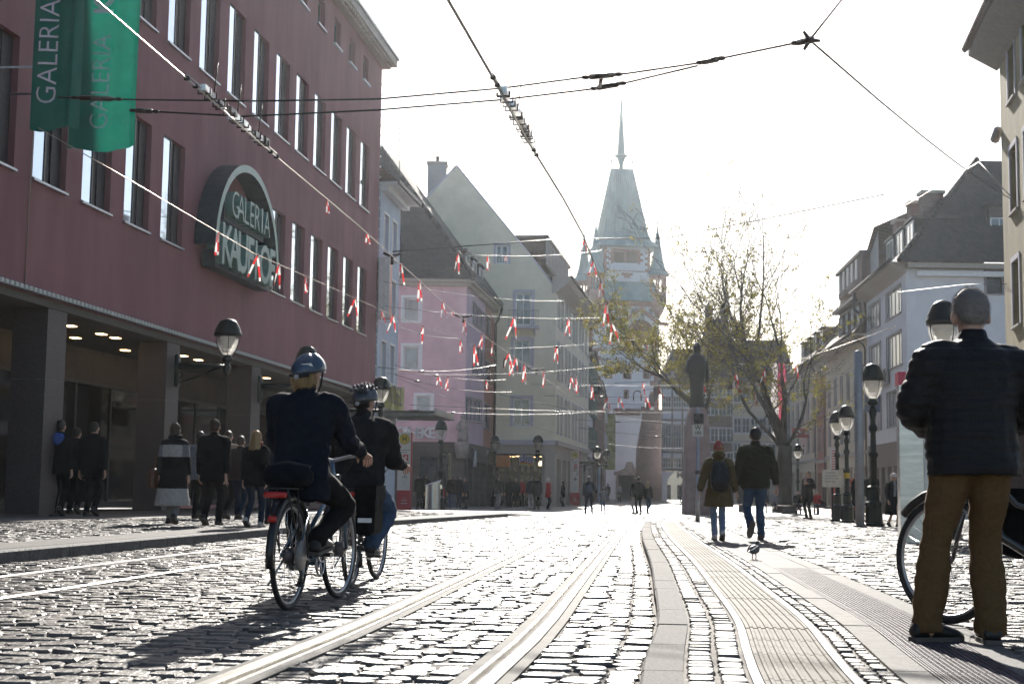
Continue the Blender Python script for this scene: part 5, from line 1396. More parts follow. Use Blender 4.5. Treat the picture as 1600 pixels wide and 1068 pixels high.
mb = MB(); mb.box(L * .45, L, -.2, 3, zy + .36, zy + 2.9); mb.box(L * .43, L + .1, -.7, 3, zy + 2.9, zy + 3.1, 1); o = part(Hh, fr, mb, 'loggia', [M('frame_brown'), M('gutter')])
for i in range(4): window(Hh, fr, L * .47 + i * L * .13, zy + .8, L * .09, 1.8, depth=-.28, nx=1, fm='frame_brown', gm='glass_blue', sill=False)
# grey gable wall of the next roof above it
mb = MB(); mb.add([(0, .8, zy), (L + .3, .8, zy), (L + .3, .8, zy + 7.4), (L * .55, .8, zy + 4.0), (0, .8, zy + 2.3), (0, 6, zy + 2.3), (L + .3, 6, zy + 7.4)], [(0, 1, 2, 3, 4)]); part(Hh, fr, mb, 'upper_wall', M('grey_render'))
mb = MB(); mb.add([(-.2, .5, zy + 2.3), (L * .55, .5, zy + 4.0), (L + .3, .5, zy + 7.6), (L + .3, 7, zy + 10.5), (-.2, 7, zy + 6.5)], [(0, 1, 4), (1, 2, 3, 4)]); part(Hh, fr, mb, 'upper_roof', M('roof_brown'))
mb = MB(); mb.box(L * .3, L * .85, .2, 4, zy + 4.4, zy + 6.3); mb.box(L * .28, L * .87, 0, 4.2, zy + 6.3, zy + 6.5, 1); 
for i in range(5): mb.box(L * .33 + i * L * .1, L * .33 + i * L * .1 + .5, .12, .2, zy + 4.8, zy + 6.2, 2)
part(Hh, fr, mb, 'dormer', [M('wall_brick'), M('gutter'), M('frame_white')])
chimney(Hh, fr, L * .75, 4.0, zy + 6, zy + 9.8, 2.0, 1.2, 'grey_render'); chimney(Hh, fr, L * .1, 5, zy + 4, zy + 8.2, 1.6, 1.2)
mb = MB(); mb.prism([(2.0, ZF), (2.0, 2.2), (2.4, 2.9), (3.2, 3.3), (4.0, 2.9), (4.4, 2.2), (4.4, ZF)], -.03, .3); part(Hh, fr, mb, 'arched_door', M('shop_int'))
fr, L = run(t2, t3)
simple_house('terrace_house', 'narrow pink red house between the yellow and the long cream house', fr, L, ZF, zy - 1.0, [(4.4, 1.8), (7.4, 1.8)], M('orange_render'), SY, 'roof_dark', 6.5, 12, ZF + 3.8, n=2, over=.4)
fr, L = run(t3, t4)
Hc = simple_house('terrace_house', 'long cream house with blue grey windows and arched shop doors behind the plane tree', fr, L, ZF, zy + .4, [(4.4, 1.9), (7.2, 1.9), (9.9, 1.6)], M('cream_render'), dict(SY, nx=2), 'roof_brown', 7.0, 12, ZF + 4.0, ww=1.5, gap=1.8, over=.6)
for k in range(4): dormer(Hc, fr, 2 + k * L / 4.3, .8, zy + 2.0, 1.8, 1.7, 3, 'roof_brown')
for k in range(2): chimney(Hc, fr, L * (.3 + .4 * k), 4, zy + 5, zy + 9.5, 2.2, 1.2)
sg = thing('phone_shop_sign', 'red sign with a white ring and white lettering on the long cream house', 'sign', tuple(fr.w(L - 6, -1.2, fr.on(1268, 676)[1])), 0)
Ps = at(1268, 676, sg.location.y); sg.location = Ps
mb = MB(); mb.box(-1.7, 1.7, -.1, .1, -.42, .42); mb.obj('board', mat('sign_red', (0.36, 0.025, 0.03), 0.45), sg)
mb = MB(); mb.tube([(-1.25 + .2 * cos(i * pi / 7), -.12, .2 * sin(i * pi / 7)) for i in range(14)], .06, 5, closed=True); mb.obj('ring', M('frame_white'), sg)
letters('vodafone', .5, .02, M('frame_white'), 'lettering', sg, (.3, -.12, 0), bold=.01)
sg = thing('shop_sign', 'white board with red letters under the red phone shop sign', 'sign', tuple(at(1271, 690, Ps.y + 2)), 0)
mb = MB(); mb.box(-1.1, 1.1, -.05, .05, -.65, .55); mb.obj('board', M('frame_white'), sg); letters('FORO', .62, .04, M('sign_red'), 'lettering', sg, (0, -.07, .2), bold=.03); mb = MB(); mb.box(-.95, .95, -.07, -.05, -.42, -.3); mb.obj('underline', M('frame_dark'), sg)
# sunlit house seen through the archway
b, fr, L, z0, zE2, zR2, zg = back_house('sunlit pale house seen only through the round archway behind the monument', 1010, 1120, 232, 640, 600, [(660, 680)], M('cream_render'), 'roof_brown', DT, 5, ww=1.0)
mb = MB(); wall_mesh(mb, 0, L, z0, zg - .01, [(.6 + i * 2.2, z0, 1.2, 2.5) for i in range(5)], .4); mb.box(0, L, .45, .6, z0, zg - .02, 1); part(b, fr, mb, 'shop_front', [M('cream_render'), M('shop_int')])
# further terrace to close the street on the right
fr, L = run(t4, t4 + 60)
simple_house('terrace_house', 'distant grey terrace closing the right side of the street behind the tree', fr, L, ZF - .3, 10.0, [(4.4, 1.8), (7.2, 1.6)], M('grey_render'), SY, 'roof_dark', 6.0, 12, ZF + 3.6, ww=1.3, gap=2.0)

# ================================================================ ochre house at the right edge
YO = 45.0
cO = at(1573, 600, YO)
dO = Vector((.171, .985)); aO = atan2(-dO.y, -dO.x)
frO = Fr((cO.x, YO), aO)                                  # runs towards the camera from its far corner
OH = thing('ochre_house', 'weathered ochre house cut off by the right picture edge, with stone framed windows', 'house', tuple(frO.w(0, 0, 0)), aO)
zO = frO.on(1560, 88)[1]
SO = dict(depth=.22, fm='frame_dark', gm='glass_window', sur='lilac_trim', surw=.16, nx=2, fw=.07, sill=True, sillm='stone_trim')
W = []
zs = [frO.on(1583, v)[1] for v in (512, 332, 152)]
for z in [zs[0] - 3.6] + zs:
    for x in (1.5, 3.9, 6.3, 8.7, 11.1): W.append((x, z, 1.15, 2.0))
front(OH, frO, 0, 13, .0, zO, W, M('ochre_render'), SO)
mb = MB(); mb.box(0, .3, .45, 9, 0, zO); part(OH, frO, mb, 'side_wall', M('ochre_render'))
mb = MB(); mb.add([(-.5, -.9, zO + .15), (13, -.9, zO + .15), (13, 0, zO - .4), (-.5, 0, zO - .4), (-.5, -.9, zO + .3), (13, -.9, zO + .3), (13, .6, zO + .3), (-.5, .6, zO + .3)], [(3, 2, 1, 0), (0, 1, 5, 4), (4, 5, 6, 7), (0, 4, 7, 3)]); part(OH, frO, mb, 'eaves', M('frame_brown'))
tl = MB(); tl.tube([(0, 0, 0), (0, .5, .42)], [.11, .09], 6); tme = tl.mesh('roof_tile', M('roof_brown'))
for i in range(56):
    o = put(link('roof_tile', tme), OH, frO, -.5 + i * .235, -1.05, zO + .33)
mb = MB(); mb.add([(-.5, -.85, zO + .42), (13, -.85, zO + .42), (13, 6, zO + 6), (-.5, 6, zO + 6)], [(0, 1, 2, 3)]); part(OH, frO, mb, 'roof', M('roof_brown'))
mb = MB(); x = .1; mb.tube([(-.15, -.05, 12.6), (-.6, -.1, 12.4)], .16, 8); part(OH, frO, mb, 'vent_pipe', M('frame_grey'))
# ================================================================ plane trees in autumn leaf
mat('bark', (0.05, 0.04, 0.032), 0.9, var=0.35, scale=4, bump=0.5, bscale=14, streak=0.3)
lm = mat('leaf_yellow', (0.34, 0.25, 0.035), 0.55, var=0.35, scale=0.9, col2=(0.21, 0.21, 0.04), sub=0.6, island=0.35)
def plane_tree(label, base, height, lean, seed, n_leaf, start, spread, clumps, limbs, bole=.23):
    rr = random.Random(seed)
    t = thing('plane_tree', label, 'tree', tuple(base), 0, 'plane trees on the square')
    mb = MB(); tips = []
    def grow(p, d, l, r, lv):
        n = 4; pts = [p.copy()]; rad = [r]
        for i in range(n):
            d = (d + Vector((rr.gauss(0, .13), rr.gauss(0, .13), rr.gauss(0, .08) + (.05 if lv < 5 else .02)))).normalized()
            p = p + d * (l / n); pts.append(p.copy()); rad.append(r * (1 - .32 * (i + 1) / n))
        mb.tube(pts, [max(q_, .013) for q_ in rad], 8 if lv < 2 else (5 if lv < 4 else 3), 0, caps=False)
        if lv >= 4: tips.extend((q.copy(), d.copy()) for q in pts[1:])
        if lv >= 7 or r < .009: return
        k = 2 if rr.random() < .55 else 3
        for i in range(k):
            ax = Vector((rr.gauss(0, 1), rr.gauss(0, 1), rr.gauss(0, .5))); ax = (ax - d * ax.dot(d)).normalized()
            an = rr.uniform(.22, .62) if i else rr.uniform(.05, .3)
            nd = (d * cos(an) + ax * sin(an) * spread).normalized()
            grow(pts[-1], nd, l * rr.uniform(.66, .88), rad[-1] * (.82 if i == 0 else rr.uniform(.5, .68)), lv + 1)
        for q in (1, 2, 3):
            if rr.random() < (.8 if lv > 1 else .5) and lv > 0:
                ax = Vector((rr.gauss(0, 1), rr.gauss(0, 1), rr.gauss(0, .4))); ax = (ax - d * ax.dot(d)).normalized()
                grow(pts[q], (d * .6 + ax * .8).normalized(), l * .55, rad[q] * .38, lv + 2)
    tr = [Vector((0, 0, -.1))]; rd = [start * 1.35]
    hb = height * bole
    for i in range(1, 6): tr.append(Vector((lean * i / 5, 0, hb * i / 5))); rd.append(start * (1.1 - .03 * i))
    mb.tube(tr, rd, 12, 0)
    for (dx, dy, dz, l, r) in limbs: grow(tr[-1] - Vector((0, 0, .4)), Vector((dx, dy, dz)).normalized(), l, r, 1)
    mb.obj('trunk', M('bark'), t)
    # leaves: small clusters hanging about the outer twigs, thinner towards the top
    V = []; F = []
    hs = [q[0].z for q in tips]; hmin, hmax = min(hs), max(hs)
    w = [max(.03, 1.15 - (q[0].z - hmin) / (hmax - hmin)) ** clumps * (1.6 if q[0].x < -1 else .8) for q in tips]
    pick = rr.choices(range(len(tips)), weights=w, k=n_leaf // 6)
    for i in pick:
        c, d = tips[i]
        cc = c + Vector((rr.gauss(0, .09), rr.gauss(0, .09), rr.gauss(0, .08) - .06))
        for k in range(6):
            p = cc + Vector((rr.gauss(0, .13), rr.gauss(0, .13), rr.gauss(0, .11)))
            a = Vector((rr.gauss(0, 1), rr.gauss(0, 1), rr.gauss(0, .6))).normalized(); b = a.orthogonal().normalized(); b = (b * cos(rr.random() * 6) + a.cross(b) * sin(rr.random() * 6)).normalized(); c2 = a.cross(b)
            s = rr.uniform(.05, .095)
            k0 = len(V); V += [p - b * s, p + c2 * s * .8 + a * s * .3, p + b * s * 1.1, p - c2 * s * .8 + a * s * .25]
            F.append((k0, k0 + 1, k0 + 2, k0 + 3))
    link('crown', np_mesh('crown', np.array([tuple(v) for v in V]), np.array(F), M('leaf_yellow'), smooth=False), t)
    return t
bT1 = at(1224, 790, 86.0); bT1.z = ZF
plane_tree('tall plane tree with thinning yellow-green leaves, its forked trunk behind the walking couple', bT1, 17.5, .1, 5, 6000, .46, .9, 2.2,
    [(-.03, .1, 1, 5.6, .24), (-.42, -.1, 1.0, 5.0, .19), (.22, .2, 1, 4.6, .16), (-.2, .4, 1.1, 4.8, .15), (-.75, .1, .9, 4.4, .13), (.35, -.3, 1, 3.4, .12)])
bT2 = at(1104, 790, 92.0); bT2.z = ZF
plane_tree('leafier yellow plane tree behind the statue, its branches reaching across the gate tower', bT2, 16, -.2, 12, 8400, .30, .8, .8,
    [(-.7, 0, 1.0, 3.5, .18), (-.25, .2, 1, 3.1, .16), (.2, .3, .9, 2.6, .12), (-1.0, -.1, .6, 3.4, .15)], bole=.40)
# ================================================================ STREET FURNITURE
mat('lamp_iron', (0.006, 0.010, 0.009), 0.42, var=0.3, scale=10, spec=0.3)
mat('sticker', (0.6, 0.6, 0.58), 0.5); mat('sticker_yellow', (0.6, 0.42, 0.04), 0.5)
def lantern(parent, z, k=1.0):
    """cap, white reflector, glass bowl in its cage; z: foot of the lantern"""
    m = MB(); m.lathe([(.05, 0), (.13, .03), (.16, .1), (.1, .16), (.12, .2)], 14, (0, 0, z)); m.obj('collar', M('lamp_iron'), parent)
    g = MB(); g.lathe([(.12, .2), (.22, .36), (.285, .56), (.29, .70), (.285, .70), (.28, .56), (.215, .36), (.115, .21)], 18, (0, 0, z)); g.obj('glass_bowl', M('clear_glass'), parent)
    r = MB(); r.lathe([(.11, .38), (.13, .50), (.17, .52), (.17, .60), (.21, .62), (.21, .72)], 16, (0, 0, z)); r.obj('reflector', M('lamp_white'), parent)
    c = MB()
    for i in range(4):
        q = i * pi / 2 + .4; c.tube([(cos(q) * r_, sin(q) * r_, z + h) for r_, h in ((.13, .17), (.24, .36), (.302, .56), (.305, .72))], .011, 5)
    c.tube([(.305 * cos(i * pi / 9), .305 * sin(i * pi / 9), z + .715) for i in range(18)], .014, 5, closed=True); c.obj('cage', M('lamp_iron'), parent)
    d = MB(); d.lathe([(r_ * k, h_) for r_, h_ in [(.29, .70), (.37, .71), (.375, .80), (.345, .83), (.345, .90), (.30, .97), (.295, 1.0), (.25, 1.07), (.24, 1.10), (.15, 1.16), (.05, 1.19), (.0, 1.2)]], 20, (0, 0, z)); d.obj('cap', M('lamp_iron'), parent)
def lamp_post(label, loc, H=4.55, stick=None):
    sc_ = H / 4.55; H = 4.55
    t = thing('street_lamp', label, 'street lamp', tuple(loc), 0, 'black lantern street lamps')
    zl = H - 1.2
    m = MB(); m.lathe([(.30, 0), (.30, .08), (.25, .10), (.23, .55), (.26, .60), (.24, .66), (.17, .72), (.15, 1.05), (.19, 1.09), (.12, 1.14)], 8, (0, 0, 0), 0, smooth=False); m.obj('base', M('lamp_iron'), t)
    m = MB(); m.lathe([(.10, 1.1), (.095, 1.9), (.135, 1.95), (.135, 2.02), (.085, 2.08), (.075, 2.6), (.12, 2.68), (.12, 2.76), (.07, 2.85), (.07, zl - .35), (.11, zl - .2), (.06, zl + .02)], 14); m.obj('shaft', M('lamp_iron'), t)
    lantern(t, zl, .86); t.scale = (sc_,) * 3
    if stick: s = MB(); s.lathe([(.105, 0), (.108, .01), (.108, .3), (.105, .31)], 12, (0, 0, stick)); s.obj('sticker', M('sticker_yellow'), t)
    return t
def gp(P, h='road'): P = Vector(P); P.z = gz(P.y) + (plat(P.y) if h == 'plat' else 0); return P
LP = [('tall black lantern lamp right of the grey pole, the old lady beside it', foot(1366, 822, 'plat'), 4.0, None),
      ('black lantern lamp rising behind the left shoulder of the man with the bicycle', gp(at(1479, 800, 24), 'plat'), 4.02, None),
      ('black lantern lamp with a yellow sticker on its shaft, by the postcard rack', gp(at(1324, 806, 49)), 4.02, 1.7),
      ('black lantern lamp just left of the stickered lamp, a notice on its shaft', gp(at(1309, 806, 52)), 4.0, None),
      ('small far lantern lamp between the plane tree and the red phone shop sign', gp(at(1247, 795, 100)), 4.6, None),
      ('black lantern lamp standing beside the steel bin before the pink house', gp(at(687, 795, 75)), 4.75, None),
      ('black lantern lamp in front of the drainpipe between the pink and yellow houses', gp(at(772, 795, 94)), 4.7, None)]
for lab, loc, H, st in LP: lamp_post(lab, loc, H, st)
n4 = thing('notice_board', 'small white notice on the lamp shaft left of the postcard rack', 'notice', tuple(at(1301, 747, 50)), 0)
m = MB(); m.box(-.36, .36, -.03, .03, -.3, .3); m.obj('board', M('sticker'), n4); m = MB(); [m.box(-.26, .1 + .05 * (i % 3), -.035, -.03, .18 - i * .1, .21 - i * .1) for i in range(4)]; m.obj('print', M('frame_grey'), n4)
m = MB(); m.box(-.03, .03, .03, .09, -1.9, .3); m.obj('post', M('lamp_iron'), n4)
def wall_lamp(label, fr, x, z, arm=1.45, b=None):
    P = fr.w(x, 0, z)
    t = thing('wall_lamp', label, 'wall lamp', tuple(fr.w(x, -arm, z)), fr.rot, 'black lantern lamps on wall brackets')
    m = MB(); m.lathe([(.07, -.45), (.16, -.4), (.16, .4), (.07, .45)], 8, (0, arm - .06, 0), sy=.4); m.tube([(0, arm, .12), (0, .06, .12)], [.10, .05], 8); m.tube([(0, arm - .02, -.35), (0, arm * .6, -.18), (0, arm * .25, .04), (0, 0, .1)], .022, 6)
    m.tube([(0, arm - .1 - .1 * sin(i * .7), -.12 + .09 * cos(i * .7)) for i in range(8)], .018, 5); m.lathe([(.02, -.16), (.09, -.06), (.12, .1), (.07, .16), (.09, .26)], 10); m.obj('bracket', M('lamp_iron'), t)
    lantern(t, .22)
    return t
wall_lamp('black lantern lamp on the bracket of the second visible store pillar', frS, 36.9, 3.88)
wall_lamp('black lantern lamp on a pillar bracket, directly above the nearer cyclist', frS, 44.3, 3.9, 1.6)
wall_lamp('black lantern lamp at the canopy edge, above the shoulder of the farther cyclist', frS, 53.0, 3.6, 2.1)
wall_lamp('black lantern lamp before the lit shop entrance of the tall yellow house', frYf, frYf.on(840, 700)[0], 3.2, 1.6)
wall_lamp('black lantern lamp on the side wall of the yellow house above the far stop', frYs, 12.0, 2.9, 1.9)
wall_lamp('smaller black lantern lamp further along, left of the far gate', frYs, 20.5, 2.9, 1.9)

# ---------------------------------------------------------------- tram stop pillars
mat('stop_white', (0.66, 0.62, 0.60), 0.45, var=0.05); mat('stop_red', (0.42, 0.022, 0.035), 0.4, var=0.06); mat('stop_yellow', (0.65, 0.47, 0.03), 0.5, var=0.05); mat('stop_green', (0.02, 0.09, 0.04), 0.5)
def disc(m, c, r, y, n=20, mi=0):
    vs = [(c[0] + r * cos(2 * pi * i / n), y, c[1] + r * sin(2 * pi * i / n)) for i in range(n)]; m.add(vs, [tuple(range(n - 1, -1, -1))], mi)
def stop_pillar(label, loc, rot, H=3.0, w=.66):
    t = thing('stop_pillar', label, 'stop pillar', tuple(loc), rot, 'red and white tram stop pillars')
    m = MB(); m.box(-w / 2, w / 2, -.12, .12, 0, 1.0); m.obj('base', M('stop_red'), t)
    m = MB(); m.box(-w / 2, w / 2 - .06, -.12, .12, 1.0, H); m.box(w / 2 - .06, w / 2, -.125, .12, 1.0, H, 1); m.obj('panel', [M('stop_white'), M('stop_red')], t)
    m = MB(); disc(m, (-.03, H - .33), .25, -.126); disc(m, (-.03, H - .33), .235, -.128, mi=1); disc(m, (-.03, H - .33), .19, -.130, mi=0); disc(m, (-.03, H - .33), .18, -.1315, mi=1); m.obj('stop_sign', [M('stop_green'), M('stop_yellow')], t)
    letters('H', .30, .004, M('stop_green'), 'lettering', t, (-.03, -.134, H - .33), bold=.012)
    m = MB(); m.box(-.08, .17, -.126, -.12, H - 1.35, H - 1.05); m.obj('line_plate', M('stop_red'), t); letters('4', .26, .004, M('stop_white'), 'lettering', t, (.045, -.13, H - 1.2), bold=.01)
    m = MB(); disc(m, (-.22, H - .68), .055, -.126, 12); m.obj('route_dot', M('stop_red'), t)
    m = MB()
    for i, (a, b_) in enumerate(((-.2, .24), (-.2, .12))): m.box(a, b_, -.125, -.12, H - .86 - i * .1, H - .84 - i * .1)
    for i in range(2): m.box(-.18, .2 - .08 * i, -.125, -.12, H - 1.46 - i * .1, H - 1.42 - i * .1)
    # walking figure and arrow
    m.box(-.0, .04, -.126, -.12, H - 2.27, H - 1.98); m.add([(-.12, -.126, H - 2.12), (.02, -.126, H - 2.3), (.16, -.126, H - 2.12), (.1, -.126, H - 2.1), (.02, -.126, H - 2.2), (-.06, -.126, H - 2.1)], [(0, 1, 4, 5), (1, 2, 3, 4)])
    disc(m, (.17, H - 1.62), .025, -.126, 10); m.tube([(.17, -.126, H - 1.65), (.165, -.126, H - 1.76), (.12, -.126, H - 1.88)], .014, 5); m.tube([(.165, -.126, H - 1.76), (.21, -.126, H - 1.88)], .014, 5); m.tube([(.12, -.126, H - 1.74), (.17, -.126, H - 1.68), (.22, -.126, H - 1.75)], .011, 5)
    m.obj('print', M('frame_dark'), t)
    m = MB(); m.box(-.17, .13, -.15, -.12, 1.12, 1.6); m.obj('timetable_case', M('sticker'), t)
    m = MB(); m.box(-.1, .12, -.124, -.12, .52, .55); m.tube([(-.08, -.124, .62), (0, -.124, .68), (.08, -.124, .64)], .008, 4); m.box(-.16, .16, -.124, -.12, .38, .41); m.obj('emblem', M('stop_white'), t)
    return t
stop_pillar('red and white tram stop pillar with a yellow H disc, left of the steel bin', gp(at(631, 797, 68)), 0, 3.75, .68)
stop_pillar('far red and white tram stop pillar by the side wall of the yellow house', gp(at(898, 785, 110)), 0, 4.2, .75)
def bin_(label, loc, H=1.35):
    t = thing('litter_bin', label, 'bin', tuple(loc), .1)
    m = MB(); m.lathe([(.42, 0), (.42, .12), (.36, .13)], 20, (0, 0, 0), 0); m.obj('base', M('lamp_iron'), t)
    vs = []; n = 24
    m = MB()
    for i in range(n): q = 2 * pi * i / n; x, y = .36 * cos(q), .36 * sin(q); vs += [(x, y, .12), (x * .98, y * .98, H + x * .35)]
    m.add(vs, [(2 * i, 2 * ((i + 1) % n), 2 * ((i + 1) % n) + 1, 2 * i + 1) for i in range(n)] , 0, True); m.add([vs[2 * i + 1] for i in range(n)], [tuple(range(n))], 1); m.obj('drum', [mat('brushed_steel', (0.5, 0.5, 0.5), 0.3, metal=1.0, var=0.15, scale=3, streak=8), M('black_plastic')], t)
    m = MB(); m.tube([(.38 * cos(q), .38 * sin(q), H + .38 * cos(q) * .35 + .03) for q in [i * pi / 10 for i in range(20)]], .025, 6, closed=True); m.obj('rim', M('chrome'), t)
    m = MB(); m.box(.33, .42, -.1, .1, H - .25, H - .05); m.obj('latch', M('chrome'), t)
bin_('round brushed steel litter bin with slanted top beside the tram stop pillar', gp(at(676, 797, 69)), 1.35)

# ---------------------------------------------------------------- signal post and grey pole
pz = foot(1090, 815, 'plat')
t = thing('signal_post', 'thin tram signal post carrying a small black signal and a white W sign', 'signal', tuple(pz), 0)
m = MB(); m.lathe([(.075, 0), (.07, .9), (.052, .92), (.05, 3.6), (.0, 3.62)], 10); m.obj('pole', M('metal_grey'), t)
hz_ = 3.25
m = MB(); m.box(-.13, .18, -.1, .14, hz_ - .16, hz_ + .16); m.tube([(.02, -.1, hz_), (.02, -.3, hz_ + .02)], [.11, .12], 12, caps=False); m.obj('signal_head', M('black_plastic'), t)
m = MB(); m.box(-.17, .17, -.07, -.05, hz_ - .56, hz_ - .2); m.obj('sign_plate', M('sticker'), t)
letters('W', .2, .004, M('frame_dark'), 'lettering', t, (0, -.074, hz_ - .29), bold=.004); letters('103', .15, .004, M('frame_dark'), 'lettering', t, (0, -.074, hz_ - .46), bold=.004)
m = MB(); m.lathe([(.08, 1.5), (.085, 1.52), (.085, 1.6), (.08, 1.62)], 10); m.obj('clamp', M('gutter'), t)
pz = foot(1344, 823, 'plat')
t = thing('plain_pole', 'plain light grey pole standing left of the tallest lantern lamp', 'pole', tuple(pz), 0)
m = MB(); m.lathe([(.108, 0), (.105, 2), (.10, 4.14), (.0, 4.18)], 14); m.obj('shaft', mat('pole_grey', (0.34, 0.34, 0.35), 0.5, metal=0.3, var=0.1), t); m = MB(); m.lathe([(.16, 0), (.16, .04), (.13, .05)], 14); m.obj('foot_plate', M('gutter'), t)

# ---------------------------------------------------------------- ticket machine with poster case
K = foot(1424, 847, 'plat')
t = thing('ticket_column', 'tall stainless steel column with a red top and a glass poster case, by the man', 'information column', tuple(K), -.12)
m = MB(); m.box(-.17, .17, -.16, .16, 0, 2.36); m.box(-.175, -.10, -.165, -.10, .0, 2.36, 0); m.obj('column', M('brushed_steel'), t)
m = MB(); m.box(-.18, .20, -.17, .17, 2.36, 2.56); m.obj('red_cap', mat('cap_red', (0.55, 0.02, 0.08), 0.35), t)
m = MB(); m.box(.20, .27, -.05, .05, 0, 2.05); m.box(.27, 1.25, -.07, .07, 1.98, 2.05); m.box(.27, 1.25, -.07, .07, .42, .62); m.box(1.25, 1.32, -.05, .05, 0, 2.05); m.obj('case_frame', M('metal_grey'), t)
m = MB(); m.box(.27, 1.25, -.02, -.012, .62, 1.98); m.obj('glass', mat('case_glass', (0.5, 0.56, 0.54), 0.06, var=0.15, scale=2, spec=0.8, sub=0.5), t)
m = MB(); q_ = random.Random(6); n_ = 26; ang = [2 * pi * i / n_ for i in range(n_)]
pl_ = [(.47 + .16 * cos(a) * q_.uniform(.55, 1.25), 1.36 + .27 * sin(a) * q_.uniform(.6, 1.2)) for a in ang]; m.add([(.47, -.026, 1.36)] + [(x, -.026, z) for x, z in pl_], [(0, i + 1, (i + 1) % n_ + 1) for i in range(n_)]); m.obj('poster_print', mat('poster_yellow', (0.75, 0.6, 0.03), 0.6, var=0.3, scale=12, sub=0.5), t)
m = MB(); m.box(.17, .2, -.03, .03, 1.6, 1.66); m.obj('hinge', M('gutter'), t)
Cb = foot(1596, 856, 'plat')
t = thing('dark_cabinet', 'dark maroon upright cabinet just visible behind the standing man, at the picture edge', 'cabinet', (Cb.x + .42, Cb.y, Cb.z), .1)
m = MB(); m.box(-.5, .5, -.3, .3, .05, 2.1); m.box(-.53, .53, -.33, .33, 2.1, 2.2); m.box(-.45, .45, -.25, .25, 0, .05); m.obj('body', mat('maroon', (0.075, 0.04, 0.045), 0.5, var=0.2), t); m = MB(); m.box(-.42, .42, -.32, -.301, .2, 1.95); m.obj('door', mat('maroon2', (0.09, 0.05, 0.055), 0.45, var=0.2), t); m = MB(); m.box(.32, .35, -.35, -.32, 1.0, 1.2); m.obj('handle', M('metal_grey'), t)
# postcard rack, newspaper stand
S = gp(at(1336, 806, 60))
t = thing('postcard_rack', 'low crowded postcard and newspaper rack among the lantern lamps', 'stand', tuple(S), 0)
m = MB(); m.box(-.5, .5, -.35, .35, .12, .2); m.box(-.06, .06, -.06, .06, .2, 1.7); [m.tube([(x, y, 0), (x, y, .12)], .05, 6) for x in (-.4, .4) for y in (-.3, .3)]; m.obj('frame', M('black_iron'), t)
rr = random.Random(4)
cm = [mat('card_%s' % n, c, 0.6, var=0.2) for n, c in (('pale', (0.5, 0.5, 0.48)), ('blue', (0.12, 0.16, 0.3)), ('red', (0.4, 0.08, 0.06)), ('sand', (0.45, 0.38, 0.25)))]
for i in range(5):
    for j in range(4):
        m = MB(); x = -.48 + j * .25; z = .26 + i * .29; m.add([(x, -.36 + i * .05, z), (x + .21, -.36 + i * .05, z), (x + .21, -.28 + i * .05, z + .25), (x, -.28 + i * .05, z + .25), (x, -.33 + i * .05, z), (x + .21, -.33 + i * .05, z), (x + .21, -.25 + i * .05, z + .25), (x, -.25 + i * .05, z + .25)], [(0, 1, 2, 3), (7, 6, 5, 4), (0, 3, 7, 4), (1, 5, 6, 2), (3, 2, 6, 7)]); m.obj('postcard', rr.choice(cm), t)
S = gp(at(1303, 806, 66))
t = thing('info_post', 'narrow red and white information post left of the postcard rack', 'sign', tuple(S), 0)
m = MB(); m.box(-.12, .12, -.06, .06, 0, 2.1); m.obj('post', M('stop_red'), t); m = MB(); m.box(-.16, .16, -.07, .07, 2.1, 3.2); m.obj('panel', M('stop_white'), t); m = MB(); [m.box(-.1, .08, -.076, -.07, 2.2 + i * .12, 2.25 + i * .12) for i in range(8)]; m.obj('print', M('stop_red'), t)
# benches under the tree
def bench(label, loc, rot):
    t = thing('street_bench', label, 'bench', tuple(loc), rot, 'long benches under the plane tree')
    for i in range(4): m = MB(); m.box(-1.9, 1.9, -.3 + i * .155, -.17 + i * .155, .42, .47); m.obj('seat_slat', mat('bench_wood', (0.14, 0.075, 0.05), 0.6, var=0.25, scale=8), t)
    for x in (-1.5, 1.5): m = MB(); m.box(x - .2, x + .2, -.26, .26, 0, .42); m.obj('leg', M('granite_dark'), t)
BLOC = [gp(at(1270, 800, 80)), gp(at(1200, 798, 84))]
bench('long dark bench right of the plane tree with people sitting on it', BLOC[0], .05); bench('long dark bench left of the plane tree trunk', BLOC[1], -.05)

# ---------------------------------------------------------------- monument: figure on a tapering stone
mat('mon_stone', (0.30, 0.22, 0.205), 0.8, var=0.18, scale=2.5, bump=0.3, bscale=20, dirt=(1.0, 0.5, (0.2, 0.16, 0.15)))
mat('bronze', (0.014, 0.014, 0.013), 0.5, metal=0.3, var=0.3, scale=6)
Mb = gp(at(1089, 803, 72.5))
t = thing('monument', 'dark robed bronze figure on a tall tapering pink stone pedestal', 'monument', tuple(Mb), 0)
prof = [(0, .0, .72, .72), (0, 1.15, .69, .7), (0, 2.3, .66, .66), (0, 3.2, .62, .62), (0, 4.3, .56, .56), (0, 5.0, .50, .5), (0, 5.3, .42, .42), (0, 5.42, .32, .32)]
for k in range(3):
    m = MB(); seg = (prof[0:2], prof[1:3], prof[2:8])[k]
    vs = []
    for _, z, a, b_ in seg:
        c = .18 * a
        vs += [(-a + c, -b_, z), (a - c, -b_, z), (a, -b_ + c, z), (a, b_ - c, z), (a - c, b_, z), (-a + c, b_, z), (-a, b_ - c, z), (-a, -b_ + c, z)]
    n = len(seg)
    vs = [(v[0], v[1], v[2] + (.008 if i < 8 and k else 0)) for i, v in enumerate(vs)]
    m.add(vs, [(i * 8 + j, i * 8 + (j + 1) % 8, (i + 1) * 8 + (j + 1) % 8, (i + 1) * 8 + j) for i in range(n - 1) for j in range(8)] + [tuple((n - 1) * 8 + j for j in range(8)), tuple(range(7, -1, -1))]); m.obj('pedestal_block', M('mon_stone'), t)
m = MB(); m.box(-.16, .16, -.56, -.42, 4.0, 4.75); m.obj('relief_panel', M('sandstone_grey'), t)
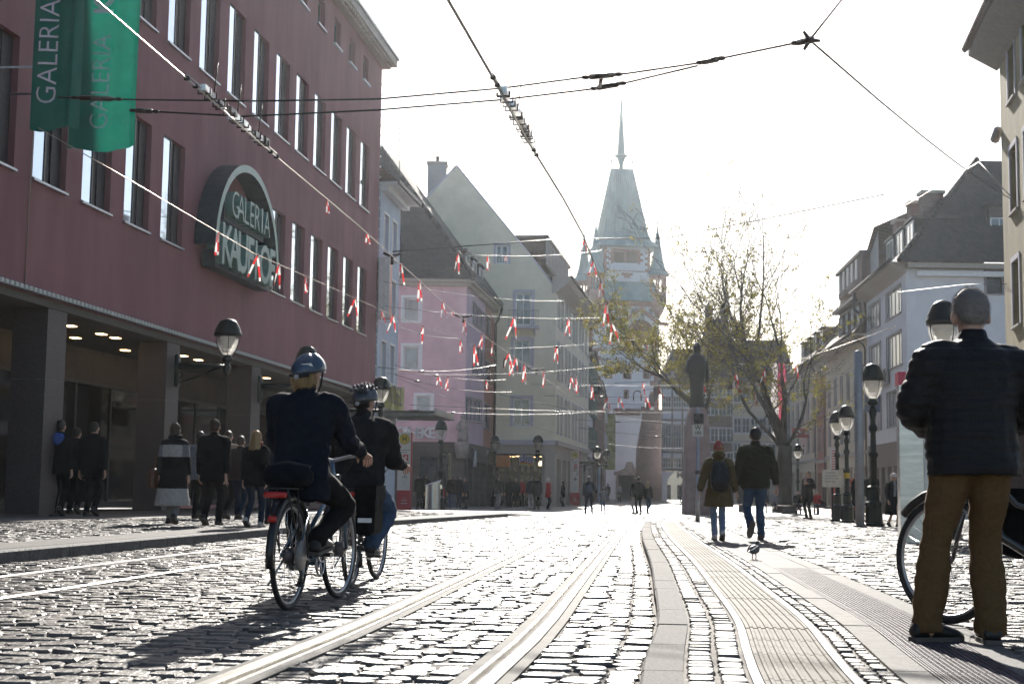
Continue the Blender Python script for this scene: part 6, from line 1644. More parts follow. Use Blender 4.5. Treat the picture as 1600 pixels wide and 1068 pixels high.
m = MB(); m.lathe([(.40, 5.42), (.42, 5.5), (.33, 6.1), (.38, 6.8), (.46, 7.25), (.50, 7.7), (.42, 8.0), (.22, 8.16), (.13, 8.22), (.15, 8.3), (.19, 8.42), (.18, 8.55), (.1, 8.66), (.02, 8.7)], 14, (0, 0, 0), sy=.8)
m.tube([(-.4, -.05, 7.8), (-.52, -.2, 7.3), (-.3, -.4, 7.05)], [.14, .12, .09], 8); m.tube([(.42, -.05, 7.8), (.54, .0, 7.25), (.5, -.1, 6.7)], [.14, .12, .09], 8)
m.tube([(-.16, .02, 5.42), (-.2, .06, 6.4)], .16, 8); m.tube([(.2, .0, 5.42), (.16, .0, 6.4)], .16, 8); m.lathe([(.25, 8.5), (.2, 8.56), (.12, 8.72), (.02, 8.78)], 10)
m.obj('bronze_figure', M('bronze'), t); m = MB(); m.tube([(.5, -.2, 6.2), (.54, -.22, 8.3)], .03, 6); m.obj('staff', M('bronze'), t)
# ================================================================ OVERHEAD WIRES AND RIBBONS
mat('ribbon_red', (0.55, 0.03, 0.03), 0.5, var=0.12, scale=9, sub=0.5)
mat('ribbon_white', (0.78, 0.74, 0.72), 0.5, var=0.06, sub=0.5)
mat('insulator', (0.05, 0.03, 0.025), 0.3, var=0.3)
mat('wire_grey', (0.32, 0.29, 0.27), 0.55, metal=0.4)
WIRES = {}
def wire(label, pts, r=.008, m='wire_dark', name='overhead_wire', cat='wire', sag=0.0, grp='overhead tram wires', key=None):
    P = []
    for i in range(len(pts) - 1):
        a, b = Vector(pts[i]), Vector(pts[i + 1]); n = 6 if sag else 1
        for k in range(n): f = k / n; P.append(a.lerp(b, f) - Vector((0, 0, sag * 4 * f * (1 - f))))
    P.append(Vector(pts[-1]))
    mb = MB(); c = P[0].copy(); mb.tube([p - c for p in P], r, 5, 0)
    o = mb.obj(name, M(m), None, c); tag(o, label, cat, grp)
    if key: WIRES[key] = P
    return o
ZW = 5.5
w1 = [at_z(150, 0, ZW), at_z(300, 130, ZW), at_z(420, 235, ZW), at_z(560, 352, ZW), at_z(701, 480, ZW), at_z(769, 534, ZW), at_z(830, 575, ZW)]
w1 = [street(5.25, 4, ZW)] + w1 + [street(6.2, 95, ZW)]
wire('bright contact wire over the left track, running from the banners towards the yellow house', w1, .009, 'wire_copper', key='A')
w2 = [at_z(700, 0, ZW), at_z(775, 130, ZW), at_z(820, 213, ZW), at_z(880, 310, ZW), at_z(910, 365, ZW), at_z(936, 430, ZW), at_z(960, 520, ZW)]
wire('dark contact wire over the right track, falling steeply across the sky to the gate tower', [street(2.35, 3, ZW)] + w2, .017, 'wire_dark', key='B')
# line of ribbons parallel to the store front
ZC = 6.6
w3 = [at_z(60, 200, ZC), at_z(199, 279, ZC), at_z(397, 396, ZC), at_z(500, 441, ZC), at_z(613, 492, ZC), at_z(700, 524, ZC), at_z(780, 553, ZC), at_z(860, 583, ZC), at_z(960, 600, ZC)]
wire('bright wire hung with ribbons along the front of the pink store', w3, .009, 'wire_copper', key='C')
ZH = 6.2
star = at_z(1265, 63, ZH)
s1 = [at_z(90, 152, ZH + .2), at_z(215, 156, ZH + .15), at_z(400, 158, ZH), at_z(590, 155, ZH), at_z(785, 138, ZH), at_z(905, 122, ZH), at_z(980, 115, ZH), at_z(1090, 99, ZH), star]
s2 = [at_z(215, 173, ZH), at_z(380, 182, ZH), at_z(590, 172, ZH), at_z(785, 156, ZH), at_z(920, 140, ZH), at_z(985, 128, ZH), at_z(1090, 103, ZH)]
wire('upper of the two span wires crossing the sky from the store to the wire star', s1, .013, key='D')
wire('lower of the two span wires crossing the sky from the store', s2, .013, key='E')
wire('short wire leaving the wire star at the top edge', [star, at_z(1315, 0, ZH + 1.0)], .013)
wire('long wire from the wire star down to the ochre house', [star, frO.w(2.0, -.1, 9.9)], .014, sag=.15)
wire('thin wire crossing the whole sky past the tower to the white corner house roof', [at(560, 397, 62), at(880, 373, 90), at(1040, 372, 95), at(1180, 345, 92), at(1385, 303, 84)], .035)
wire('white lit wire from the ochre house down behind the tree', [frO.w(3.5, -.3, 9.6), at(1530, 253, 46), at(1420, 318, 54), at(1300, 386, 64), at(1100, 500, 84)], .016, 'wire_copper')
wire('dark wire across the white corner house, ending at the ochre house', [at(1395, 457, 82), at(1510, 444, 60), frO.w(1.0, -.1, 7.4)], .012)
wire('wire with a bright run falling from the white corner house to the plane tree', [at(1400, 510, 80), at(1300, 545, 82), at(1235, 566, 86)], .022, 'wire_copper')
span = [(590, 573, 775, 570, 60, 70), (600, 583, 960, 570, 62, 80), (617, 570, 790, 593, 60, 72), (617, 585, 800, 612, 60, 72), (620, 590, 930, 690, 58, 90), (640, 632, 1240, 640, 62, 88), (640, 640, 960, 640, 62, 84), (590, 495, 715, 528, 58, 70), (600, 478, 940, 496, 60, 90),
        (700, 396, 940, 391, 66, 100), (830, 600, 1280, 590, 70, 92), (850, 618, 1300, 607, 72, 90), (780, 615, 1050, 660, 76, 96), (870, 640, 1290, 625, 80, 94), (900, 655, 1250, 655, 84, 96), (905, 668, 1240, 690, 84, 96), (930, 690, 1110, 697, 88, 98), (1000, 610, 1290, 540, 84, 86), (960, 598, 1310, 560, 80, 80), (740, 545, 1060, 520, 70, 95), (1020, 560, 1230, 548, 84, 84), (940, 630, 1220, 618, 86, 92), (1000, 672, 1220, 664, 90, 95), (600, 440, 880, 470, 60, 92)]
for i, (u0, v0, u1, v1, Ya, Yb) in enumerate(span):
    wire('thin overhead wire in the tangle above the crossing', [at(u0, v0, Ya), at(u1, v1, Yb)], .010 if i % 3 else .013, 'wire_grey' if i % 3 == 1 else 'wire_dark', sag=.25, grp='thin wires tangled above the crossing', key='S%d' % i)
ORD = 'first second third fourth fifth sixth seventh eighth ninth tenth eleventh twelfth thirteenth fourteenth fifteenth sixteenth seventeenth eighteenth nineteenth twentieth twenty-first twenty-second twenty-third twenty-fourth twenty-fifth'.split()
SPAN_O = sorted([o for o in COL.objects if o.get('group') == 'thin wires tangled above the crossing'], key=lambda o: proj(o.matrix_world.translation if False else o.location)[1])
for i, o in enumerate(SPAN_O): o['label'] = 'tangled thin wire over the crossing, its left end %s from the top' % ORD[i]
def find(key, u):
    P = WIRES[key]
    for i in range(len(P) - 1):
        ua, ub = proj(P[i])[0], proj(P[i + 1])[0]
        if min(ua, ub) <= u <= max(ua, ub) and abs(ub - ua) > .01 and P[i].y > 2 and P[i + 1].y > 2:
            # perspective-correct split
            lo, hi = 0.0, 1.0
            for _ in range(30):
                mid = (lo + hi) / 2; um = proj(P[i].lerp(P[i + 1], mid))[0]
                if (um < u) == (ua < ub): lo = mid
                else: hi = mid
            return P[i].lerp(P[i + 1], lo), (P[i + 1] - P[i]).normalized()
    return None, None
# ribbons tied in pairs on the wires: red and white plastic tape
rr = random.Random(21)
def ribbon_mesh(seed, l):
    q = random.Random(seed); mb = MB()
    for s_ in (-1, 1):
        pts = []; n = 7; w = .085
        a0 = q.uniform(.05, .28) * s_; tw = q.uniform(-1.2, 1.2); l2 = l * q.uniform(.75, 1.05); wav = q.uniform(-.25, .25); yk = q.uniform(-.25, .25)
        vs = []
        for i in range(n + 1):
            f = i / n; x = a0 * f * l2 + .06 * wav * sin(f * 5); z = -l2 * f; an = tw * f; y = yk * f * l2 * .4
            ww = w * (1 - .25 * f) * (.35 if i == 0 else 1)
            vs += [(x - cos(an) * ww / 2, y - sin(an) * ww / 2, z), (x + cos(an) * ww / 2, y + sin(an) * ww / 2, z)]
        for i in range(n): mb.add([vs[2 * i], vs[2 * i + 1], vs[2 * i + 3], vs[2 * i + 2]], [(0, 1, 2, 3)], (0 if (i // 3) % 2 == (1 if s_ > 0 else 0) else 1), True)
    mb.lathe([(.01, -.04), (.04, -.01), (.04, .02), (.01, .04)], 6, (0, 0, 0), 0)
    return mb.mesh('ribbon', [M('ribbon_red'), M('ribbon_white')])
RM = [ribbon_mesh(i, 1.0) for i in range(7)]
RIB = []
WN = {'A': 'bright contact wire', 'C': 'wire along the store front', 'B': 'steep wire before the tower'}
for k_ in WIRES: WN.setdefault(k_, 'thin wires above the crossing')
marks = {'A': [(512, 30), (574, 25), (627, 40), (656, 40), (692, 38), (706, 14), (727, 28), (754, 30), (770, 28), (795, 40), (806, 36)],
         'C': [(342, 45), (403, 50), (436, 48), (478, 34), (555, 40), (597, 30), (614, 36), (661, 34), (720, 30), (742, 40), (798, 34), (820, 40), (850, 36), (893, 30), (900, 34)],
         'S9': [(716, 40), (762, 34), (790, 12)],
         'B': [(914, 30), (927, 32), (939, 38), (948, 44), (956, 40)],
         'S8': [(803, 44), (889, 34)], 'S2': [(686, 28), (700, 26), (760, 22)], 'S11': [(950, 30), (968, 30), (1010, 30), (1180, 26)], 'S18': [(1006, 30), (1080, 30), (1150, 28), (1195, 34), (1245, 34)], 'S19': [(870, 34), (1008, 24), (1022, 26)], 'S17': [(1098, 36), (1030, 30)], 'S10': [(1152, 24), (925, 30)]}
for key, lst in marks.items():
    for u, l in lst:
        p, d = find(key, u)
        if p is None: continue
        L_ = l * .82 / FPX * p.y
        o = link('ribbon', RM[rr.randrange(7)], None, p, (0, rr.uniform(-.15, .15), rr.uniform(-.5, .5)))
        o.scale = (min(1.6, L_ * 1.1), 1, L_)
        tag(o, 'x', 'ribbon', 'red and white ribbons hanging on the overhead wires'); RIB.append((WN[key], u, o))
for nm in sorted(set(r[0] for r in RIB)):
    for i, r in enumerate(sorted([r for r in RIB if r[0] == nm], key=lambda r: r[1])): r[2]['label'] = '%s red and white ribbon pair from the left on the %s' % (ORD[i], nm)
# section insulators: rods with clustered clamps on the contact wires
def insulator(label, a, b, n, seed, big=1.0):
    q = random.Random(seed); a = Vector(a); b = Vector(b); d = (b - a).normalized(); c = (a + b) / 2
    t = thing('section_insulator', label, 'insulator', tuple(c), 0, 'fittings on the overhead wires')
    side = d.cross(Vector((0, 0, 1))).normalized(); up = side.cross(d); l = (b - a).length
    m = MB(); m.tube([a - c, b - c], .018 * big, 6); m.tube([a - c + up * .05, b - c + up * .05], .012 * big, 6); m.obj('rod', M('steel'), t)
    for i in range(n):
        m = MB()
        f = .18 + .64 * (i + q.uniform(-.4, .4)) / max(1, n - 1); p = a.lerp(b, f) - c
        m.obox(p + up * .05 + side * q.uniform(-.03, .03), d, side, up, l * q.uniform(.012, .03) + .015, q.uniform(.03, .075) * big, q.uniform(.03, .07) * big, q.randrange(2))
        m.tube([p + side * .1 * big, p + side * .1 * big + up * q.uniform(.04, .14) * big], .012 * big, 5); m.tube([p - side * .1 * big, p - side * .1 * big + up * q.uniform(.03, .12) * big], .012 * big, 5)
        m.tube([p - side * .11 * big, p + side * .11 * big], .013 * big, 5)
        m.obj('clamp', [M('insulator'), M('steel')], t)
    m = MB()
    for f in (0.0, .08, .92, 1.0): p = a.lerp(b, f) - c; m.lathe([(.0, -.03), (.035, -.02), (.035, .02), (0, .03)], 7, tuple(p))
    m.obj('end_clamp', M('wire_dark'), t)
    m = MB()
    for f in (.25, .5, .75): p = a.lerp(b, f) - c; m.tube([p, p + up * .5 + side * .05], .008, 4)
    m.obj('hanger', M('wire_dark'), t)
    return t
insulator('heavy fitting with many clamps on the bright wire in front of the pink store', find('A', 292)[0], find('A', 432)[0], 12, 1, .75)
insulator('heavy fitting with many clamps on the dark wire against the white sky', find('B', 770)[0], find('B', 838)[0], 13, 2, .75)
def tens(label, p, d, l, big=1.0, fork=None):
    p = Vector(p); d = Vector(d).normalized()
    t = thing('wire_tensioner', label, 'insulator', tuple(p), 0, 'fittings on the overhead wires')
    m = MB(); m.tube([-d * l / 2, -d * l * .3, -d * l * .28, d * l * .28, d * l * .3, d * l / 2], [.012 * big, .02 * big, .03 * big, .03 * big, .02 * big, .012 * big], 7); m.obj('body', M('insulator'), t)
    m = MB()
    for f in (-.4, -.1, .15, .42): m.lathe([(.0, -.025), (.04 * big, -.015), (.04 * big, .015), (0, .025)], 8, tuple(d * l * f))
    m.obj('disc', M('wire_dark'), t)
    if fork: m = MB(); m.tube([(0, 0, 0), Vector(fork) - p], .02 * big, 6); m.obj('yoke', M('insulator'), t)
    return t
for lab, k, u, l, fk in (('fitting on the upper span wire left of the tower spire', 'D', 940, .55, 'E'), ('fitting on the lower span wire just over the spire tip', 'E', 950, .55, None), ('forked fitting where the two span wires meet', 'D', 1110, .38, None), ('fitting beside the wire star at the upper right', 'D', 1252, .2, None), ('fitting on the span wire in front of the bright green banner', 'D', 150, .8, None), ('second fitting on the lower span wire beside the bright green banner', 'E', 225, .4, None)):
    p, d = find(k, u)
    if p: tens(lab, p, d, l, 1.3, find(fk, 937)[0] if fk else None)
st = thing('wire_star', 'small star clamp joining three span wires at the upper right of the sky', 'insulator', tuple(star), 0, 'fittings on the overhead wires')
m = MB(); m.lathe([(.0, -.04), (.06, -.03), (.06, .03), (0, .04)], 9); 
for q in (0, 2.1, 4.2): m.tube([(0, 0, 0), (.13 * cos(q), .02, .13 * sin(q))], [.03, .018], 6)
m.obj('clamp', M('insulator'), st)
rr = random.Random(9); FIT = []
for k in ('S0', 'S2', 'S3', 'S5', 'S6', 'S7', 'S10', 'S11', 'S12', 'S13', 'S14', 'S15', 'S16', 'S19', 'S21'):
    P = WIRES[k]; f = rr.uniform(.25, .75); i = int(f * (len(P) - 1))
    FIT.append(tens('x', P[i], P[i + 1] - P[i], .5, 1.6))
for i, t in enumerate(sorted(FIT, key=lambda t: proj(t.location)[0])): t['label'] = 'small dark fitting on the tangled thin wires, the %s of them from the left' % ORD[i]
for lab, u0, v0, Y in (('small dark wire hanger before the pale blue house', 613, 397, 40), ('small dark wire hanger before the pink corner house', 724, 493, 60), ('small dark wire hanger before the yellow house window', 838, 576, 76)):
    p = at(u0, v0, Y); t = thing('wire_hanger', lab, 'insulator', tuple(p), 0, 'fittings on the overhead wires')
    w_ = 14 / FPX * Y; m = MB(); m.tube([(-w_, 0, .03), (-w_ * .4, 0, -.04), (w_ * .4, 0, -.04), (w_, 0, .03)], .04, 6); m.tube([(0, 0, -.04), (0, 0, -.3)], .05, 6); m.obj('arm', M('insulator'), t)
# arched bracket on a wire, before the yellow house
for u, v, Y, lab in ((793, 553, 74, 'black arched wire bracket before the yellow house window'), (996, 604, 90, 'black arched wire bracket before the gate tower')):
    p = at(u, v + 12, Y); t = thing('wire_arch', lab, 'insulator', tuple(p), 0, 'fittings on the overhead wires')
    r_ = 6 / FPX * Y; m = MB(); m.tube([(-r_, 0, -r_ * 1.6)] + [(-r_ * cos(i * pi / 8), 0, r_ * sin(i * pi / 8)) for i in range(9)] + [(r_, 0, -r_ * 1.6)], .035, 6); m.obj('bow', M('wire_dark'), t)
for u, v0, v1, Y, lab in ((625, 190, 260, 72, 'thin aerial on the pale blue house'), (727, 255, 280, 104, 'small aerial behind the yellow gable'), (1378, 285, 385, 104, 'tall thin aerial on the roofs at right'), (1333, 340, 400, 118, 'shorter thin aerial on the roofs at right')):
    a, b = at(u, v1, Y), at(u, v0, Y); mb = MB(); mb.tube([(0, 0, -2.5), b - a], .025, 5)
    for k in range(3): mb.tube([(-.35, 0, (b - a).z * (.6 + .12 * k)), (.35, 0, (b - a).z * (.6 + .12 * k))], .012, 4)
    o = mb.obj('aerial', M('wire_dark'), None, a); tag(o, lab, 'aerial')
# neon strip sign on the corner of the store
sg = thing('neon_strip', 'narrow red vertical light sign on the far corner of the pink store', 'sign', tuple(frS.w(X1 - .1, -.1, 0)), ROT_L)
z0n, z1n = frS.on(592, 500)[1], frS.on(592, 404)[1]
m = MB(); m.box(-.05, .45, -.5, -.02, z0n, z1n); m.obj('box', M('stop_red'), sg); m = MB(); m.box(-.08, -.05, -.5, -.02, z0n, z1n); m.obj('edge', M('frame_white'), sg)
for i in range(9): m = MB(); m.lathe([(0, -.07), (.07, 0), (0, .07)], 7, (-.1, -.3, z0n + .15 + i * (z1n - z0n - .3) / 8)); m.obj('bulb', M('bulb'), sg)
# ================================================================ BICYCLES
mat('light_red', (0.55, 0.015, 0.012), 0.2, var=0.1, spec=0.7, sub=0.3)
mat('bag_black', (0.007, 0.007, 0.008), 0.75, spec=0.05, var=0.3, scale=14, bump=0.2)
WR = 0.35
def bicycle(label, loc, yaw, fcol, steer=0.0, saddle=.86, bar=1.02, barw=.29, swept=.16, bag=None, rack=True, chaincase=True, pedal=-0.4, motor=False, legs=True):
    t = thing('bicycle', label, 'bicycle', tuple(loc), yaw)
    fm = fcol
    tm = MB(); tm.tube([(0, WR_ * cos(i * pi / 24), WR_ * sin(i * pi / 24)) for i in range(48) for WR_ in (WR - .019,)], .019, 8, closed=True); tm = tm.mesh('wheel', M('black_rubber'))
    rm = MB(); rm.tube([(0, (WR - .042) * cos(i * pi / 24), (WR - .042) * sin(i * pi / 24)) for i in range(48)], .0105, 6, closed=True); rm = rm.mesh('rim', M('metal_grey'))
    sp = MB()
    for i in range(28):
        q = 2 * pi * i / 28; s_ = .028 if i % 2 else -.028; q2 = q + (.9 if (i // 2) % 2 else -.9)
        sp.tube([(s_, .024 * cos(q2), .024 * sin(q2)), (0, (WR - .05) * cos(q), (WR - .05) * sin(q))], .0016, 3)
    sp = sp.mesh('spokes', M('chrome'))
    hb = MB(); hb.tube([(-.05, 0, 0), (-.032, 0, 0), (-.03, 0, 0), (.03, 0, 0), (.032, 0, 0), (.05, 0, 0)], [.012, .012, .028 if not motor else .055, .028 if not motor else .055, .012, .012], 10); hb = hb.mesh('hub', M('gutter'))
    def wheel(p, rz):
        w = link('wheel', tm, t, p, (0, 0, rz)); link('rim', rm, w); link('spokes', sp, w); link('hub', hb, w); return w
    wheel((0, 0, WR), 0)
    piv = Vector((0, .98, 0))
    rotS = Matrix.Rotation(steer, 3, 'Z')
    wheel(piv + rotS @ Vector((0, .10, WR)), steer)
    F = lambda name, mb, m: link(name, mb.mesh(name, m), t, piv, (0, 0, steer))
    # front assembly, relative to the steering axis
    m = MB()
    for s_ in (-.055, .055): m.tube([(s_, .10, WR), (s_, .04, WR + .2), (s_ * .9, -.02, WR + .40)], [.011, .015, .017], 7)
    m.tube([(-.05, -.02, WR + .40), (.05, -.02, WR + .40)], .02, 7); m.tube([(0, -.02, WR + .40), (0, -.10, bar - .03)], .018, 8); F('fork', m, M(fm))
    m = MB(); m.tube([(0, .10 + (WR + .03) * cos(a), WR + (WR + .03) * sin(a)) for a in [R(40 + i * 14) for i in range(9)]], .026, 6); F('front_mudguard', m, M('black_plastic'))
    hp = [(-barw, -.10 - swept, bar), (-barw * .75, -.10 - swept * .45, bar + .015), (-.12, -.06, bar + .01), (0, -.08, bar - .02), (.12, -.06, bar + .01), (barw * .75, -.10 - swept * .45, bar + .015), (barw, -.10 - swept, bar)]
    m = MB(); m.tube(hp, .0125, 8); hbar = F('handlebar', m, M('metal_grey'))
    for s_ in (0, -1):
        a, b = Vector(hp[s_]), Vector(hp[1 if s_ == 0 else -2]); d = (b - a).normalized()
        g = MB(); g.tube([a - d * .02, a + d * .12], [.019, .018], 8); g.obj('grip', M('black_rubber'), hbar)
        g = MB(); g.tube([a + d * .14 + Vector((0, .03, -.01)), a + d * .03 + Vector((0, .06, -.02))], .006, 5); g.obj('brake_lever', M('metal_grey'), hbar)
        g = MB(); g.tube([a + d * .14, a + d * .2 + Vector((0, .12, .02)), Vector((0, .08, bar - .16)), Vector((.02, .04, WR + .5))], .0035, 4); g.obj('cable', M('black_rubber'), hbar)
    m = MB(); m.lathe([(.0, -.03), (.03, -.02), (.035, .03), (.0, .035)], 10, (0, -.0, bar - .15)); F('front_lamp', m, M('black_plastic'))
    # frame
    BB = Vector((0, .45, .29)); st = Vector((0, .25, saddle - .08)); hd0 = piv + Vector((0, -.02, WR + .42)); hd1 = piv + Vector((0, -.075, bar - .16))
    m = MB(); m.tube([hd0, hd1], .023, 10); m.tube([hd0 + Vector((0, -.01, .03)), piv + Vector((0, -.22, .48)), BB + Vector((0, .1, .06)), BB], .025, 10); m.tube([hd1 - Vector((0, .0, .03)), piv + Vector((0, -.3, .66)), BB + (st - BB) * .45], .016, 8)
    m.tube([BB, BB + (st - BB) * .8], .018, 10); m.tube([BB + (st - BB) * .8, st], .013, 8)
    for s_ in (-.06, .06): m.tube([BB + Vector((s_ * .5, 0, 0)), (s_, .0, WR)], .010, 7); m.tube([BB + (st - BB) * .72 + Vector((s_ * .3, 0, 0)), (s_, .0, WR)], .009, 7)
    m.tube([BB - Vector((.06, 0, 0)), BB + Vector((.06, 0, 0))], .026, 10); m.obj('frame', M(fm), t)
    m = MB(); m.lathe([(.0, 0), (.07, .01), (.075, .03), (.06, .05), (.0, .055)], 12, (0, .20, saddle - .06), sx=1.1, sy=1.35); m.tube([(0, .22, saddle - .03), (0, .40, saddle - .02)], [.05, .02], 8); m.obj('saddle', M('black_plastic'), t)
    m = MB(); m.tube([(0, (WR + .03) * cos(a), WR + (WR + .03) * sin(a)) for a in [R(25 + i * 15) for i in range(12)]], .028, 6); m.obj('rear_mudguard', M('black_plastic'), t)
    if rack:
        m = MB(); zr = WR * 2 + .08
        for x in (-.065, 0, .065): m.tube([(x, .26, zr), (x, -.30, zr)], .006, 6)
        for y in (.2, 0, -.2, -.3): m.tube([(-.065, y, zr), (.065, y, zr)], .005, 5)
        for s_ in (-.07, .07): m.tube([(s_, -.08, zr), (s_, .0, WR + .02)], .006, 6); m.tube([(s_, -.28, zr), (s_, .0, WR + .03)], .006, 6)
        m.obj('rack', M('black_plastic'), t)
        m = MB(); m.lathe([(.0, -.02), (.045, -.018), (.05, 0), (.045, .018), (0, .02)], 14, (0, -.31, zr - .04), sx=1.6, sy=.5); m.obj('rear_light', M('light_red'), t)
    m = MB(); m.lathe([(.0, -.022), (.03, -.015), (.03, .015), (0, .022)], 10, (0, -.355, WR + .24), sx=1.0, sy=.5); m.obj('reflector', M('light_red'), t)
    # drive
    m = MB(); m.tube([(.065, BB.y + .09 * cos(i * pi / 12), BB.z + .09 * sin(i * pi / 12)) for i in range(24)], .008, 5, closed=True)
    for i in range(5): q = i * 2 * pi / 5; m.tube([(.065, BB.y, BB.z), (.065, BB.y + .088 * cos(q), BB.z + .088 * sin(q))], .008, 5)
    m.obj('chainring', M('metal_grey'), t)
    m = MB(); m.tube([(.07, BB.y + .06 * 0, BB.z + .09), (.062, 0, WR + .04)], .005, 5); m.tube([(.07, BB.y, BB.z - .09), (.062, .03, WR - .11), (.062, 0, WR - .04)], .005, 5); m.obj('chain', M('gutter'), t)
    if chaincase: m = MB(); m.lathe([(.0, -.012), (.095, -.01), (.10, 0), (.095, .01), (0, .012)], 20); o = m.obj('sprocket_guard', mat('guard_grey', (0.16, 0.15, 0.14), 0.5, metal=0.2), t, (.075, .0, WR), (0, R(90), 0))
    m = MB(); m.tube([(.055, -.01, WR - .03), (.07, .04, WR - .12), (.07, .01, WR - .18)], [.012, .014, .02], 7); m.lathe([(0, -.01), (.03, -.008), (.03, .008), (0, .01)], 9, (.07, .02, WR - .19)); m.obj('gear_changer', M('black_plastic'), t)
    for s_, q in ((1, pedal), (-1, pedal + pi)):
        e = Vector((s_ * .085, BB.y + .165 * cos(q), BB.z + .165 * sin(q)))
        m = MB(); m.tube([(s_ * .06, BB.y, BB.z), e], [.013, .010], 7); m.obj('crank', M('metal_grey'), t)
        m = MB(); m.box(e.x + min(0, s_ * .11), e.x + max(0, s_ * .11), e.y - .045, e.y + .045, e.z - .012, e.z + .012); m.obj('pedal', M('black_plastic'), t)
    if legs: m = MB(); m.tube([(-.06, .08, WR - .02), (-.13, -.03, .16)], .008, 6); m.obj('kickstand', M('metal_grey'), t)
    return t
def pannier(label, bike, x, z0=.42, z1=.80, y0=-.30, y1=.10, th=.15, flap=True):
    b = thing('pannier_bag', label, 'bag', bike.location, bike.rotation_euler[2])
    m = MB(); s_ = 1 if x > 0 else -1
    prof = [(0, 0.05), (.02, 0), (.8, 0), (1, .06), (1, .9), (.9, 1), (.1, 1), (0, .94)]
    xa, xb = (x, x + th) if s_ > 0 else (x - th, x)
    P = [(y0 + (y1 - y0) * a, z0 + (z1 - z0) * c) for a, c in prof]; n = len(P)
    V = []
    for xx, k in ((xa, .93), (xa + th * .2, 1.0), (xb - th * .25, 1.0), (xb, .88)):
        cy, cz = (y0 + y1) / 2, (z0 + z1) / 2
        V += [(xx, cy + (p[0] - cy) * k, cz + (p[1] - cz) * k) for p in P]
    m.add(V, [(i * n + j, i * n + (j + 1) % n, (i + 1) * n + (j + 1) % n, (i + 1) * n + j) for i in range(3) for j in range(n)] + [tuple(range(n - 1, -1, -1)), tuple(3 * n + j for j in range(n))]); m.obj('body', M('bag_black'), b)
    m = MB(); m.box(xa - .012, xb + .012, y0 - .012, y1 + .012, z1 - .10, z1 + .012); m.obj('flap', M('bag_black'), b)
    m = MB(); m.box((xa + xb) / 2 - .055, (xa + xb) / 2 + .055, y0 - .012, y0 - .004, z0 + .10, z0 + .135); m.obj('reflective_strip', mat('reflective', (0.75, 0.75, 0.75), 0.3), b)
    m = MB(); m.tube([(xb - .02, y0 + .05, z1 - .02), (xb + .03, y0 - .02, z1 - .12), (xb + .015, y0 + .0, z0 + .2)], .009, 5); m.obj('strap', M('black_rubber'), b)
    return b
mat('frame_blue', (0.10, 0.16, 0.22), 0.3, metal=0.4, var=0.1, coat=0.4); mat('frame_black', (0.02, 0.02, 0.022), 0.3, var=0.1, coat=0.4)
B1P = foot(450, 953); B1Y = -math.atan2(.175, .985)
B2P = foot(548, 916); B2Y = -.09
BK1 = bicycle('nearer bicycle with a dull blue frame and a big oval red tail light', B1P, B1Y, 'frame_blue', steer=-.05, saddle=.80, bar=1.0, barw=.29, swept=.20, pedal=R(160), motor=True)
BK2 = bicycle('farther bicycle carrying a black pannier bag, ridden just ahead of the nearer one', B2P, B2Y, 'frame_black', steer=-.06, saddle=.80, bar=1.0, barw=.29, swept=.16, pedal=R(200), chaincase=False)
pannier('black pannier bag with a white reflective strip on the farther bicycle', BK2, .085)
bg_ = thing('carrier_bag', 'dark bag strapped on the carrier of the nearer bicycle, under the rider', 'bag', B1P, B1Y)
m = MB(); m.lathe([(.0, 0), (.13, .01), (.155, .04), (.16, .09), (.13, .13), (.0, .15)], 14, (0, -.08, WR * 2 + .09), sx=1.05, sy=1.1); m.obj('body', mat('bag_navy', (0.006, 0.008, 0.012), 0.8, var=0.3, scale=12, bump=0.3, spec=0.08), bg_); m = MB(); m.tube([(-.15, -.08, WR * 2 + .22), (0, -.08, WR * 2 + .25), (.15, -.08, WR * 2 + .22)], .012, 5); m.obj('handle', M('black_rubber'), bg_)
# the third bicycle, held by the standing man: front wheel turned, frame leading off to the right
FW = foot(1478, 977, 'plat')
yw = R(78)
fwl = Vector((0, 1.08))
head = Vector((cos(R(90) + yw), sin(R(90) + yw)))
BK3P = Vector((FW.x, FW.y + .05, FW.z)) - Vector((head.x, head.y, 0)) * 1.08
BK3 = bicycle('black bicycle held by the standing man, its front wheel turned between his legs', BK3P, yw, 'frame_black', steer=-R(44), saddle=.98, bar=1.10, barw=.31, swept=.08, chaincase=False, pedal=R(30), legs=False)
pannier('black pannier bag low on the standing man\'s bicycle, cut by the picture edge', BK3, .13, .36, .74, .36, .74, .16)
# ================================================================ PEOPLE
mat('skin', (0.48, 0.29, 0.21), 0.5, var=0.08, scale=14)
mat('hair_brown', (0.055, 0.032, 0.018), 0.55, var=0.35, scale=22, streak=0.2)
mat('hair_blond', (0.36, 0.24, 0.11), 0.5, var=0.3, scale=22, streak=0.2, sub=0.2)
mat('hair_grey', (0.21, 0.185, 0.17), 0.65, var=0.12, scale=60)
mat('hair_white', (0.62, 0.58, 0.54), 0.6, var=0.15, scale=26, sub=0.2)
mat('hair_dark', (0.02, 0.014, 0.011), 0.5, var=0.3, scale=22)
mat('shoe_black', (0.013, 0.012, 0.012), 0.5, var=0.2); mat('shoe_brown', (0.05, 0.035, 0.028), 0.6, var=0.2); mat('shoe_pale', (0.45, 0.40, 0.37), 0.6, var=0.15); mat('shoe_sole', (0.10, 0.085, 0.075), 0.8)
def cloth(n, c, **k): return mat(n, c, k.pop('rough', 0.9), spec=k.pop('spec', 0.12), var=k.pop('var', 0.15), scale=k.pop('scale', 20), bump=k.pop('bump', 0.25), bscale=k.pop('bscale', 120), **k)
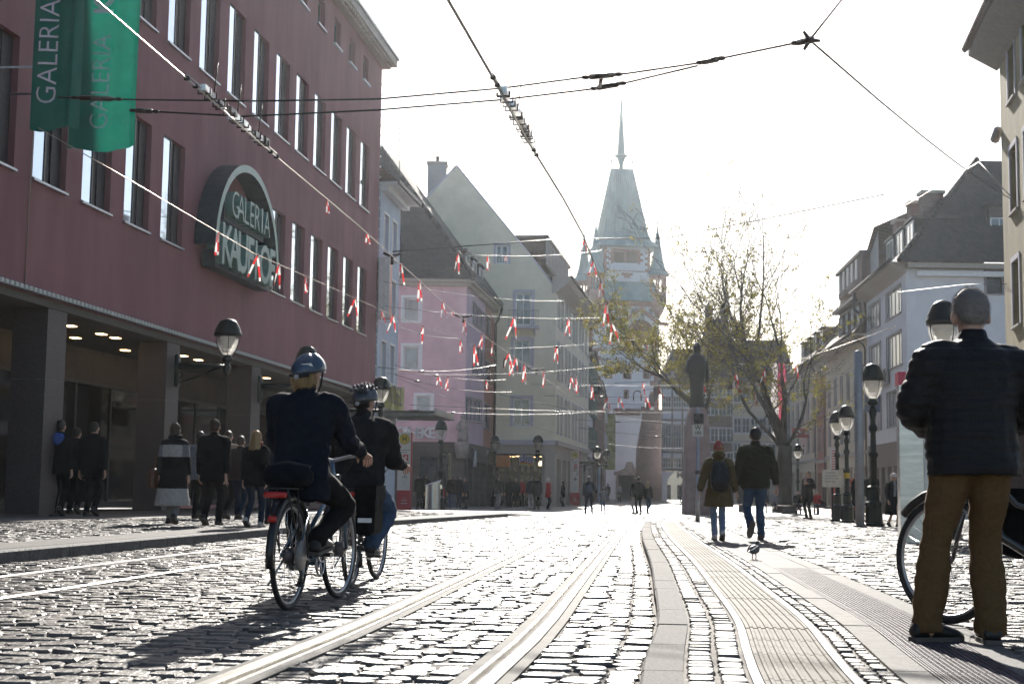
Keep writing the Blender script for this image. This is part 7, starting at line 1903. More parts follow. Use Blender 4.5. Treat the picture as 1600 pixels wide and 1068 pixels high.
cloth('navy', (0.007, 0.010, 0.018)); cloth('charcoal', (0.018, 0.017, 0.018)); cloth('black_coat', (0.006, 0.006, 0.0065)); cloth('olive', (0.062, 0.052, 0.030)); cloth('olive_brown', (0.10, 0.072, 0.035))
cloth('dark_green', (0.040, 0.036, 0.024)); cloth('jeans', (0.045, 0.075, 0.13)); cloth('jeans_pale', (0.15, 0.20, 0.30)); cloth('jeans_dark', (0.018, 0.026, 0.045)); cloth('tan_trousers', (0.115, 0.068, 0.03), var=0.1, scale=40); cloth('black_trousers', (0.006, 0.006, 0.007))
cloth('puffer', (0.007, 0.007, 0.009), rough=0.6, spec=0.25); cloth('tan_jacket', (0.28, 0.21, 0.15)); cloth('grey_cloth', (0.20, 0.20, 0.21)); cloth('pale_cloth', (0.42, 0.40, 0.38)); cloth('red_cloth', (0.38, 0.022, 0.03)); cloth('blue_hood', (0.07, 0.12, 0.34)); cloth('knit_red', (0.34, 0.07, 0.075), bscale=60, bump=0.8); cloth('brown_coat', (0.05, 0.036, 0.03)); cloth('pink_scarf', (0.42, 0.28, 0.26)); cloth('check_scarf', (0.20, 0.03, 0.035), var=0.8, scale=30)
V3 = Vector
def remesh(mb, vox, smooth=4, disp=None):
    me = bpy.data.meshes.new('tmp'); me.from_pydata(mb.v, [], mb.f); me.update()
    o = bpy.data.objects.new('tmp', me); COL.objects.link(o)
    r = o.modifiers.new('r', 'REMESH'); r.mode = 'VOXEL'; r.voxel_size = vox
    if smooth: s_ = o.modifiers.new('s', 'SMOOTH'); s_.factor = .5; s_.iterations = smooth
    dg = bpy.context.evaluated_depsgraph_get()
    out = bpy.data.meshes.new_from_object(o.evaluated_get(dg)); bpy.data.objects.remove(o); bpy.data.meshes.remove(me)
    n = len(out.vertices)
    if disp and n:
        co = np.empty(n * 3, np.float32); out.vertices.foreach_get('co', co); co = co.reshape(-1, 3)
        no = np.empty(n * 3, np.float32); out.vertices.foreach_get('normal', no); no = no.reshape(-1, 3)
        d = disp(co, no).astype(np.float32)[:, None]
        out.vertices.foreach_set('co', np.ascontiguousarray(co + no * d).ravel()); out.update()
    out.polygons.foreach_set('use_smooth', [True] * len(out.polygons))
    return out
def folds(amp, f=1.0, seed=0.0, aniso=(1, 1, 1)):
    a = V3(aniso) * 9.0 * f
    off = V3((seed * 3.1, seed * 1.7, seed * 2.3))
    def fn(co, no):
        return np.array([amp * (abs(mnoise.noise(V3((p[0] * a.x, p[1] * a.y, p[2] * a.z)) + off)) * -1.6 + .35 + .5 * mnoise.noise(V3((p[0] * a.x, p[1] * a.y, p[2] * a.z)) * 2.3 + off)) for p in co])
    return fn
def cr(pts, k=4):
    """Catmull-Rom through tuples of numbers"""
    P = [np.array(p, float) for p in pts]; out = []
    for i in range(len(P) - 1):
        p0 = P[max(i - 1, 0)]; p1 = P[i]; p2 = P[i + 1]; p3 = P[min(i + 2, len(P) - 1)]
        for j in range(k):
            t = j / k; out.append(.5 * ((2 * p1) + (-p0 + p2) * t + (2 * p0 - 5 * p1 + 4 * p2 - p3) * t * t + (-p0 + 3 * p1 - 3 * p2 + p3) * t ** 3))
    out.append(P[-1]); return out
def eloft(mb, rows, right, n=14, k=4, sup=1.0):
    """elliptic sleeve: rows of (x, y, z, half width along right, half depth)"""
    Q = cr(rows, k); right = V3(right).normalized(); vs = []; m = len(Q)
    for i, q in enumerate(Q):
        t = V3(Q[min(i + 1, m - 1)][:3]) - V3(Q[max(i - 1, 0)][:3])
        if t.length < 1e-6: t = V3((0, 0, 1))
        t.normalize(); a = (right - t * right.dot(t)).normalized(); b = t.cross(a)
        for j in range(n):
            w = 2 * pi * j / n; c_, s_ = cos(w), sin(w)
            c_ = math.copysign(abs(c_) ** sup, c_); s_ = math.copysign(abs(s_) ** sup, s_)
            vs.append(V3(q[:3]) + a * c_ * max(q[3], .004) + b * s_ * max(q[4], .004))
    fs = [(i * n + j, i * n + (j + 1) % n, (i + 1) * n + (j + 1) % n, (i + 1) * n + j) for i in range(m - 1) for j in range(n)]
    fs += [tuple(range(n - 1, -1, -1)), tuple((m - 1) * n + j for j in range(n))]
    mb.add(vs, fs)
def ball(mb, c, r, n=12, m=8, M_=None):
    vs = []; c = V3(c)
    for i in range(1, m):
        a = pi * i / m
        for j in range(n):
            w = 2 * pi * j / n; p = V3((r[0] * sin(a) * cos(w), r[1] * sin(a) * sin(w), r[2] * cos(a))); vs.append(c + (M_ @ p if M_ else p))
    t = V3((0, 0, r[2])); k = len(vs); vs += [c + (M_ @ t if M_ else t), c - (M_ @ t if M_ else t)]
    fs = [(i * n + j, (i + 1) * n + j, (i + 1) * n + (j + 1) % n, i * n + (j + 1) % n) for i in range(m - 2) for j in range(n)]
    fs += [(k, j, (j + 1) % n) for j in range(n)] + [(k + 1, (m - 2) * n + (j + 1) % n, (m - 2) * n + j) for j in range(n)]
    mb.add(vs, fs)
def ik(a, b, l1, l2, pole):
    a, b = V3(a), V3(b); d = b - a; L = min(d.length, (l1 + l2) * .998)
    if d.length > L: b = a + d.normalized() * L
    d = b - a; c = (l1 * l1 - l2 * l2 + L * L) / (2 * L); h = sqrt(max(0, l1 * l1 - c * c)); u = d.normalized()
    p = V3(pole); p = (p - u * p.dot(u)).normalized()
    return a + u * c + p * h, b
def hand(mb, w, d, side, nrm, s=1.0, curl=.5, n=6):
    """palm, four unequal bent fingers and a thumb; w wrist, d direction, side towards the thumb, nrm out of the back of the hand"""
    w = V3(w); d = V3(d).normalized(); nrm = V3(nrm); nrm = (nrm - d * nrm.dot(d)).normalized(); side = V3(side); side = (side - d * side.dot(d) - nrm * side.dot(nrm)).normalized()
    eloft(mb, [(*(w - d * .02 * s), .026 * s, .019 * s), (*(w + d * .03 * s), .036 * s, .017 * s), (*(w + d * .085 * s), .042 * s, .014 * s), (*(w + d * .098 * s), .036 * s, .010 * s)], side, 10, 2)
    for i, (o, l) in enumerate(((.030, .070), (.011, .078), (-.009, .072), (-.028, .058))):
        p = w + d * .088 * s + side * o * s; q = d.copy(); pts = [p - d * .02 * s, p]
        for k, f in enumerate((.45, .32, .23)):
            a = curl * (.7 + .25 * k + .06 * i); q = (q * cos(a) - nrm * sin(a)).normalized(); 
            nr2 = (nrm * cos(a) + d * sin(a)); p = p + q * l * f * s; pts.append(p)
        mb.tube(pts, [.009 * s, .0092 * s, .0088 * s, .008 * s, .0065 * s], n)
    p = w + d * .03 * s + side * .03 * s; q = (d * .6 + side * .75 - nrm * .25).normalized(); q2 = (d * .9 + side * .25 - nrm * (.3 + curl * .4)).normalized()
    mb.tube([p - q * .015 * s, p + q * .028 * s, p + q * .03 * s + q2 * .03 * s, p + q * .03 * s + q2 * .052 * s], [.012 * s, .0115 * s, .010 * s, .007 * s], n)

def person(label, loc, yaw, H=1.75, vox=.03, group=None, top=('navy', .80), legs='jeans', shoes='shoe_black', hair=('hair_brown', 'short'), hat=None,
           pelvis=(0, 0, .93), lean=0.03, lat=0.0, twist=0.0, feet=None, knees=None, hands=None, elbows=None, head=(0, 0), bulk=1.0, belly=0.0, sex='m', fold=.010, quilt=0, curl=.5,
           scarf=None, hs=1.05, flare=0.0, skirt=None, hood=None, bands=None, sleeve=None, sleeves_r=1.0, legw=1.0, boot=1.0, collar=True, eyes=False, bare=True, footyaw=(0, 0), footpitch=(0, 0), hem_gap=None, vest=None):
    s = H / 1.75
    root = thing('person', label, 'person', tuple(loc), yaw, group)
    root.scale = (s, s, s)
    seed = (hash(label) % 97) * .37 if False else (sum(map(ord, label)) % 97) * .37
    wm = (.185 if sex == 'm' else .16)
    up = V3((sin(lat), sin(lean) * cos(lat), cos(lean) * cos(lat))); P = V3(pelvis)
    rt = V3((cos(twist), sin(twist), -lat)).normalized()
    sp = lambda f: P + up * f * 1.12
    shc = sp(.425); sh = {1: shc + rt * wm, -1: shc - rt * wm}
    feet = feet or ((-.10, .02, 0), (.10, -.02, 0))
    F = {-1: V3(feet[0]), 1: V3(feet[1])}
    hands = hands or ((-.26, .08, .80), (.26, .08, .80))
    Hn = {-1: V3(hands[0]), 1: V3(hands[1])}
    elbows = elbows or ((-.5, -1, 0), (.5, -1, 0)); knees = knees or ((0, 1, 0), (0, 1, 0))
    El, Wr, Kn, An, Hp = {}, {}, {}, {}, {}
    fy = {-1: footyaw[0], 1: footyaw[1]}; fp = {-1: footpitch[0], 1: footpitch[1]}
    for q in (-1, 1):
        i = 0 if q < 0 else 1
        El[q], Wr[q] = ik(sh[q], Hn[q], .30, .275, elbows[i])
        Hp[q] = P + rt * .088 * q - V3((0, 0, .02))
        heel_up = sin(fp[q]) * .13
        an = F[q] + V3((0, 0, .085 + max(0, heel_up))) - V3((sin(-fy[q]) * .0, 0, 0))
        Kn[q], An[q] = ik(Hp[q], an, .435, .43, knees[i])
    hd = V3((sin(head[0]) * .25, .03 + .10 * sin(head[1]) + lean * .08, 1)).normalized()
    nk = sp(.50); hc = nk + up * .035 + V3((0, sin(head[1]) * .07 + .015, .085 - .025 * sin(max(0, head[1]))))
    HM = Matrix.Rotation(head[0], 3, 'Z') @ Matrix.Rotation(-head[1], 3, 'X') @ Matrix.Scale(hs, 3)
    hc = hc + V3((0, 0, .10 * (hs - 1)))
    hv = min(vox, .012) if vox < .02 else vox * .7
    # ---- body: one continuous surface, plus separate fingers
    b = MB()
    ball(b, hc + HM @ V3((0, -.008, .02)), (.074, .094, .098), 16, 12, HM); ball(b, hc + HM @ V3((0, .022, -.045)), (.056, .066, .072), 12, 9, HM)
    ball(b, hc + HM @ V3((0, .098, -.012)), (.014, .020, .026), 8, 6, HM); ball(b, hc + HM @ V3((0, .082, -.066)), (.024, .014, .012), 8, 6, HM)
    for q in (-1, 1): ball(b, hc + HM @ V3((q * .078, -.004, -.008)), (.013, .024, .034), 8, 6, HM); ball(b, hc + HM @ V3((q * .03, .082, .012)), (.022, .012, .010), 8, 6, HM)
    eloft(b, [(*(nk - up * .06), .062, .06), (*nk, .056, .056), (*(hc + HM @ V3((0, -.02, -.03))), .054, .056)], rt, 12)
    eloft(b, [(*P, .13, .10), (*sp(.2), .12, .09), (*sp(.4), .14, .09), (*sp(.49), .07, .06)], rt, 12)
    for q in (-1, 1):
        eloft(b, [(*(shc + rt * q * .1), .05, .05), (*sh[q], .045, .045), (*El[q], .036, .036), (*(Wr[q]), .026, .022)], V3((0, 1, 0)) if abs(rt.y) < .5 else V3((1, 0, 0)), 9)
        eloft(b, [(*Hp[q], .08, .08), (*Kn[q], .052, .054), (*An[q], .038, .042)], rt, 9); ball(b, An[q] - V3((0, 0, .03)), (.04, .05, .045))
    bm = remesh(b, hv, 2)
    hb = MB(); co = np.empty(len(bm.vertices) * 3, np.float32); bm.vertices.foreach_get('co', co)
    hb.add(co.reshape(-1, 3).tolist(), [tuple(p.vertices) for p in bm.polygons], 0, True); bpy.data.meshes.remove(bm)
    for q in (-1, 1):
        d = (Wr[q] - El[q]).normalized(); thumb = V3((-q * .35, 1, 0)) if abs(d.z) > .5 else V3((-q, .2, .3))
        back = V3((q, 0, .0)) if abs(d.z) > .5 else V3((0, 0.15, 1))
        hand(hb, Wr[q] + d * .012, d, thumb, back, 1.0 if sex == 'm' else .92, curl, 6 if vox < .02 else 4)
    body = hb.obj('body', M('skin'), root)
    if eyes:
        e = MB()
        for q in (-1, 1): ball(e, hc + HM @ V3((q * .03, .086, -.002)), (.011, .008, .008), 8, 6, HM)
        e.obj('eye', M('black_plastic'), body)
    # ---- upper garment
    tm_, hem = top
    g = MB(); k = bulk
    ts = wm / .185
    rows = [(*sp(.545), .060, .064), (*sp(.512), .072 * ts, .074), (*sp(.475), .125 * ts, .090), (*sp(.43), .176 * ts * k, .110 * k), (*sp(.32), .196 * ts * k, .132 * k), (*(sp(.16) + V3((0, belly * .5, 0))), .180 * ts * k, (.125 + belly * .6) * k), (*(sp(.02) + V3((0, belly * .4, 0))), (.188 if sex == 'm' else .182) * k, (.135 + belly * .5) * k)]
    z = P.z - .02
    low = P.z + .02 - hem if False else hem
    if hem < P.z - .03:
        n_ = max(2, int((P.z - hem) / .12))
        for i in range(1, n_ + 1):
            f = i / n_; zz_ = P.z + .0 + (hem - P.z) * f
            rows.append((P.x - sin(lat) * .02, P.y + (-.01) * f, zz_, (.192 + flare * f) * k, (.140 + flare * .8 * f) * k))
    if not collar: rows = rows[1:]
    eloft(g, rows, rt, 18)
    for q in (-1, 1):
        r_ = k * sleeves_r; ax = V3((0, 1, 0)) if abs((Wr[q] - sh[q]).normalized().y) < .8 else V3((0, 0, 1))
        wend = Wr[q] - (Wr[q] - El[q]).normalized() * .012
        eloft(g, [(*(shc + rt * q * .07 + up * .01), .070, .07), (*(sh[q] + up * (.062 - .072 * r_)), .074 * r_, .076 * r_), (*(sh[q].lerp(El[q], .5)), .068 * r_, .068 * r_), (*El[q], .060 * r_, .060 * r_), (*(El[q].lerp(wend, .6)), .050 * r_, .050 * r_), (*wend, .042 * r_, .042 * r_)], ax, 12)
    if hood: ball(g, sp(.50) + V3((0, -.085, .01)), (.12, .075, .085), 14, 10)
    if quilt:
        f1 = folds(fold * .6, 1, seed)
        qf = lambda co, no: f1(co, no) + quilt * (np.abs(np.sin(pi * co[:, 2] / .052)) ** .55 - .7)
        gm = remesh(g, vox, 3, qf)
    else: gm = remesh(g, vox, 3, folds(fold, 1.0, seed, (1, 1, 1.25)) if fold else None)
    gm.materials.append(M(tm_))
    if bands:            # woven bands of a patchwork coat: (lowest z, material)
        for mname in [x[1] for x in bands]: gm.materials.append(M(mname))
        mi = []
        for p in gm.polygons:
            c = p.center; idx = 0
            for bi, (zl, mn, xl) in enumerate(bands):
                if c.z > zl and abs(c.x) < xl: idx = bi + 1; break
            mi.append(idx)
        gm.polygons.foreach_set('material_index', mi)
    link('jacket' if hem > .7 else 'coat', gm, root)
    # ---- trousers
    if skirt is None or True:
        g = MB(); lw = legw
        eloft(g, [(*sp(.12), .155 * ts * (k * .5 + .5), .115), (*sp(.02), .168, .125), (*(P - V3((0, 0, .07))), .150, .115)], rt, 14)
        for q in (-1, 1):
            m1 = Hp[q].lerp(Kn[q], .45)
            eloft(g, [(*(Hp[q] + V3((0, 0, .05))), .085, .09), (*Hp[q], .092 * lw, .105), (*m1, .083 * lw, .090 * lw), (*Kn[q], .063 * lw, .068 * lw), (*(Kn[q].lerp(An[q], .45)), .062 * lw * boot, .066 * lw), (*(An[q] + V3((0, 0, .03))), .055 * lw * boot, .060 * lw * boot), (*(An[q] - V3((0, 0, .035))), .056 * lw * boot, .064 * lw * boot)], rt, 12)
        link('trousers', remesh(g, vox, 2, folds(fold * .8, .8, seed + 2, (.7, .7, 1.5)) if fold else None), root).data.materials.append(M(legs))
    # ---- shoes
    for q in (-1, 1):
        m_ = MB(); Mz = Matrix.Rotation(fy[q], 3, 'Z') @ Matrix.Rotation(-fp[q], 3, 'X')
        base = V3((An[q].x, An[q].y, An[q].z - .085))
        if fp[q] > 0: piv_ = V3((0, .14, 0)); T = lambda p: An[q] + Mz @ (V3(p) - V3((0, 0, .085)))
        else: T = lambda p: An[q] + Mz @ (V3(p) - V3((0, 0, .085)))
        prof = [(-.085, .045, .012, .038), (-.075, .050, .05, .042), (-.03, .062, .062, .044), (.03, .055, .055, .043), (.09, .040, .040, .049), (.15, .030, .030, .047), (.185, .022, .018, .028)]
        vs = []; n = 12
        for (y, zc, hh, w_) in prof:
            for j in range(n):
                a = 2 * pi * j / n; zz_ = max(0.0, zc + hh * sin(a)) if sin(a) < 0 else zc + hh * sin(a); vs.append(T((w_ * cos(a), y, max(.018, zz_))))
        m_.add(vs, [(i * n + j, i * n + (j + 1) % n, (i + 1) * n + (j + 1) % n, (i + 1) * n + j) for i in range(len(prof) - 1) for j in range(n)] + [tuple(range(n - 1, -1, -1)), tuple((len(prof) - 1) * n + j for j in range(n))], 0, True)
        so = [(-.088, .036), (-.06, .044), (.0, .044), (.09, .051), (.15, .049), (.188, .026)]
        ol = [(w_, y) for y, w_ in so] + [(-w_, y) for y, w_ in so[::-1]]; n = len(ol)
        m_.add([T((x, y, 0)) for x, y in ol] + [T((x, y, .022)) for x, y in ol], [tuple(range(n - 1, -1, -1)), tuple(range(n, 2 * n))] + [(i, (i + 1) % n, (i + 1) % n + n, i + n) for i in range(n)], 1)
        m_.obj('shoe', [M(shoes), M('shoe_sole')], root)
    # ---- hair, hats
    if hair:
        g = MB(); hm_, style = hair
        if not (hat and hat.startswith('helmet')): ball(g, hc + HM @ V3((0, -.018, .032)), (.0795, .0965, .0975), 16, 12, HM)
        if style != 'short': ball(g, hc + HM @ V3((0, -.045, -.035 if hat else -.02)), (.080, .068, .085), 14, 10, HM)
        else: ball(g, hc + HM @ V3((0, -.046, -.012)), (.066, .054, .062), 12, 9, HM)
        if style == 'long': eloft(g, [(*(hc + HM @ V3((0, -.05, 0))), .085, .06), (*(hc + V3((0, -.08, -.12))), .10, .05), (*(hc + V3((0, -.10, -.24))), .115, .04), (*(hc + V3((0, -.09, -.34))), .09, .025)], rt, 12)
        if style == 'bun': ball(g, hc + HM @ V3((0, -.10, .02)), (.045, .04, .045))
        if style == 'curly':
            q_ = random.Random(3)
            for i in range(26): a, e_ = q_.uniform(0, 6.28), q_.uniform(-.2, 1.3); d = V3((cos(a) * cos(e_), sin(a) * cos(e_) * 1.1 - .2, sin(e_))); ball(g, hc + HM @ (d * .095 + V3((0, -.01, .03))), (.026, .026, .026), 7, 5)
        hmesh = remesh(g, min(vox, .014), 1, folds(.010 if style != 'short' else .005, 3.0, seed, (1, 1, .5)))
        bmm = bmesh.new(); bmm.from_mesh(hmesh); inv = HM.inverted()
        kill = [v for v in bmm.verts if (lambda p: p.y > .035 and p.z < .055 - (.02 if style == 'curly' else 0))(inv @ (v.co - hc))]
        bmesh.ops.delete(bmm, geom=kill, context='VERTS'); bmm.to_mesh(hmesh); bmm.free()
        hmesh.materials.append(M(hm_)); ho = link('hair', hmesh, root)
        if vox < .018 and len(hmesh.vertices):
            q_ = random.Random(2); vv = hmesh.vertices; sv = []; sf = []; ln = .015 if style == 'short' else .024
            for i in range(6500 if style == 'short' else 3500):
                v = vv[q_.randrange(len(vv))]; c = v.co + v.normal * .001; d = (v.normal + V3((q_.gauss(0, .5), q_.gauss(0, .5), q_.gauss(-.25, .5)))).normalized(); t_ = d.orthogonal().normalized() * .0008; k_ = len(sv)
                sv += [c - t_, c + t_, c + d * ln * q_.uniform(.5, 1.4)]; sf.append((k_, k_ + 1, k_ + 2))
            tag(link('hair_strands', np_mesh('hair_strands', np.array([tuple(x) for x in sv]), np.array(sf), M(hm_)), ho), kind='stuff')
    if hat == 'beanie':
        g = MB(); eloft(g, [(*(hc + HM @ V3((0, -.01, .0))), .090, .105), (*(hc + HM @ V3((0, -.012, .05))), .090, .105), (*(hc + HM @ V3((0, -.015, .10))), .072, .085), (*(hc + HM @ V3((0, -.02, .145))), .035, .04), (*(hc + HM @ V3((0, -.02, .155))), .01, .01)], rt, 16); eloft(g, [(*(hc + HM @ V3((0, -.01, -.012))), .094, .109), (*(hc + HM @ V3((0, -.01, .03))), .095, .110)], rt, 16)
        link('hat', remesh(g, min(vox, .012), 1), root).data.materials.append(M('knit_red'))
    if hat and hat.startswith('helmet'):
        g = MB()
        hmM = HM
        # shell of ribs with slots between, a rear cradle and a buckle
        n_, m_2 = 24, 10; vs = []; fs = []
        for i in range(m_2 + 1):
            e_ = R(-8) + (R(90) - R(-8)) * i / m_2
            for j in range(n_):
                a = 2 * pi * j / n_; rib = .006 * (1 if (j % 4) < 2 else -1) * (1 if .1 < i / m_2 < .85 else 0)
                p = V3(((.101 + rib) * cos(e_) * cos(a), (.130 + rib) * cos(e_) * sin(a), (.112 + rib) * sin(e_) + .022 + (.028 * max(0, -sin(a)) * -1 + .012 * max(0, sin(a))) * cos(e_))); vs.append(hc + hmM @ p)
        fs = [(i * n_ + j, i * n_ + (j + 1) % n_, (i + 1) * n_ + (j + 1) % n_, (i + 1) * n_ + j) for i in range(m_2) for j in range(n_)]
        fs += [tuple(range(n_ - 1, -1, -1))]
        g.add(vs, fs, 0, True)
        if hat == 'helmet_vents':
            q_ = random.Random(5)
            for j in range(-2, 3):
                for i in range(4):
                    e_ = R(25 + i * 30); p = hc + hmM @ V3((j * .034, -.125 * cos(e_) , .03 + .112 * sin(e_) * (1 - .08 * abs(j)))); ball(g, p, (.015, .024, .018), 8, 6)
        h_ = g.obj('helmet', [mat('helmet_blue', (0.035, 0.06, 0.10), 0.3, var=0.3, scale=8, coat=0.5) if hat == 'helmet_blue' else mat('helmet_grey', (0.035, 0.035, 0.038), 0.28, var=0.25, coat=0.6)], root)
        c_ = MB(); ball(c_, hc + hmM @ V3((0, -.12, -.035)), (.02, .012, .02), 10, 7); c_.obj('dial', M('frame_grey'), h_)
        c_ = MB(); 
        for q in (-1, 1): c_.tube([hc + hmM @ V3((q * .098, .02, .01)), hc + hmM @ V3((q * .082, .03, -.07)), hc + hmM @ V3((q * .03, .06, -.125))], .007, 5)
        c_.tube([hc + hmM @ V3((-.075, -.09, -.02)), hc + hmM @ V3((0, -.115, -.035)), hc + hmM @ V3((.075, -.09, -.02))], .012, 6); c_.obj('strap', M('black_rubber'), h_)
        if hat == 'helmet_blue':
            c_ = MB(); c_.add([hc + hmM @ V3(p) for p in ((.03, -.128, .045), (.085, -.085, .055), (.088, -.07, .035))], [(0, 1, 2)]); c_.obj('white_panel', M('reflective'), h_)
    if scarf:
        g = MB(); c_ = sp(.50); pts = [c_ + V3((.085 * cos(a), .08 * sin(a) + .01, .02 + .012 * sin(3 * a))) for a in [i * pi / 9 for i in range(18)]]; g.tube(pts, .042, 8, closed=True)
        g.tube([c_ + V3((.03, .10, .02)), c_ + V3((.04, .15, -.12)), c_ + V3((.05, .15, -.26))], [.045, .05, .045], 7)
        link('scarf', remesh(g, min(vox, .018), 1, folds(.008, 2.5, seed)), root).data.materials.append(M(scarf))
    root['_'] = 0; del root['_']
    return root, dict(Wr=Wr, El=El, sh=sh, P=P, hc=hc, up=up, s=s)

def Hpx(u, v, P): return at(u, v, P.y).z - P.z
# ---------------------------------------------------------------- the two cyclists
sit = dict(pelvis=(0, .17, .875), lean=.16, knees=((-.25, 1, .25), (.25, 1, .25)), hands=((-.28, .66, 1.03), (.28, .66, 1.03)), elbows=((-.25, -.3, -1), (.3, -.3, -1)), curl=1.0)
bbz, bby = .29, .45
pd = lambda q, sgn: (sgn * .13, bby + .165 * cos(q) - .10, bbz + .165 * sin(q) + .012)
R1, _ = person('cyclist in dark navy jacket and blue grey helmet riding the nearer bicycle, seen from behind', B1P, B1Y, 1.75, .011, top=('navy', .70), legs='black_trousers', hair=('hair_blond', 'bob'), hat='helmet_blue', feet=(pd(R(340), -1), pd(R(160), 1)), head=(-.35, .05), bulk=1.06, fold=.014, sleeves_r=1.04, footpitch=(0, -.15), footyaw=(0, -.1), legw=1.1, **sit)
R2, _ = person('cyclist in charcoal jacket, jeans and a ribbed dark helmet, riding just ahead of the other', B2P, B2Y, 1.74, .012, top=('charcoal', .78), legs='jeans', hair=('hair_dark', 'short'), hat='helmet_vents', feet=(pd(R(20), -1), pd(R(200), 1)), head=(-.3, .12), bulk=1.18, belly=.06, fold=.014, sleeves_r=1.15, legw=1.25, lat=.03, **dict(sit, pelvis=(0, .17, .845), lean=.20, hands=((-.29, .66, 1.0), (.29, .66, 1.0)), elbows=((-.1, -.3, -1), (.08, -.3, -1))))
# ---------------------------------------------------------------- the man with the third bicycle
fl_, fr_ = foot(1450, 1001, 'plat'), foot(1553, 1006, 'plat')
mc = (fl_ + fr_) / 2
HM_ = 1.73; s_ = HM_ / 1.75
lf = (fl_ - mc) / s_; rf = (fr_ - mc) / s_
person('tall grey haired man in black quilted jacket and tan trousers, standing with his back turned', mc, 0, HM_, .010, top=('puffer', .815), legs='tan_trousers', hair=('hair_grey', 'short'), pelvis=(.095, .05, .945), lean=.10, lat=.055, hs=1.12, head=(-.05, .38), bulk=1.22, belly=.05, fold=.012, quilt=.009, sleeves_r=1.25, legw=1.22, boot=1.15,
       feet=((lf.x, lf.y + .0, 0), (rf.x, rf.y + .05, 0)), footyaw=(-R(75), -R(8)), knees=((-.15, 1, 0), (.1, 1, 0)), hands=((-.04, .36, 1.06), (.34, .36, 1.06)), elbows=((-.75, -.3, -1), (.75, -.3, -1)), flare=.0, curl=.9)
# ---------------------------------------------------------------- the walking couple
pw = foot(1123, 844, 'plat'); pm = foot(1180, 844, 'plat'); pm.y = pw.y + .05; pm.z = pw.z
pm = Vector((at(1181, 770, pm.y).x, pm.y, pm.z))
Hw, Hm = Hpx(1123, 690, pw), Hpx(1188, 667, pm)
gap = (pm.x - pw.x)
person('woman with red knitted hat and olive parka, hand in hand with a man', pw, -.05, Hw, .013, top=('olive_brown', .60), legs='jeans_pale', shoes='shoe_pale', hair=('hair_blond', 'long'), hat='beanie', sex='f', bulk=1.12, flare=.05, fold=.016, sleeves_r=1.15, hood=True,
       feet=((-.06, .12, 0), (.055, -.10, .0)), footpitch=(0, .45), hands=((-.36, .02, .80), (.33, .03, .80)), elbows=((-.6, -.6, 0), (.5, -.7, 0)), lean=.05, legw=.95, head=(.1, 0))
person('man in dark green jacket and blue jeans, walking hand in hand with the woman', pm, .0, Hm, .013, top=('dark_green', .80), legs='jeans', shoes='shoe_brown', hair=('hair_dark', 'short'), bulk=1.16, fold=.014, sleeves_r=1.15, lean=.03,
       feet=((-.12, -.18, .06), (.10, .14, 0)), footpitch=(1.0, 0), footyaw=(.25, -.1), hands=((-.30, .0, .80), (.34, .04, .80)), elbows=((-.6, -.7, 0), (.6, -.7, 0)), legw=1.08)
bp = thing('backpack', 'black backpack with shiny patches on the back of the woman with the red hat', 'backpack', tuple(pw), -.05); bp.scale = (Hw / 1.75,) * 3
m = MB(); eloft(m, [(0, -.20, .90, .10, .05), (0, -.22, .93, .15, .085), (0, -.225, 1.08, .165, .10), (0, -.21, 1.24, .155, .09), (0, -.19, 1.36, .11, .06), (0, -.18, 1.39, .05, .03)], (1, 0, 0), 16, sup=.75); link('body', remesh(m, .013, 2, folds(.010, 2.2, 3)), bp).data.materials.append(mat('bag_shiny', (0.008, 0.008, 0.009), 0.38, var=0.4, scale=20, bump=0.8, bscale=26, spec=0.35))
m = MB(); eloft(m, [(0, -.30, .97, .09, .02), (0, -.325, 1.04, .11, .03), (0, -.31, 1.14, .10, .02)], (1, 0, 0), 12, sup=.75); m.obj('front_pocket', M('bag_shiny'), bp)
m = MB(); [m.tube([(q * .09, -.17, 1.38), (q * .11, -.05, 1.47), (q * .125, .09, 1.36), (q * .14, .06, 1.1)], .018, 6) for q in (-1, 1)]; m.obj('strap', M('black_rubber'), bp)
# ---------------------------------------------------------------- people on the left pavement
GL = 'people walking along the store arcade'
def walker(label, u, vf, vh, kind='walk', yaw=-.13, vox=.02, ph=1, **k):
    k.setdefault('bulk', 1.1); k.setdefault('sleeves_r', 1.12)
    p = foot(u, vf, kind); H = Hpx(u, vh, p)
    d = dict(feet=((-.09, .17 * ph, 0), (.09, -.17 * ph, 0)), footpitch=(0, .5) if ph > 0 else (.5, 0), hands=((-.24, -.08 * ph, .82), (.24, .12 * ph, .84)), group=GL, vox=vox)
    d.update(k); return person(label, p, yaw, H, **d)
walker('woman in a long grey and white patchwork coat, furthest left of the sunlit walkers', 268, 819, 660, top=('charcoal', .32), legs='grey_cloth', hair=('hair_brown', 'bob'), sex='f', bulk=1.12, flare=.09, fold=.010, bands=[(1.37, 'charcoal', 9), (1.16, 'pale_cloth', .17), (1.05, 'pale_cloth', 9) if False else (1.16, 'grey_cloth', 9), (.95, 'black_coat', .17), (.62, 'charcoal', 9), (.30, 'pale_cloth', 9)], ph=.7, scarf='black_coat', vox=.016)
walker('tall man in a plain black coat, next to the woman in the patchwork coat', 330, 821, 654, top=('black_coat', .72), legs='black_trousers', hair=('hair_brown', 'short'), bulk=1.15, ph=-.5, vox=.016)
walker('person in a grey top half hidden between the patchwork coat and the black coat', 308, 811, 673, top=('grey_cloth', .78), legs='black_trousers', hair=('hair_dark', 'short'), ph=.6)
walker('person in a tan jacket half hidden behind the man in the black coat', 352, 811, 672, top=('tan_jacket', .82), legs='black_trousers', hair=('hair_brown', 'short'), ph=1.1, hands=((-.26, -.1, .84), (.33, .1, .86)))
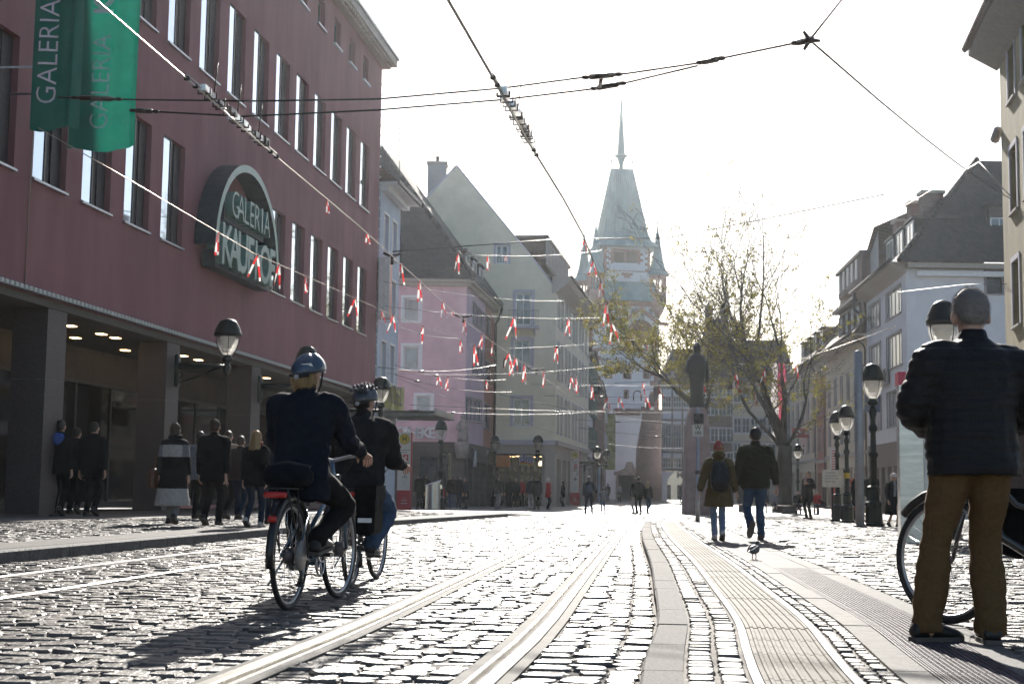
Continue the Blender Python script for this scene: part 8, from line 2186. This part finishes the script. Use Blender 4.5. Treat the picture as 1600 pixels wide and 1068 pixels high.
walker('man in dark jacket and jeans striding ahead of the black coat', 372, 812, 680, top=('brown_coat', .82), legs='jeans_dark', hair=('hair_brown', 'short'), ph=1.2, shoes='shoe_black')
walker('woman with long blond hair, a red checked scarf and pale shoes', 396, 824, 672, top=('black_coat', .74), legs='jeans_dark', shoes='shoe_pale', hair=('hair_blond', 'long'), sex='f', scarf='check_scarf', ph=-.8, vox=.016, bulk=1.08)
walker('person just visible between the woman with the checked scarf and the nearer cyclist', 421, 819, 680, top=('navy', .80), legs='jeans_dark', hair=('hair_brown', 'short'), ph=.8)
walker('person with a blue hood standing in the dark of the arcade, furthest left', 88, 806, 655, top=('black_coat', .75), legs='black_trousers', hair=('hair_dark', 'short'), ph=.2, group=None)
hq = foot(88, 806, 'walk'); hH = Hpx(88, 655, hq) / 1.75
hdq = thing('hood', 'blue hood hanging on the back of the person furthest left in the arcade', 'clothing', tuple(hq), -.13); hdq.scale = (hH,) * 3
m = MB(); eloft(m, [(0, -.06, 1.46, .12, .07), (0, -.11, 1.42, .14, .07), (0, -.13, 1.34, .10, .05), (0, -.11, 1.29, .04, .03)], (1, 0, 0), 14); link('cloth', remesh(m, .015, 2, folds(.01, 2, 1)), hdq).data.materials.append(M('blue_hood'))
walker('dark figure with both feet together in the arcade beside the blue hooded person', 141, 806, 658, top=('black_coat', .75), legs='black_trousers', hair=('hair_dark', 'short'), ph=.15, group=None)
walker('dark shorter figure deep in the arcade, between two taller dark figures', 114, 803, 667, top=('charcoal', .75), legs='black_trousers', hair=('hair_dark', 'short'), ph=.1, group=None)
pq = foot(268, 819, 'walk')
hb_ = thing('handbag', 'brown handbag at the left side of the woman in the patchwork coat', 'bag', (pq.x - .33, pq.y - .02, pq.z), -.13)
m = MB(); eloft(m, [(0, 0, .62, .07, .12), (0, 0, .68, .09, .15), (0, 0, .88, .08, .14), (0, 0, .96, .03, .08)], (1, 0, 0), 12, sup=.8); m.obj('body', mat('bag_brown', (0.10, 0.045, 0.02), 0.55, var=0.25), hb_); m = MB(); m.tube([(0, -.06, .93), (.03, -.05, 1.15), (.06, 0, 1.22), (.03, .05, 1.15), (0, .06, .93)], .012, 5); m.obj('handle', M('bag_brown'), hb_)
# ---------------------------------------------------------------- people on the crossing
def bystander(label, u, vh, Y, vox=.03, yaw=0.0, **k):
    p = gp(at(u, 770, Y)); H = min(1.95, max(.9, Hpx(u, vh, p)))
    return person(label, p, yaw, H, vox=vox, **k)
walkf = dict(feet=((-.09, .16, 0), (.09, -.16, 0)), footpitch=(0, .5))
bystander('man with a dark backpack holding a small boy by the hand on the bright crossing', 920, 743, 69, .022, -.1, top=('navy', .82), legs='jeans_dark', hair=('hair_dark', 'short'), bulk=1.1, shoes='shoe_brown', feet=((-.16, .05, 0), (.16, -.05, 0)), hands=((-.28, .05, .82), (.38, .05, .86)))
pb = gp(at(920, 770, 69)); b2 = thing('backpack', 'dark blue grey backpack on the man holding the small boy by the hand', 'backpack', tuple(pb), -.1)
m = MB(); eloft(m, [(0, -.18, .98, .12, .05), (0, -.21, 1.05, .16, .10), (0, -.2, 1.28, .155, .09), (0, -.18, 1.40, .09, .04)], (1, 0, 0), 12, sup=.75); m.obj('body', mat('bag_blue', (0.05, 0.07, 0.11), 0.6, var=0.5, scale=14), b2); m = MB(); [m.tube([(q * .09, -.15, 1.38), (q * .11, -.02, 1.47), (q * .12, .1, 1.3)], .02, 5) for q in (-1, 1)]; m.obj('strap', M('black_rubber'), b2)
bystander('small boy in grey waistcoat and blue trousers held by the hand on the crossing', 942, 761, 69, .02, -.1, top=('grey_cloth', .80), legs='jeans_pale', hair=('hair_brown', 'short'), hands=((-.46, .0, 1.02), (.34, .0, .86)), feet=((-.1, .02, 0), (.1, -.02, 0)))
bystander('woman with pale trousers standing close behind a dark coated person on the crossing', 993, 746, 72, .025, .5, top=('black_coat', .80), legs='pale_cloth', hair=('hair_brown', 'long'), sex='f')
bystander('dark coated person standing beside the woman with pale trousers on the crossing', 998, 744, 71, .025, .2, top=('black_coat', .70), legs='black_trousers', hair=('hair_dark', 'short'))
bystander('girl with long bright blond hair walking away in dark jacket and jeans', 1012, 751, 71, .022, -.5, top=('charcoal', .82), legs='jeans', hair=('hair_blond', 'long'), sex='f', feet=((-.1, .28, 0), (.1, -.26, .05)), footpitch=(0, .9))
# before the pink and yellow houses
bystander('dark figure just right of the red and white stop pillar, back turned', 656, 735, 76, .03, .3, top=('black_coat', .80), legs='black_trousers', hair=('hair_dark', 'short'))
bystander('second dark figure right of the stop pillar, before the dark shop door', 664, 738, 77, .03, -.4, top=('black_coat', .72), legs='black_trousers', hair=('hair_brown', 'short'))
bystander('young person in jeans and pale shoes, back turned, right of the steel bin', 707, 733, 79, .03, .2, top=('black_coat', .78), legs='jeans', shoes='shoe_pale', hair=('hair_dark', 'short'))
bystander('person in all dark clothes and pale shoes beside the one in jeans', 716, 731, 79, .03, -.6, top=('charcoal', .78), legs='jeans_dark', shoes='shoe_pale', hair=('hair_brown', 'short'))
bystander('dark coated woman by the shop window under the white letter sign', 728, 745, 82, .03, 2.0, top=('navy', .5), legs='black_trousers', hair=('hair_dark', 'bob'), sex='f', flare=.05)
bystander('child in a red jacket partly hidden behind the steel bin', 690, 757, 76, .025, .6, top=('red_cloth', .80), legs='black_trousers', hair=('hair_brown', 'short'))
bystander('man in grey trousers and dark hooded jacket standing in front of the yellow house', 777, 741, 84, .028, -.7, top=('black_coat', .82), legs='grey_cloth', hair=('hair_dark', 'short'), hood=True)
bystander('person in a black coat before the lit drugstore windows, left of the pair', 796, 745, 92, .03, .5, top=('black_coat', .7), legs='black_trousers', hair=('hair_brown', 'short'))
bystander('tall dark figure in the middle of the drugstore entrance', 806, 742, 93, .03, 3.0, top=('charcoal', .7), legs='black_trousers', hair=('hair_dark', 'short'))
bystander('woman in a dark red jacket inside the drugstore entrance', 815, 746, 97, .03, 2.6, top=('red_cloth', .75), legs='black_trousers', hair=('hair_brown', 'bob'), sex='f')
bystander('person in pale trousers next to the dark man at the drugstore corner', 831, 741, 84, .03, .4, top=('navy', .82), legs='pale_cloth', hair=('hair_grey', 'short'))
bystander('broad man in dark clothes standing at the drugstore corner with his back turned', 839, 739, 83, .028, .1, top=('black_coat', .72), legs='black_trousers', hair=('hair_brown', 'short'), bulk=1.2)
bystander('woman in a bright red coat with pale hair at the corner of the yellow house', 856, 746, 84, .025, -1.2, top=('red_cloth', .68), legs='black_trousers', hair=('hair_white', 'bob'), sex='f', scarf='pink_scarf')
bystander('thin dark figure leaning by the side wall of the yellow house', 880, 751, 100, .03, 1.2, top=('black_coat', .65), legs='black_trousers', hair=('hair_dark', 'short'))
for u, Y, lab in ((950, 150, 'tiny dark figure far down the street under the gate tower'), (968, 158, 'tiny pale figure far down the street beside the gate'), (1066, 130, 'tiny figure left of the monument in the far archway')):
    bystander(lab, u, 748, Y, .05, .3, top=('charcoal' if u != 968 else 'pale_cloth', .8), legs='black_trousers', hair=('hair_dark', 'short'))
# ---------------------------------------------------------------- right-hand side
bystander('woman with a thick pink scarf standing by the far lantern lamp, hand at her face', 1263, 735, 58, .022, 2.4, top=('black_coat', .62), legs='black_trousers', hair=('hair_dark', 'bob'), sex='f', scarf='pink_scarf', hands=((-.12, .22, 1.28), (.24, .06, .84)), eyes=True)
seat = dict(pelvis=(0, 0, .56), feet=((-.12, .42, 0), (.12, .40, 0)), hands=((-.15, .35, .62), (.15, .35, .62)), lean=.15)
bl = BLOC[0]
for i, (u, lab, c, hr, ln) in enumerate(((1247, 'seated person left of the pink scarf woman, on the long bench', 'black_coat', 'hair_dark', .1), (1275, 'seated person in a red jacket on the long bench right of the tree', 'red_cloth', 'hair_brown', .1), (1288, 'dark seated person bending far forward on the long bench', 'black_coat', 'hair_dark', .95))):
    X_ = at(u, 770, 80).x
    person(lab, (X_, 79.85, bl.z), 2.9 if i != 2 else 1.4, 1.7, vox=.028, top=(c, .5), legs='jeans_dark', hair=(hr, 'short'), **dict(seat, lean=ln))
for u, lab, c in ((1192, 'seated figure left of the plane tree trunk, on the far bench', 'charcoal'), (1208, 'seated figure right beside the plane tree trunk on the far bench', 'grey_cloth')):
    person(lab, (at(u, 770, 84).x, 83.85, bl.z), 3.1, 1.7, vox=.035, top=(c, .5), legs='jeans_dark', hair=('hair_dark', 'short'), **seat)
bystander('woman in dark coat with a colourful scarf browsing the postcard rack', 1339, 738, 58, .025, .5, top=('black_coat', .5), legs='black_trousers', hair=('hair_brown', 'bob'), sex='f', scarf='check_scarf', flare=.05)
bystander('tall man in dark jacket and pale shirt half hidden by the tallest lantern lamp', 1362, 733, 56, .025, 2.9, top=('charcoal', .8), legs='jeans_dark', hair=('hair_grey', 'short'), eyes=True)
pl = foot(1396, 823, 'plat')
person('old lady with white hair in a long black coat, walking towards the camera', pl, pi + .15, Hpx(1396, 739, pl), vox=.017, top=('black_coat', .40), legs='brown_coat', hair=('hair_white', 'curly'), sex='f', bulk=1.15, flare=.05, lean=.12, feet=((-.09, .12, 0), (.09, -.14, 0)), footpitch=(0, .4), hands=((-.25, .12, .86), (.24, .16, .86)), head=(0, .15), eyes=True, legw=.72, bands=[(1.0, 'grey_cloth', .05), (2, 'black_coat', 0)])
hbg = thing('shoulder_bag', 'blue bag on the far side of the old lady, against the steel column', 'bag', (pl.x + .34, pl.y + .1, pl.z), 0)
m = MB(); eloft(m, [(0, 0, .85, .06, .09), (0, 0, .92, .075, .12), (0, 0, 1.1, .07, .11), (0, 0, 1.16, .03, .06)], (1, 0, 0), 12, sup=.8); m.obj('body', mat('bag_cyan', (0.03, 0.24, 0.36), 0.6, var=0.2), hbg); m = MB(); m.tube([(0, -.05, 1.12), (-.05, -.03, 1.26), (-.12, 0, 1.3), (-.05, .04, 1.26), (0, .06, 1.12)], .012, 5); m.obj('strap', M('black_rubber'), hbg)
# ---------------------------------------------------------------- the pigeon
pg = foot(1178, 874, 'plat')
t = thing('pigeon', 'small dark pigeon walking on the paving below the couple', 'bird', tuple(pg), -.6); t.scale = (.82,) * 3
m = MB(); eloft(m, [(0, -.17, .105, .012, .006), (0, -.11, .115, .030, .018), (0, -.05, .125, .055, .05), (0, .02, .135, .062, .062), (0, .07, .15, .048, .05), (0, .095, .175, .030, .030), (0, .105, .205, .024, .024), (0, .11, .225, .024, .026), (0, .125, .238, .012, .012)], (1, 0, 0), 14)
ball(m, (0, .115, .228), (.022, .026, .022), 10, 8); link('body', remesh(m, .006, 2), t).data.materials.append(mat('pigeon_grey', (0.07, 0.07, 0.08), 0.6, var=0.4, scale=20))
m = MB(); m.tube([(0, .138, .228), (0, .165, .220)], [.007, .002], 6); m.obj('beak', M('black_plastic'), t)
for q in (-1, 1):
    m = MB(); m.tube([(q * .022, .0, .09), (q * .024, .015, .045), (q * .024, .0, .006)], [.010, .006, .005], 6); [m.tube([(q * .024, 0, .006), (q * .024 + dx, dy, .004)], .004, 4) for dx, dy in ((-.012, .03), (0, .035), (.012, .03), (0, -.02))]; m.obj('leg', mat('pigeon_leg', (0.3, 0.1, 0.08), 0.6), t)
    m = MB(); eloft(m, [(q * .052, .05, .15, .008, .03), (q * .060, .0, .142, .010, .046), (q * .05, -.07, .13, .008, .03), (q * .03, -.14, .118, .006, .010)], (1, 0, 0), 10); m.obj('wing', mat('pigeon_wing', (0.10, 0.10, 0.11), 0.6, var=0.4, scale=30), t)
# ================================================================ the air: sunlit haze
hm = bpy.data.materials.new('haze'); hm.use_nodes = True
hn = hm.node_tree; hn.nodes.clear()
pv = hn.nodes.new('ShaderNodeVolumePrincipled'); pv.inputs['Color'].default_value = (0.88, 0.94, 1.0, 1); pv.inputs['Density'].default_value = 0.00016; pv.inputs['Anisotropy'].default_value = 0.80
ho = hn.nodes.new('ShaderNodeOutputMaterial'); hn.links.new(pv.outputs[0], ho.inputs['Volume'])
hb = MB(); hb.box(-90, 95, -20, 300, -2.2, 60)
hz = hb.obj('haze', hm); tag(hz, kind='stuff')
